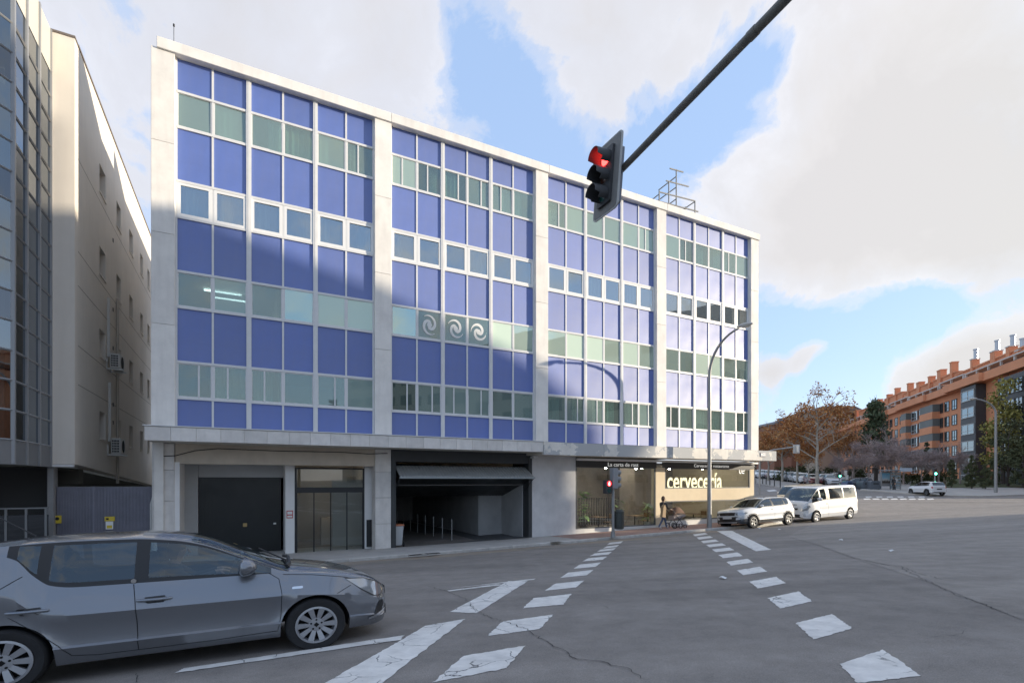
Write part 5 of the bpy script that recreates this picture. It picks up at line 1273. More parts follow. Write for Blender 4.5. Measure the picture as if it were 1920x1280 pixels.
# litter bin strapped to the post
bb = gp(1159, 1002, szw); lbn = empty('litter_bin', (pb+U3*.30-N3*.02), TH, 'dark green grey litter bin strapped to the signal post', 'litter bin')
binm = PM('bin_green', (.045, .052, .047), .55, var=.15, scale=10)
z0 = (1007-992)*k; z1 = (1007-957)*k; mb = MB(); mb.lathe([(.15, z0), (.19, z0+.03), (.20, z1-.08), (.185, z1)], 20); mb.build('body', binm, lbn, 40)
mb = MB(); mb.lathe([(.21, z1-.10), (.215, z1-.04), (.14, z1+.04), (.02, z1+.06)], 20, cap=True); mb.build('hood', binm, lbn, 40)
for i in range(10):
    a = 2*math.pi*i/10; mb = MB(); mb.box(-.008, .008, -.205, -.19, z0+.05, z1-.12); o = mb.build('rib', binm, lbn); o.rotation_euler = (0, 0, a)
# street lamp by the parked crossover
lb_ = Vector((*F(21.85, 1.85), 0)); lb_.z = sidez(21.85, 1.85)
def lamp_post(name, base, rz, hs, top, reach, r0, label, shield=None):
    e = empty(name, base, rz, label, 'street lamp', 'street lamps')
    path = [(0, 0, 0), (0, 0, hs)]
    for i in range(1, 11): a = i/10*math.pi/2*.93; path.append((reach*.94*(1-math.cos(a)), 0, hs+(top-hs)*math.sin(a)))
    n = len(path); mb = MB(); mb.tube(path, [r0, r0*.72]+[lerp(r0*.70, r0*.42, i/10) for i in range(1, 11)], 14); mb.build('post', polem, e, 40)
    mb = MB(); mb.tube([(0, 0, 0), (0, 0, .5)], r0*1.12, 14); mb.build('foot', polem, e, 40)
    p = Vector(path[-1]); bm = bmesh.new(); bmesh.ops.create_uvsphere(bm, u_segments=18, v_segments=10, radius=1)
    for v in bm.verts: c = v.co; v.co = Vector((p.x+.30+c.x*.42, c.y*.15, p.z+.05+(c.z*.11 if c.z > 0 else c.z*.05)-c.x*.02))
    mb = MB(); mb.bm(bm); hd = mb.build('head', PM('lamp_head', (.5, .48, .44), .5) if 'lamp_head' not in bpy.data.materials else bpy.data.materials['lamp_head'], e, 50)
    mb = MB(); bm = bmesh.new(); bmesh.ops.create_uvsphere(bm, u_segments=14, v_segments=8, radius=1)
    for v in bm.verts: c = v.co; v.co = Vector((p.x+.38+c.x*.26, c.y*.12, p.z+.02+c.z*.09))
    mb.bm(bm); mb.build('bowl', PM('lamp_bowl', (.55, .52, .45), .2) if 'lamp_bowl' not in bpy.data.materials else bpy.data.materials['lamp_bowl'], hd, 50)
    return e
zt_ = CAMZ+(901-610)/FPX*22.95-lb_.z; zs_ = CAMZ+(901-706)/FPX*24.75-lb_.z
lamp_post('street_lamp', lb_, math.atan2(-CU, SU), zs_, zt_, 2.0, .105, 'tall curved street lamp on the pavement in front of the bar')
rb = gp(1867, 925); kk = rb.y/FPX
lamp_post('street_lamp', rb, math.pi, (925-775)*kk, (925-748)*kk, 44*kk, .13, 'tall curved street lamp on the far pavement at the right')
# signal mast beyond the canopy, seen from behind
gb = gp(1424, 928); kk = gb.y/FPX; ge = empty('signal_mast', gb, 0, 'curved mast carrying a pale signal backboard seen from behind, beyond the canopy', 'traffic light')
mb = MB(); mb.tube([(0, 0, 0), (0, 0, (928-856)*kk), (8*kk, 0, (928-849)*kk), (26*kk, 0, (928-843)*kk), (62*kk, 0, (928-838)*kk)], .07, 8); mb.build('arm', polem, ge, 40)
mb = MB(); w_ = 6.2*kk; mb.cbox(69*kk-w_, 69*kk+w_, -.05, .02, (928-850)*kk, (928-833)*kk, .03); mb.build('backboard', PM('backboard_pale', (.40, .42, .43), .5), ge)
mb = MB(); mb.cbox(69*kk-w_*.1, 69*kk+w_*.55, -.22, -.052, (928-848)*kk, (928-835)*kk, .03); mb.build('housing', PM('housing_pale', (.62, .62, .6), .5), ge)
# two green signals in the distance
for (x, yb, yl, lab) in ((1574, 914, 892, 'small green traffic light left of the bus shelter, far off'), (1753, 925, 887.5, 'small green traffic light beside the white sport utility car')):
    b_ = gp(x, yb); kk = b_.y/FPX; e = empty('green_traffic_light', b_, 0, lab, 'traffic light', 'green traffic lights'); hh = (yb-yl)*kk
    mb = MB(); mb.tube([(0, 0, 0), (0, 0, hh)], .06, 8); mb.build('post', polem, e)
    mb = MB(); mb.cbox(-.16, .16, -.10, .10, hh-.16, hh+.52, .03); h_ = mb.build('head', sig_black, e)
    mb = MB(); mb.lathe([(.11, -.112), (.11, -.102)], 14, 'y', (0, 0, hh)); mb.build('green_lens', grn_on, h_)
    for i in (1,): mb = MB(); mb.lathe([(.10, -.112), (.10, -.102)], 14, 'y', (0, 0, hh+.3)); mb.build('red_lens', red_off, h_)
# bus shelter
sb = gp(1651, 919); kk = sb.y/FPX; she = empty('bus_shelter', sb, R(6), 'glass bus shelter with a lit poster panel', 'bus shelter')
smet = PM('shelter_steel', (.22, .23, .24), .45, .5); w_ = 41*kk; h_ = 35*kk
mb = MB(); mb.cbox(0, 18.5*kk, -.12, .12, .45, h_, .03); pn = mb.build('poster_panel', smet, she)
def poster():
    m = bpy.data.materials.new('poster'); m.use_nodes = True; t = m.node_tree; p = t.nodes['Principled BSDF']; tc = N(t, 'ShaderNodeTexCoord'); sp_ = N(t, 'ShaderNodeSeparateXYZ'); LK(t, tc.outputs['Generated'], sp_.inputs[0])
    nz = N(t, 'ShaderNodeTexNoise'); nz.inputs['Scale'].default_value = 4; LK(t, tc.outputs['Generated'], nz.inputs['Vector'])
    c = ramp(t, mathn(t, 'ADD', sp_.outputs[2], mathn(t, 'MULTIPLY', mathn(t, 'SUBTRACT', nz.outputs[0], .5), .35)), [(.2, (.03, .03, .03)), (.32, (.35, .36, .35)), (.5, (.22, .36, .45)), (.9, (.10, .27, .40))])
    LK(t, c, p.inputs['Base Color']); p.inputs['Roughness'].default_value = .2; return m
mb = MB(); mb.box(.08, 18.5*kk-.08, -.13, -.121, .75, h_-.15); mb.build('poster', poster(), pn)
for u in (19*kk, 29*kk, w_-.05): mb = MB(); mb.box(u, u+.06, -.03, .03, 0, h_+.1); mb.build('post', smet, she)
for u0, u1 in ((19.5*kk, 29*kk), (29.5*kk, w_-.06)): mb = MB(); mb.box(u0+.05, u1-.02, 0, .012, .2, h_); mb.build('glass_panel', GLASS('shelter_glass', (.55, .66, .72), .15), she)
for i in range(5): mb = MB(); mb.box(20*kk, w_-.08, -.008, -.004, .5+i*.32, .57+i*.32); mb.build('glass_band', PM('band_blue', (.22, .34, .42), .5) if i == 0 else bpy.data.materials['band_blue'], she)
mb = MB(); mb.cbox(0, w_+.1, -1.3, .25, h_+.08, h_+.2, .02); mb.build('roof', smet, she)
mb = MB(); mb.cbox(18.5*kk, w_+.1, -1.32, -1.25, h_+.0, h_+.36, .02); mb.build('name_board', PM('board_grey', (.36, .42, .48), .5), she)
mb = MB(); mb.box(20*kk, 28*kk, -.4, -.1, .42, .46); mb.box(22*kk, 22*kk+.05, -.3, -.2, 0, .42); mb.box(26*kk, 26*kk+.05, -.3, -.2, 0, .42); mb.build('bench', smet, she)
# recycling containers, sign boards, bollards, tree stakes
cont = PM('container_grey', (.09, .105, .125), .55, var=.1, scale=3)
def container(x, y, wpx, hpx, lab, mat=cont, dome=False):
    b_ = gp(x, y); kk = b_.y/FPX; e = empty('recycling_container', b_, R(-10), lab, 'container', 'recycling containers'); w_, h_ = wpx*kk/2, hpx*kk; prof = [(-w_, .1), (-w_*1.03, h_*.7), (-w_*.9, h_*.9), (-w_*.6, h_), (w_*.6, h_), (w_*.9, h_*.9), (w_*1.03, h_*.7), (w_, .1)]
    if dome: prof = [(w_*math.cos(a), .1+(h_-.1)*math.sin(a)) for a in [math.pi*(1-i/12) for i in range(13)]]
    mb = MB(); mb.prism(prof, -.7, .7, 'y'); mb.build('body', mat, e, 30)
    for s_ in (-1, 1): mb = MB(); mb.box(s_*w_*.7-.08, s_*w_*.7+.08, -.6, .6, 0, .1); mb.build('foot', black_t, e)
    mb = MB(); mb.box(-w_*.5, w_*.5, -.72, -.701, h_*.62, h_*.76); mb.build('slot', black_t, e)
container(1636, 918, 18, 17, 'dark grey recycling container, nearest to the bus shelter')
container(1620, 917, 16, 15.5, 'dark grey recycling container, second from the bus shelter')
container(1588, 916, 13, 15, 'blue domed recycling container behind the white van roof', PM('container_blue', (.05, .08, .17), .5), True)
b_ = gp(1586, 916); kk = b_.y/FPX; e = empty('sign_post', b_, 0, 'pale sign boards on a post behind the white van', 'sign')
mb = MB(); mb.tube([(0, 0, 0), (0, 0, 33*kk)], .04, 8); mb.build('post', polem, e)
for z0, z1, dx in ((25, 34, -1.0), (17, 26, 1.6)): mb = MB(); mb.cbox((dx-2.6)*kk, (dx+2.6)*kk, -.08, -.04, z0*kk, z1*kk, .02); mb.build('board', PM('board_pale', (.55, .54, .50), .5) if 'board_pale' not in bpy.data.materials else bpy.data.materials['board_pale'], e)
boll = [(1424, 907, 17, 'right at the bar corner'), (1430, 908, 17.5, 'second from the bar corner'), (1436.5, 909, 16, 'third from the bar corner'), (1443.5, 910.5, 17, 'fourth from the bar corner'), (1452, 912.5, 16, 'second from the cream van'), (1463, 915, 16, 'nearest to the cream van')]
for i, (x, y, h, wh) in enumerate(boll):
    b_ = gp(x, y); kk = b_.y/FPX; e = empty('bollard', b_, 0, 'slim dark bollard on the far pavement, '+wh, 'bollard', 'bollards on the far pavement')
    mb = MB(); mb.tube([(0, 0, 0), (0, 0, h*kk*.8)], .055, 8); mb.build('post', black_t, e); mb = MB(); mb.lathe([(.07, h*kk*.8), (.07, h*kk*.9), (.03, h*kk*.95)], 8); mb.build('cap', black_t, e)
stk_m = PM('stake_wood', (.17, .13, .09), .8)
for i, (x, h, wh) in enumerate(((1762.5, 22, 'short thin stake nearest to the green light by the cypresses'), (1770, 30, 'tall middle stake between the green light and the cypresses'), (1773.5, 24, 'thin stake nearest to the leftmost lawn cypress'))):
    b_ = gp(x, 924); kk = b_.y/FPX; e = empty('tree_stake', b_, 0, wh, 'stake', 'tree stakes')
    mb = MB(); mb.tube([(0, 0, 0), (0, 0, h*kk)], .035, 6); mb.build('shaft', stk_m, e)
# small dark waste bin by the white car
b_ = gp(1755, 924.5); kk = b_.y/FPX; e = empty('pavement_bin', b_, 0, 'small dark bin at the foot of the right hand green traffic light', 'litter bin'); mb = MB(); mb.lathe([(.14, 0), (.17, .1), (.17, 7*kk), (.1, 8*kk)], 12); mb.build('body', binm, e); mb = MB(); mb.lathe([(.18, 7.2*kk), (.18, 7.8*kk)], 12); mb.build('rim', black_t, e)
# wheelie bin at the garage mouth
b_ = gp(748, 1025.5, szw); e = empty('wheeled_bin', b_+N3*.35, TH, 'pale wheeled bin with an orange lid inside the garage mouth', 'waste bin')
mb = MB(); mb.add([(-.16, -.2, .06), (.16, -.2, .06), (.16, .2, .06), (-.16, .2, .06), (-.21, -.26, .82), (.21, -.26, .82), (.21, .26, .82), (-.21, .26, .82)], [(0, 3, 2, 1), (4, 5, 6, 7), (0, 1, 5, 4), (1, 2, 6, 5), (2, 3, 7, 6), (3, 0, 4, 7)]); mb.build('body', PM('bin_pale', (.45, .46, .46), .5), e)
mb = MB(); mb.cbox(-.24, .24, -.29, .29, .82, .88, .02); mb.build('lid', PM('bin_lid', (.50, .18, .09), .5), e)
for s_ in (-1, 1): mb = MB(); mb.lathe([(.09, s_*.2), (.09, s_*.24)], 14, 'x', (0, -.2, .09)); mb.build('wheel', black_t, e)
# gully at the kerb by the crossing
b_ = gp(1113, 1012.5); mb = MB(); s0, w0 = FI(b_.x, b_.y)
gm_ = MB(); q = [(*F(s0+a, w0+c_), gw(s0+a, max(KW+.001, w0+c_))+.012) for a, c_ in ((-.5, -.2), (.5, -.2), (.5, .25), (-.5, .25))]; gm_.add(q, [(0, 1, 2, 3)]); gm_.build('gully_grate', iron, road)
# ------------------------------------------------------------------ far side of the junction
fpave = PM('far_paving', (.42, .39, .35), .9, var=.15, scale=.8)
grass = PM('grass', (.10, .115, .05), .95, var=.35, scale=1.5, bump=.4, bscale=12)
def zone(name, front, back, mat, dz, nx=40, ny=14, kind='structure', label=None, cat=None):
    # sheet between two picture polylines on the ground
    def at(poly, u):
        x = lerp(poly[0][0], poly[-1][0], u); return gp(x, interp(x, sorted(poly)))
    mb = MB(); vs = []; fs = []
    for i in range(nx+1):
        a, b = at(front, i/nx), at(back, i/nx)
        for j in range(ny+1): q = a.lerp(b, j/ny); vs.append((q.x, q.y, gz(q.x, q.y)+dz))
    for i in range(nx):
        for j in range(ny): k = i*(ny+1)+j; fs.append((k, k+ny+1, k+ny+2, k+1))
    mb.add(vs, fs)
    k0 = len(mb.v)
    for i in range(nx):
        a, b = vs[i*(ny+1)], vs[(i+1)*(ny+1)]; mb.add([a, b, (b[0], b[1], b[2]-.3), (a[0], a[1], a[2]-.3)], [(0, 1, 2, 3)])
    return tag(mb.build(name, mat), label, cat, kind=kind)
zone('far_pavement', [(1612, 919), (1650, 921.5), (1700, 926), (1770, 930), (1840, 931.5), (1990, 926)], [(1640, 905), (1990, 905)], fpave, .10)
zone('lawn', [(1705, 913.5), (1780, 915.5), (1990, 914.5)], [(1720, 893), (1990, 893)], grass, .14)
zone('far_sidewalk', [(1418, 906), (1445, 911), (1480, 919), (1500, 923)], [(1418, 898), (1500, 907)], fpave, .10, 20, 6)
for i in range(8): x = 1618+i*17; mark([(x, 934.5), (x+12, 934), (x+15, 936), (x+3, 936.5)], 'crossing_mark', n=3, dz=.012)
for i in range(6): x = 1622+i*20; mark([(x, 930.6), (x+11, 930.3), (x+13, 932), (x+2, 932.4)], 'crossing_mark', n=3, dz=.012)
mark([(1437, 919), (1452, 917.5), (1458, 920), (1442, 921.5)], 'lane_arrow', n=3, dz=.012)

# ---- leaf and twig builders
def leaf_cloud(name, clumps, per, leaf, mat, seed, wid=.32, spread=1.0):
    rg = np.random.default_rng(seed); cs = []
    for (cx, cy, cz, r) in clumps:
        n = int(per); d = rg.normal(size=(n, 3)); d /= np.linalg.norm(d, axis=1)[:, None]; rr = r*rg.random((n, 1))**.45*spread
        cs.append(np.array([cx, cy, cz])+d*rr*np.array([1, 1, .8]))
    P = np.concatenate(cs); n = len(P)
    a = rg.normal(size=(n, 3)); a /= np.linalg.norm(a, axis=1)[:, None]; b = rg.normal(size=(n, 3)); b -= a*(a*b).sum(1)[:, None]; b /= np.linalg.norm(b, axis=1)[:, None]
    s = leaf*(.55+.9*rg.random((n, 1)))
    v = np.stack([P-a*s*.5, P+b*s*wid, P+a*s*.5, P-b*s*wid], 1).reshape(-1, 3)
    me = bpy.data.meshes.new(name); me.from_pydata(v.tolist(), [], [(4*i, 4*i+1, 4*i+2, 4*i+3) for i in range(n)]); me.materials.append(mat); return me
def stuff(o): o['kind'] = 'stuff'; return o
def leafmat(name, c1, c2, c3=None):
    m = bpy.data.materials.new(name); m.use_nodes = True; t = m.node_tree; p = t.nodes['Principled BSDF']; g = N(t, 'ShaderNodeNewGeometry')
    pts = [(.0, c1), (.55, c2)]+([(1.0, c3)] if c3 else [])
    c = ramp(t, g.outputs['Random Per Island'], pts)
    LK(t, c, p.inputs['Base Color']); p.inputs['Roughness'].default_value = .7; p.inputs['Specular IOR Level'].default_value = .2
    return m
def skeleton(seed, height, trunk_r, crown0, spread, levels=3, n0=5, up=.6, lean=.03):
    """tapered trunk with limbs; returns the builder and the branch tips"""
    rnd = random.Random(seed); mb = MB(); tips = []
    def branch(p, d, L, r, lev):
        pts = [p]; q = p; n = 4 if lev < 2 else 3
        for i in range(n):
            d = (d+Vector((rnd.gauss(0, .16), rnd.gauss(0, .16), rnd.gauss(.06, .10)))).normalized(); q = q+d*L/n; pts.append(q)
        mb.tube(pts, [lerp(r, r*.45, i/n) for i in range(n+1)], 6 if lev == 0 else (5 if lev == 1 else 3), cap=False)
        tips.append((q, lev))
        if lev < levels:
            for k in range(rnd.randint(3, 5) if lev < 2 else rnd.randint(2, 4)):
                f = rnd.uniform(.35, 1.0); i = min(n-1, int(f*n)); b = pts[i].lerp(pts[i+1], f*n-i) if i < n else pts[-1]
                a = rnd.uniform(0, 6.28); nd = (d*.75+Vector((math.cos(a), math.sin(a), rnd.uniform(-.1, .6)))*.75).normalized()
                branch(b, nd, L*rnd.uniform(.45, .7), r*.5, lev+1)
    tp = [Vector((0, 0, 0))]
    for i in range(1, 7): tp.append(Vector((rnd.gauss(0, lean)*i*.5, rnd.gauss(0, lean)*i*.5, height*.82*i/6)))
    mb.tube(tp, [lerp(trunk_r*1.15, trunk_r*.25, i/6) for i in range(7)], 9, cap=False)
    for k in range(n0):
        f = lerp(crown0, 1.0, (k+.3)/n0); i = min(5, int(f*6)); b = tp[i].lerp(tp[i+1], f*6-i); a = k*2.4+rnd.uniform(-.4, .4)
        branch(b, Vector((math.cos(a), math.sin(a), up+rnd.uniform(-.1, .3))).normalized(), spread*rnd.uniform(.75, 1.1)*(1.15-f*.5), trunk_r*.42, 1)
    branch(tp[-1], Vector((0, 0, 1)), height*.2, trunk_r*.25, 1)
    return mb, tips
bark_p = PM('plane_bark', (.36, .33, .28), .9, var=.3, scale=3); bark_d = PM('dark_bark', (.10, .085, .075), .9, var=.2, scale=4); bark_t = PM('twig_bark', (.38, .31, .285), .9, var=.2, scale=2)
autumn = leafmat('autumn_leaf', (.28, .11, .045), (.48, .21, .075), (.52, .32, .14)); pine_l = leafmat('pine_needles', (.065, .085, .05), (.12, .15, .08)); cyp_l = leafmat('cypress_leaf', (.065, .078, .042), (.12, .13, .065)); yel_l = leafmat('yellow_leaf', (.17, .17, .045), (.36, .32, .10)); bush_l = leafmat('hedge_leaf', (.05, .06, .028), (.09, .105, .045))
def tree(name, lab, x, y, top, width, kind, seed, cat='tree', group=None, cache={}):
    b = gp(x, y); kk = b.y/FPX; H = (y-top)*kk; Wd = width*kk/2
    e = empty(name, b, random.Random(seed).uniform(0, 6), lab, cat, group)
    if kind == 'plane':
        mb, tips = skeleton(seed, H, H*.017, .34, Wd*.80, 3, 11, .55); mb.build('trunk', bark_p, e, 60)
        rnd = random.Random(seed); cl = [(p.x, p.y, p.z, H*.065) for p, l in tips if l >= 2 and p.z < H*.86 and p.z > H*.28]
        rnd.shuffle(cl); cl = cl[:300]; stuff(link('crown', leaf_cloud('crown', cl, 34, H*.023, autumn, seed, spread=1.35), e))
        top_ = [(p.x, p.y, p.z, H*.05) for p, l in tips if p.z >= H*.80][:60]
        if top_: stuff(link('sparse_top', leaf_cloud('sparse_top', top_, 7, H*.02, autumn, seed+1), e))
    elif kind == 'bare':
        mb, tips = skeleton(seed, H, H*.018, .15, Wd*.85, 4, 9, .9); mb.build('trunk', bark_t, e, 60)
        cl = [(p.x, p.y, p.z, H*.05) for p, l in tips if l >= 3][:220]
        stuff(link('fine_twigs', leaf_cloud('fine_twigs', cl, 26, H*.085, twig_l, seed, wid=.022, spread=1.5), e))
    elif kind == 'pine':
        mb, tips = skeleton(seed, H, H*.02, .25, Wd*.7, 2, 12, .1); mb.build('trunk', bark_d, e, 60)
        rnd = random.Random(seed); cl = []
        for i in range(70):
            f = rnd.random()**.8; r = Wd*(1-.75*f)*rnd.uniform(.3, 1); a = rnd.uniform(0, 6.28); cl.append((r*math.cos(a), r*math.sin(a), H*(.18+.8*f), Wd*.28))
        stuff(link('crown', leaf_cloud('crown', cl, 80, H*.028, pine_l, seed), e))
    elif kind in ('cypress', 'column'):
        mb = MB(); mb.tube([(0, 0, 0), (0, 0, H*.9)], [H*.022, .02], 7); mb.build('trunk', bark_d, e)
        rnd = random.Random(seed); cl = []
        for i in range(70):
            f = rnd.uniform(.06, .97); prof = math.sin(math.pi*min(1, f**.62))**.8 if kind == 'cypress' else math.sin(math.pi*f)**.4
            a = rnd.uniform(0, 6.28); r = Wd*prof*rnd.uniform(.2, .88); cl.append((r*math.cos(a), r*math.sin(a), H*(.04+.94*f), Wd*.26*(.5+prof*.6)))
        stuff(link('crown', leaf_cloud('crown', cl, 90, H*.030, cyp_l, seed), e))
    elif kind == 'broad':
        mb, tips = skeleton(seed, H, H*.02, .2, Wd*.8, 2, 9, .6); mb.build('trunk', bark_d, e, 60)
        cl = [(p.x, p.y, p.z, H*.10) for p, l in tips if p.z > H*.2][:90]; stuff(link('crown', leaf_cloud('crown', cl, 60, H*.03, {'y': yel_l, 'd': cyp_l}[name[0]] if name[0] in 'yd' else bush_l, seed), e))
    return e
twig_l = leafmat('twig_clump', (.30, .235, .22), (.46, .37, .35))
tree('plane_tree', 'big plane tree with a pale trunk and thinning orange leaves, right of the canopy end', 1532, 912, 738, 158, 'plane', 11, group='autumn plane trees')
G2 = 'autumn plane trees'
for i, (x, y, top, w, lab) in enumerate(((1495, 906, 790, 95, 'orange plane tree behind the signal mast, first left of the big one'), (1467, 904, 785, 85, 'orange plane tree with a forked trunk just past the canopy end'), (1440, 902, 800, 80, 'orange plane tree showing beside the corner of the office block'),
        (1516, 909, 822, 60, 'young plane tree with a forked pale trunk close left of the big one'), (1572, 904, 800, 90, 'orange plane tree right of the big one'), (1601, 902, 812, 80, 'orange plane tree nearest to the dark pine'), (1425, 899, 815, 70, 'farthest orange plane tree at the top of the street'))):
    tree('plane_tree', lab, x, y, top, w, 'plane', 20+i, group=G2)
tree('pine_tree', 'dark green pine rising in front of the brick flats', 1642, 905, 752, 75, 'pine', 40)
BT = 'bare trees in front of the flats'
for i, (x, y, top, w, lab) in enumerate(((1598, 910, 838, 62, 'bare tree behind the white van, leftmost of the bare trees'), (1630, 910, 815, 70, 'bare tree standing just left of the bus shelter'), (1662, 910, 806, 70, 'tall bare tree right behind the bus shelter'), (1694, 909, 822, 62, 'bare tree right of the bus shelter'),
        (1728, 909, 838, 58, 'bare tree behind the white sport utility car'), (1760, 909, 832, 60, 'bare tree behind the right hand green traffic light'), (1800, 908, 832, 55, 'bare tree between the two lone cypresses'), (1577, 907, 850, 50, 'small bare tree far up the street'))):
    tree('bare_tree', lab, x, y, top, w, 'bare', 50+i, group=BT)
CT = 'cypresses on the lawn'
for i, (x, y, top, w, lab) in enumerate(((1784, 915.5, 857, 21, 'small conical cypress on the lawn, leftmost of the lawn cypresses'), (1822, 917, 850, 26, 'conical cypress second from the left on the lawn'), (1848, 918, 868, 32, 'bushy low cypress left of the right hand lamp post'), (1862, 913, 862, 28, 'bushy low cypress directly behind the right hand lamp post'))):
    tree('cypress_tree', lab, x, y, top, w, 'cypress', 70+i, group=CT)
tree('cypress_tree', 'tall thin cypress in front of the flats above the white sport utility car', 1738, 905, 826, 15, 'column', 80)
tree('yellow_tree', 'yellow green tree in front of the big black framed windows', 1880, 909, 733, 82, 'broad', 81)
tree('dark_tree', 'dark evergreen tree behind the right hand lamp post', 1890, 913, 800, 60, 'broad', 82)
tree('dark_tree', 'dense dark evergreen at the right edge of the picture', 1918, 916, 815, 50, 'cypress', 83)
# clipped hedge
hb = [gp(1690, 908), gp(1775, 908)]; cl = []
rnd = random.Random(5)
for i in range(70): p = hb[0].lerp(hb[1], rnd.random()); cl.append((p.x, p.y+rnd.uniform(-.6, .6), p.z+rnd.uniform(.2, 1.3), .5))
hd_ = empty('hedge', (0, 0, 0), 0, 'low dark hedge between the bus shelter and the lawn cypresses', 'hedge'); stuff(link('foliage', leaf_cloud('foliage', cl, 60, .16, bush_l, 9), hd_))
hb = [gp(1480, 903), gp(1650, 903)]; cl = []
for i in range(110): p = hb[0].lerp(hb[1], rnd.random()); cl.append((p.x, p.y+rnd.uniform(2, 4), p.z+rnd.uniform(.2, 1.9), .75))
hd_ = empty('hedge', (0, 0, 0), 0, 'long dark hedge behind the parked cars and bare trees', 'hedge'); stuff(link('foliage', leaf_cloud('foliage', cl, 55, .24, bush_l, 10), hd_))

# ---- the brick flats
A0 = Vector((64.0, 64.5)); DV = Vector((.34, .94)).normalized(); FL = empty('brick_apartment_block', (A0.x, A0.y, CAMZ-1.0), math.atan2(DV.y, DV.x), 'long orange brick apartment block with chimneys and white roof pergolas', 'building')
def Lx(x):
    t = (x-960)/FPX; return (A0.x-A0.y*t)/(DV.y*t-DV.x)
brick = PM('orange_brick', (.66, .27, .135), .85, var=.10, scale=.6, bump=.05, bscale=10); brick2 = PM('brick_band', (.70, .30, .155), .85, var=.08, scale=.6)
greyp = PM('grey_panel', (.15, .16, .15), .6, var=.08, scale=1); darkfr = PM('dark_window_frame', (.045, .04, .036), .5); wfr = PM('pale_window_frame', (.5, .5, .48), .5)
fglass = GLASS('flat_glass', (.12, .14, .15), .30, .02, (.85, .95, 1)); pergm = PM('pergola_white', (.60, .58, .54), .6)
ZP = 15.05+1.0; LEN = 120; LN = -16
mb = MB(); mb.box(LN, LEN, -14, 0, -2, ZP-1.15); mb.build('wall', brick, FL)
def rows_z(): return [ZP-2.1-2.45*i for i in range(7)]     # window heads
def win(L, z1, w, h, fr=darkfr, y=.0, cross=True):
    mb = MB(); t = .09; z0 = z1-h
    mb.box(L-w/2, L-w/2+t, y+.0, y+.10, z0, z1); mb.box(L+w/2-t, L+w/2, y, y+.10, z0, z1); mb.box(L-w/2+t, L+w/2-t, y, y+.10, z0, z0+t); mb.box(L-w/2+t, L+w/2-t, y, y+.10, z1-t, z1)
    if cross: mb.box(L-.04, L+.04, y+.02, y+.08, z0+t, z1-t); mb.box(L-w/2+t, L+w/2-t, y+.02, y+.08, z0+h*.32, z0+h*.32+.06)
    o = mb.build('window', fr, FL); mb = MB(); mb.box(L-w/2+t, L+w/2-t, y+.025, y+.04, z0+t, z1-t); mb.build('pane', fglass, o)
def prj(x0, x1, y, z0, z1, mat, nm): mb = MB(); a, b = sorted((Lx(x0), Lx(x1))); mb.box(a, b, 0.002, y, z0, z1); return mb.build(nm, mat, FL)
# parapet bands, stepping in and out
for xa, xb, y in ((2100, 1862, 1.1), (1862, 1790, 1.6), (1790, 1748, .9), (1748, 1692, 1.3), (1692, 1671, .7), (1671, 1648, 1.1), (1648, 1610, .7), (1610, 1560, 1.0)):
    mb = MB(); a, b = sorted((max(LN, Lx(xa)) if xa < 2000 else LN, Lx(xb))); mb.box(a+.01, b-.01, -6, y, ZP-1.15+.003*(xa % 7), ZP); mb.build('parapet', brick2, FL)
for z in rows_z():
    for x, w in ((1808.5, 1.7), (1790, 1.7), (1776, 1.6), (1766, 1.1), (1699, 1.3), (1690, 1.2), (1681, 1.6), (1671, 1.5), (1664, 1.4), (1655, 1.5), (1647, 1.5), (1638, 1.5), (1629, 1.6), (1621, 1.6), (1612, 1.6), (1604, 1.7), (1596, 1.7), (1588, 1.8)):
        win(Lx(x), z, w, 1.65)
# dark bay at 1822-1849, big glazed bay at the right edge, glazed bays farther on
prj(1849, 1820, 1.2, -1, ZP-1.3, greyp, 'bay').data.materials[0] = PM('dark_bay', (.055, .058, .062), .5)
for z in rows_z(): win((Lx(1849)+Lx(1820))/2, z+.2, abs(Lx(1849)-Lx(1820))*.86, 1.5, wfr, 1.2)
prj(1960, 1887, .9, -1, ZP-1.6, greyp, 'bay').data.materials[0] = bpy.data.materials['dark_bay']
for z in rows_z():
    for k in range(4): win(lerp(Lx(1890), Lx(1890)-7.2, (k+.5)/4), z-.1, 1.7, 1.8, darkfr, .9)
for xa, xb in ((1737, 1709),):
    for z in rows_z():
        for k in range(2): win(lerp(Lx(xa), Lx(xb), (k+.5)/2), z+.1, abs(Lx(xa)-Lx(xb))*.42, 1.8, wfr if k else darkfr, .06)
# striped corner bays of brick and grey
for xa, xb, y in ((1762, 1737, 1.0), (1709, 1699.5, .9)):
    a, b = sorted((Lx(xa), Lx(xb)))
    for i, z in enumerate(rows_z()):
        mb = MB(); mb.box(a, b, .003, y, z-1.25, z+.0); mb.build('grey_band', greyp, FL); mb = MB(); mb.box(a, b, .003, y+.06, z-2.45+.002, z-1.252); mb.build('brick_band', brick2, FL)
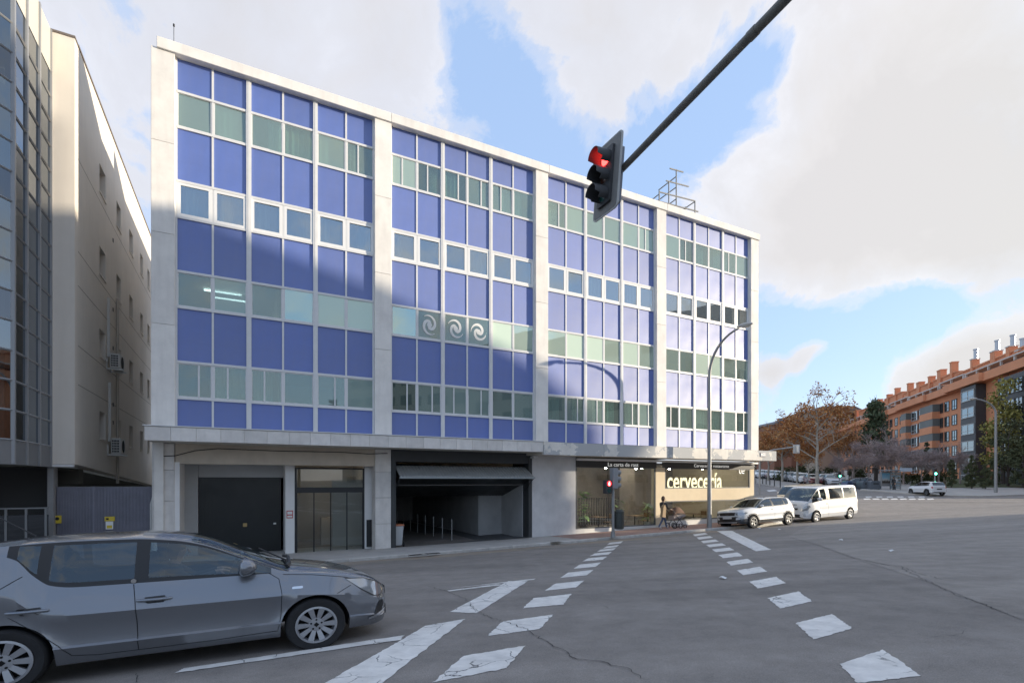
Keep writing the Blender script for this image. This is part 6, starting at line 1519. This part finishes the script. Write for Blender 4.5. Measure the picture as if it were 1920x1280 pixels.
# penthouses, pergolas, chimneys
def back(x, y, o):      # picture point -> place along and height over the flats, o metres behind the facade
    t = (x-960)/FPX; ax, ay = A0.x+DV.y*o, A0.y-DV.x*o; L = (ax-ay*t)/(DV.y*t-DV.x); return L, (HORI-y)/FPX*(ay+DV.y*L)+1.0
def pent(x0, x1, dz, xm, ym):
    a, b = sorted((max(LN, Lx(x0)) if x0 < 2000 else LN, Lx(x1))); zt = back(xm, ym, 4.4)[1]; a2, b2 = sorted((back(x0, ym, 4.4)[0] if x0 < 2000 else LN+4, back(x1, ym, 4.4)[0]))
    mb = MB(); mb.box(a2+.02, b2-.02, -9, -4.2, ZP-.02, zt); mb.build('penthouse', brick, FL)
    mb = MB(); mb.box(a2-.1, b2-.1, -9.2, -4.0, zt+.002, zt+.2); mb.build('penthouse_roof', brick2, FL)
    mb = MB(); mb.box(a-.1, b+.1, -4.19, -.6, ZP+dz, ZP+dz+.16); mb.build('pergola_beam', pergm, FL)
    n = max(2, int((b-a)/3))
    for i in range(n+1): mb = MB(); u = lerp(a+.1, b-.1, i/n); mb.box(u-.1, u+.1, -.9, -.65, ZP, ZP+dz); mb.build('pergola_post', pergm, FL)
    mb = MB(); mb.tube([(a, -.2, ZP+.55), (b, -.2, ZP+.55)], .04, 5); mb.build('terrace_rail', darkfr, FL)
for x0, x1, dz, xm, ym in ((2100, 1800, 1.35, 1850, 681), (1796, 1752, 1.5, 1775, 706), (1750, 1697, 1.25, 1725, 727), (1694, 1660, 1.5, 1678, 742), (1657, 1612, 1.3, 1635, 762), (1608, 1562, 1.4, 1585, 780)): pent(x0, x1, dz, xm, ym)
for x, ytop, w, metal in ((1897, 648, 1.7, 1), (1868, 657, 2.4, 1), (1828, 672, 1.2, 1), (1789, 678, 1.4, 0), (1766, 693, 2.6, 0), (1747, 705, 1.4, 0), (1726, 716, 2.6, 0), (1707, 718, 1.5, 0), (1683, 727, 1.2, 0), (1668, 739, 1.8, 0), (1650, 748, 1.6, 0), (1634, 755, 1.4, 0), (1915, 655, 1.4, 1)):
    w *= .55
    L, zt = back(x, ytop, 4.4); mb = MB(); mb.box(L-w/2, L+w/2, -4.9, -3.9, ZP, zt-(.0 if not metal else .2)); ch = mb.build('chimney', brick, FL)
    mb = MB(); mb.box(L-w/2-.08, L+w/2+.08, -4.98, -3.82, zt-.2, zt-.05); mb.build('chimney_cap', pergm if metal else brick2, ch)
    if metal:
        for k in range(2 if w > 1.5 else 1): mb = MB(); mb.lathe([(.28, zt-.1), (.28, zt+1.3), (.36, zt+1.31), (.36, zt+1.5)], 12, 'z', (L-.25+k*.55, -4.4, 0)); mb.build('flue', rim_m, ch)
# ground floor wall and a farther pale block and dark roofed block
def far_block(name, lab, x0, x1, ytop, Y, col, dep, roofcol, rows=4):
    a = px(x0, ytop, Y); b = px(x1, ytop, Y); e = empty(name, (a.x, Y, -1), 0, lab, 'building'); W2 = b.x-a.x; H2 = a.z+1
    mb = MB(); mb.box(0, W2, 0, dep, -1, H2-.6); mb.build('wall', PM(name+'_wall', col, .85, var=.1, scale=.3), e)
    mb = MB(); mb.prism([(-.8, H2-.6), (W2+.8, H2-.6), (W2*.86, H2+.6), (W2*.14, H2+.6)], -.5, dep+.5, 'y'); mb.build('roof', PM(name+'_roof', roofcol, .7), e)
    n = max(3, int(W2/3.4))
    for i in range(n):
        for r in range(rows):
            mb = MB(); u = (i+.5)*W2/n; z = H2-3.0-3*r; mb.box(u-.7, u+.7, -.06, .05, z, z+1.6); o = mb.build('window', darkfr, e); mb = MB(); mb.box(u-.6, u+.6, -.075, -.061, z+.1, z+1.5); mb.build('pane', fglass, o)
    return e
far_block('pale_apartment_block', 'pale beige block with a flat roof showing above the plane trees', 1534, 1612, 765, 150, (.42, .33, .25), 14, (.12, .115, .11), 3)
far_block('grey_roofed_house', 'grey roofed brick house at the top of the street behind the plane trees', 1452, 1506, 792, 165, (.28, .13, .08), 12, (.13, .13, .135), 3)
far_block('tower_house', 'small brick rooftop volume rising behind the leftmost plane trees', 1484, 1506, 782, 158, (.24, .10, .06), 8, (.08, .07, .07), 2)
# distant treeline closing the ground
rnd = random.Random(77); cl = []
for i in range(260):
    x = rnd.uniform(1420, 1960); Y = rnd.uniform(175, 230); p = px(x, 901, Y); cl.append((p.x, p.y, 2+rnd.uniform(0, 7), 3.2))
wd = link('far_trees', leaf_cloud('far_trees', cl, 40, 1.3, leafmat('far_leaf', (.05, .045, .03), (.12, .075, .04)), 99)); tag(wd, 'distant brown and green trees closing the view behind the flats', 'trees', kind='stuff')

# ---- cars up the far street
AZ = R(70)
cols = [(.62, .63, .64), (.05, .05, .055), (.30, .31, .33), (.55, .56, .58), (.16, .03, .03), (.10, .12, .16), (.60, .61, .62), (.20, .20, .21)]
spots = [(1560, 909.5, 'white hatchback at the near end of the parked row, left of the sign boards', 3), (1548, 907.5, 'second car from the near end of the parked row', 4), (1524, 908, 'dark red lower car in the parked row right beside the big plane trunk', 4), (1507, 905.5, 'silver car in the parked row left of the big plane trunk', 0), (1497, 904, 'white car in the parked row behind the young forked tree', 0), (1487, 902.5, 'grey car in the parked row, below the signal mast', 2), (1479, 901.5, 'dark car in the parked row, below the signal mast', 1), (1471, 900, 'pale car in the parked row behind the forked plane trunk', 3), (1462, 899, 'dark blue car in the upper parked row', 5), (1453, 898, 'white car in the upper parked row', 6), (1444, 897, 'dark red car in the upper parked row', 4), (1435, 896, 'grey car in the upper parked row', 2), (1427, 895.5, 'pale car at the top of the parked row, beside the bar corner', 0)]
for i, (x, y, lab, ci) in enumerate(spots): far_car(x, y, AZ+R(180 if i % 3 else 178), cols[ci], lab, 1.0)
far_car(1603, 914, R(175), (.05, .05, .055), 'dark car parked left of the grey recycling containers', .85)
far_car(1571, 906.5, AZ+R(180), (.62, .62, .6), 'white car parked under the left hand green traffic light', 1.0)
# cream van tucked behind the white van
cv = copy_tree(vw); cv.name = 'cream_van'; tag(cv, 'cream coloured van mostly hidden behind the white van', 'van')
c = gp(1499, 951); s0, w0 = FI(c.x, c.y); park(cv, s0, w0, TH+math.pi+R(6), (.80, .84, .80))
for ch in cv.children:
    if ch.name.startswith('body'): ch.material_slots[0].link = 'OBJECT'; ch.material_slots[0].material = paintm('cream_paint', (.60, .52, .36))
# ------------------------------------------------------------------ people
skin = PM('skin', (.45, .28, .20), .6); coat = PM('black_coat', (.05, .048, .05), .85); jeans = PM('blue_jeans', (.08, .11, .18), .85); shoe = PM('pale_shoe', (.55, .50, .47), .7); hair = PM('dark_hair', (.09, .05, .032), .7); tan = PM('tan_bag', (.36, .25, .14), .75)
def person(name, joints, bones, mats, parent_loc, rz, label, hair_mat=hair, sc=1.0):
    """one continuous skinned body; bones are (a, b, material index); joints name -> (pos, radius)"""
    keys = list(joints); me = bpy.data.meshes.new('body'); me.from_pydata([joints[k][0] for k in keys], [(keys.index(a), keys.index(b)) for a, b, _ in bones], [])
    tmp = bpy.data.objects.new('tmp_body', me); C.objects.link(tmp); sk = tmp.modifiers.new('skin', 'SKIN'); ss_ = tmp.modifiers.new('sub', 'SUBSURF'); ss_.levels = 2; ss_.render_levels = 2
    for i, k in enumerate(keys):
        r = joints[k][1]; me.skin_vertices[0].data[i].radius = r if isinstance(r, tuple) else (r, r)
    me.skin_vertices[0].data[keys.index('pelvis')].use_root = True
    bpy.context.view_layer.update(); out = bpy.data.meshes.new_from_object(tmp.evaluated_get(bpy.context.evaluated_depsgraph_get())); bpy.data.objects.remove(tmp)
    out.materials.clear()
    for m in mats: out.materials.append(m)
    segs = [(Vector(joints[a][0]), Vector(joints[b][0]), m) for a, b, m in bones]
    for p in out.polygons:
        best = (1e9, 0)
        for a, b, m in segs:
            d = b-a; t = max(0, min(1, (p.center-a).dot(d)/max(1e-9, d.length_squared))); q = (p.center-a-d*t).length
            if q < best[0]: best = (q, m)
        p.material_index = best[1]; p.use_smooth = True
    e = empty(name, parent_loc, rz, label, 'person', scale=(sc, sc, sc)); link('body', out, e)
    h = Vector(joints['head'][0]); bm = bmesh.new(); bmesh.ops.create_uvsphere(bm, u_segments=14, v_segments=10, radius=1)
    for v in bm.verts:
        c_ = v.co; k_ = 1.0 if c_.x < .3 else .82
        v.co = Vector((h.x-.018+c_.x*.105*k_, h.y+c_.y*.092, h.z+.025+c_.z*(.125 if c_.z > 0 else .16 if c_.x < .1 else .03)))
    mb = MB(); mb.bm(bm); mb.build('hair', hair_mat, e, 60)
    f = MB()                                     # nose, eyes, mouth on the face side (+x)
    f.tube([(h.x+.085, h.y, h.z+.01), (h.x+.115, h.y, h.z-.025)], [.008, .014], 6); f.build('nose', skin, e)
    for s_ in (-1, 1): f = MB(); f.lathe([(.0, -.008), (.012, 0), (0, .008)], 8, 'x', (h.x+.090, h.y+s_*.032, h.z+.01)); f.build('eye', hair, e)
    f = MB(); f.box(h.x+.082, h.x+.094, h.y-.022, h.y+.022, h.z-.062, h.z-.054); f.build('mouth', PM('lips', (.35, .13, .11), .6) if 'lips' not in bpy.data.materials else bpy.data.materials['lips'], e)
    return e
def hand_joints(J, B, side, wrist, d, m):
    """palm with thumb and four bent fingers rooted at the wrist"""
    d = Vector(d).normalized(); w = Vector(wrist); lat = Vector((0, 1, 0)) if abs(d.y) < .9 else Vector((1, 0, 0)); lat = (lat-d*lat.dot(d)).normalized(); dn = d.cross(lat)
    J[side+'palm'] = (tuple(w+d*.07), (.034, .018)); B.append((side+'wrist', side+'palm', m))
    for i, (o, L) in enumerate(((-.027, .062), (-.009, .072), (.009, .068), (.027, .055))):
        a = w+d*.10+lat*o; b = a+d*L*.55-dn*.012; c_ = b+d*L*.35-dn*.03
        for nme, p, r in ((f'{side}f{i}a', a, .0095), (f'{side}f{i}b', b, .009), (f'{side}f{i}c', c_, .008)): J[nme] = (tuple(p), r)
        B += [(side+'palm', f'{side}f{i}a', m), (f'{side}f{i}a', f'{side}f{i}b', m), (f'{side}f{i}b', f'{side}f{i}c', m)]
    t1 = w+d*.055+lat*-.04-dn*.015; t2 = t1+d*.035-lat*.008-dn*.02; J[side+'t1'] = (tuple(t1), .010); J[side+'t2'] = (tuple(t2), .009); B += [(side+'palm', side+'t1', m), (side+'t1', side+'t2', m)]
def standing(stride=.0, arms='down', H=1.66):
    k = H/1.7; J = {}; B = []
    def j(n, x, y, z, r): J[n] = ((x*k, y*k, z*k), tuple(v*k for v in r) if isinstance(r, tuple) else r*k)
    j('pelvis', 0, 0, .93, (.155, .115)); j('waist', .01, 0, 1.08, (.14, .105)); j('chest', .02, 0, 1.28, (.165, .12)); j('neckb', .01, 0, 1.43, (.085, .07)); j('neck', .025, 0, 1.49, .05); j('head', .045, 0, 1.60, (.085, .10)); j('crown', .04, 0, 1.675, (.06, .07))
    B += [('pelvis', 'waist', 0), ('waist', 'chest', 0), ('chest', 'neckb', 0), ('neckb', 'neck', 2), ('neck', 'head', 2), ('head', 'crown', 2)]
    for s_, sg in (('l', 1), ('r', -1)):
        st = stride*sg
        j(s_+'hip', st*.18, sg*.095, .86, .095); j(s_+'knee', st*.52+(.06 if st < 0 else .05), sg*.09, .48+(.02 if st else 0), .062); j(s_+'ank', st*1.0-(.04 if st < 0 else -.0), sg*.09, .09+(.05 if st < 0 else 0), .042); j(s_+'toe', st*1.0+.16, sg*.10, .035, (.045, .032))
        B += [('pelvis', s_+'hip', 1), (s_+'hip', s_+'knee', 1), (s_+'knee', s_+'ank', 1), (s_+'ank', s_+'toe', 3)]
        j(s_+'sho', .01, sg*.19, 1.38, .068); B.append(('chest', s_+'sho', 0))
        if arms == 'push': j(s_+'elb', .08, sg*.24, 1.12, .05); j(s_+'wrist', .34, sg*.20, 1.05, .032); hd = (1, 0, -.1)
        else: j(s_+'elb', -.02, sg*.245, 1.10, .05); j(s_+'wrist', .05, sg*.25, .87, .032); hd = (.2, 0, -1)
        B += [(s_+'sho', s_+'elb', 0), (s_+'elb', s_+'wrist', 0)]
        hand_joints(J, B, s_, J[s_+'wrist'][0], hd, 2)
    return J, B
J, B = standing(.34, 'push', 1.58); pp = gp(1243, 991.5, szw)
pd_ = person('person', J, B, [coat, jeans, skin, shoe], pp, TH, 'walker in a dark coat and jeans pushing a stroller past the bar', sc=.98)
# tan shoulder bag, carried behind the walker
bg = empty('shoulder_bag', pp+Vector((0, 0, .62)), TH, 'tan shoulder bag carried by the walker with the stroller', 'bag')
mb = MB(); mb.prism([(-.34, .0), (-.14, -.04), (-.10, .40), (-.16, .58), (-.26, .50)], -.32, -.16, 'y'); mb.build('pouch', tan, bg, 30)
mb = MB(); mb.tube([(-.20, -.24, .55), (-.10, -.2, .75), (.02, -.17, .78), (.05, -.2, .5), (-.12, -.24, .3)], .015, 6); mb.build('strap', tan, bg)
# the stroller
st = empty('baby_stroller', pp+U3*.52+Vector((0, 0, 0)), TH, 'brown and beige baby stroller with black wheels pushed past the bar', 'stroller'); 
p_ = st.location; st.location = (p_.x, p_.y, sidez(*FI(p_.x, p_.y)))
fab = PM('brown_fabric', (.15, .085, .055), .9, var=.4, scale=9); beige = PM('beige_fabric', (.34, .28, .25), .9); frm = PM('stroller_frame', (.05, .05, .055), .4, .5)
mb = MB(); ring = []
for i in range(13):
    u = i/12; x_ = lerp(.0, .82, u); zc = .52+.10*u; hh = .20*math.sin(math.pi*min(1, .12+.88*u))**.6+.03; ring.append((x_, zc, hh))
vs = []; fs = []
for x_, zc, hh in ring:
    for k in range(12): a = 2*math.pi*k/12; vs.append((x_, .21*math.cos(a), zc+hh*.75*math.sin(a)))
for i in range(12):
    for k in range(12): fs.append((i*12+k, i*12+(k+1) % 12, (i+1)*12+(k+1) % 12, (i+1)*12+k))
fs += [tuple(range(12))[::-1], tuple(range(144, 156))]
mb.add(vs, fs); mb.build('bassinet', beige, st, 50)
mb = MB(); vs = []; fs = []                                # folding hood
for i in range(9):
    a = R(20+i*16); r = .40
    for k in range(9): b_ = math.pi*k/8; vs.append((.36-r*math.cos(a)*1.0, .235*math.cos(b_), .58+r*math.sin(a)*(.45+.75*math.sin(b_))))
for i in range(8):
    for k in range(8): fs.append((i*9+k, i*9+k+1, (i+1)*9+k+1, (i+1)*9+k))
mb.add(vs, fs); mb.build('hood', fab, st, 50)
mb = MB(); mb.tube([(-.18, -.2, 1.02), (-.18, .2, 1.02)], .02, 8)
for s_ in (-1, 1): mb.tube([(-.18, s_*.2, 1.02), (.22, s_*.22, .55), (.62, s_*.22, .16)], .016, 6); mb.tube([(.55, s_*.2, .6), (.25, s_*.22, .36), (.02, s_*.24, .14)], .016, 6)
mb.build('frame', frm, st)
for x_, r in ((.02, .14), (.40, .13), (.70, .10)):
    for s_ in (-1, 1):
        mb = MB(); mb.lathe([(r*.72, s_*.22), (r*.95, s_*.215), (r, s_*.235), (r*.95, s_*.255), (r*.72, s_*.25)], 20, 'y', (x_, 0, r), cap=False); w_ = mb.build('wheel', tyre_m, st, 40)
        mb = MB(); mb.lathe([(.03, s_*.215), (.03, s_*.255)], 10, 'y', (x_, 0, r))
        for k in range(5): a = 2*math.pi*k/5; mb.tube([(x_, s_*.235, r), (x_+r*.74*math.cos(a), s_*.235, r+r*.74*math.sin(a))], .008, 4)
        mb.build('spokes', rim_m, w_)
# traveller at the shelter
J, B = standing(0, 'down', 1.62); q_ = gp(1672.5, 919); J2 = J
tr = person('person', J, B, [coat, coat, skin, black_t], q_+Vector((0, -.25, .1)), R(200), 'traveller in black with a pale rucksack standing in the bus shelter', sc=.72*q_.y/FPX*1000/46 if False else .80)
rk = empty('rucksack', q_+Vector((.16, -.36, 1.0)), 0, 'pale rucksack on the back of the traveller in the bus shelter', 'bag'); mb = MB(); mb.cbox(-.11, .11, -.08, .08, -.12, .24, .04); mb.build('pouch', PM('pale_cloth', (.5, .5, .5), .9), rk); mb = MB(); mb.cbox(-.08, .08, -.11, -.08, -.10, .06, .02); mb.build('pocket', bpy.data.materials['pale_cloth'], rk)
# driver in the grey car
def seated():
    J, B = {}, []
    def j(n, x, y, z, r): J[n] = ((x, y, z), r)
    j('pelvis', -.12, 0, .52, (.16, .13)); j('waist', -.17, 0, .68, (.14, .11)); j('chest', -.20, 0, .86, (.16, .12)); j('neckb', -.19, 0, .99, (.08, .07)); j('neck', -.17, 0, 1.04, .05); j('head', -.15, 0, 1.13, (.08, .095)); j('crown', -.155, 0, 1.20, (.06, .065))
    B += [('pelvis', 'waist', 0), ('waist', 'chest', 0), ('chest', 'neckb', 0), ('neckb', 'neck', 2), ('neck', 'head', 2), ('head', 'crown', 2)]
    for s_, sg in (('l', 1), ('r', -1)):
        j(s_+'hip', .0, sg*.10, .52, .09); j(s_+'knee', .36, sg*.12, .58, .062); j(s_+'ank', .56, sg*.12, .38, .042); j(s_+'toe', .66, sg*.12, .36, (.042, .03)); B += [('pelvis', s_+'hip', 1), (s_+'hip', s_+'knee', 1), (s_+'knee', s_+'ank', 1), (s_+'ank', s_+'toe', 3)]
        j(s_+'sho', -.20, sg*.19, .93, .065); j(s_+'elb', .0, sg*.24, .78, .05); j(s_+'wrist', .22, sg*.15, .86, .032); B += [('chest', s_+'sho', 0), (s_+'sho', s_+'elb', 0), (s_+'elb', s_+'wrist', 0)]
        hand_joints(J, B, s_, (.22, sg*.15, .86), (1, 0, .1), 2)
    return J, B
J, B = seated(); dr = person('person', J, B, [PM('dark_jacket', (.06, .06, .065), .85), jeans, skin, black_t], (0, 0, 0), TH, 'driver in a dark jacket at the wheel of the grey hatchback')
dr.matrix_world = Matrix.Translation(gc.location) @ gc.rotation_euler.to_matrix().to_4x4() @ Matrix.Translation((.05, .36, 0)); dr.scale = (1, 1, .92)

# ------------------------------------------------------------------ plants and tables inside the bar
leafg = PM('house_leaf', (.30, .42, .13), .45, var=.3, scale=6); potw = PM('white_pot', (.55, .53, .48), .5); potd = PM('dark_pot', (.07, .06, .05), .6)
def leaf_blade(mb, base, d, L, wd, droop):
    d = Vector(d).normalized(); side = d.cross(Z3).normalized(); vs = []; n = 6
    for i in range(n+1):
        u = i/n; p = Vector(base)+d*L*u-Z3*droop*L*u*u; ww = wd*math.sin(math.pi*min(1, u*.92+.06))
        vs += [p-side*ww, p+side*ww-Z3*.0]
    mb.add(vs, [(2*i, 2*i+1, 2*i+3, 2*i+2) for i in range(n)])
def potted(x, yl, h, nleaf, kind, lab, seed, pot=potw):
    u = sx(x, yl); e = empty('potted_plant', (*F(u, -yl), ZB+.10), TH, lab, 'plant', 'potted plants in the bar window'); rnd = random.Random(seed)
    mb = MB(); mb.lathe([(.11, .12), (.17, .18), (.20, .45), (.18, .45), (.17, .40), (.01, .40)], 18, cap=False); mb.build('pot', pot, e, 40)
    mb = MB(); mb.tube([(0, 0, .38), (.02, 0, h*.8)], [.025, .012], 6); mb.build('stem', bark_d, e)
    for i in range(nleaf):
        mb = MB(); a = i*2.4+rnd.uniform(-.3, .3); z = lerp(.45, h*.85, rnd.random()**.7); el = rnd.uniform(.1, .9)
        leaf_blade(mb, (.02, 0, z), (math.cos(a), math.sin(a)*.8, el), rnd.uniform(.35, .6)*(1.0 if kind == 'palm' else .85), rnd.uniform(.05, .08) if kind == 'palm' else rnd.uniform(.10, .15), rnd.uniform(.25, .7)); mb.build('leaf', leafg, e, 60)
potted(1094, G+.42, 2.4, 40, 'broad', 'tall leafy houseplant at the left end of the bar window', 3, potd)
potted(1158, G+.5, 1.9, 24, 'palm', 'arching houseplant behind the signal post in the bar window', 4, potd)
potted(1214, G+.42, 1.55, 40, 'palm', 'bushy houseplant in a white pot at the right end of the big bar window', 5)
def bistro(x, yl, lab1, lab2):
    u = sx(x, yl); wood = PM('cafe_wood', (.30, .17, .08), .5) if 'cafe_wood' not in bpy.data.materials else bpy.data.materials['cafe_wood']
    t = empty('cafe_table', (*F(u, -yl), ZB+.10), TH, lab1, 'table', 'cafe tables'); mb = MB(); mb.cbox(-.35, .35, -.35, .35, .71, .74, .01); mb.build('tabletop', wood, t); mb = MB(); mb.tube([(0, 0, .03), (0, 0, .71)], .03, 8); mb.lathe([(.22, 0), (.22, .02), (.04, .04)], 14); mb.build('pedestal', black_t, t)
    c = empty('cafe_chair', (*F(u+.62, -yl), ZB+.10), TH, lab2, 'chair', 'cafe chairs'); mb = MB(); mb.cbox(-.2, .2, -.2, .2, .43, .46, .01); mb.build('seat', wood, c); mb = MB(); mb.cbox(.17, .2, -.2, .2, .62, .85, .01); mb.build('backrest', wood, c)
    for a, b in ((-.18, -.18), (.18, -.18), (-.18, .18), (.18, .18)): mb = MB(); mb.tube([(a, b, 0), (a*.95, b, .43 if a < 0 else .85)], .012, 6); mb.build('leg', black_t, c)
bistro(1122, G+1.3, 'cafe table inside the bar behind the left part of the window', 'cafe chair inside the bar by the left hand table')
bistro(1190, G+1.3, 'cafe table inside the bar behind the right part of the window', 'cafe chair inside the bar by the right hand table')
bistro(1300, G+1.0, 'cafe table inside the bar behind the low window', 'cafe chair inside the bar behind the low window')
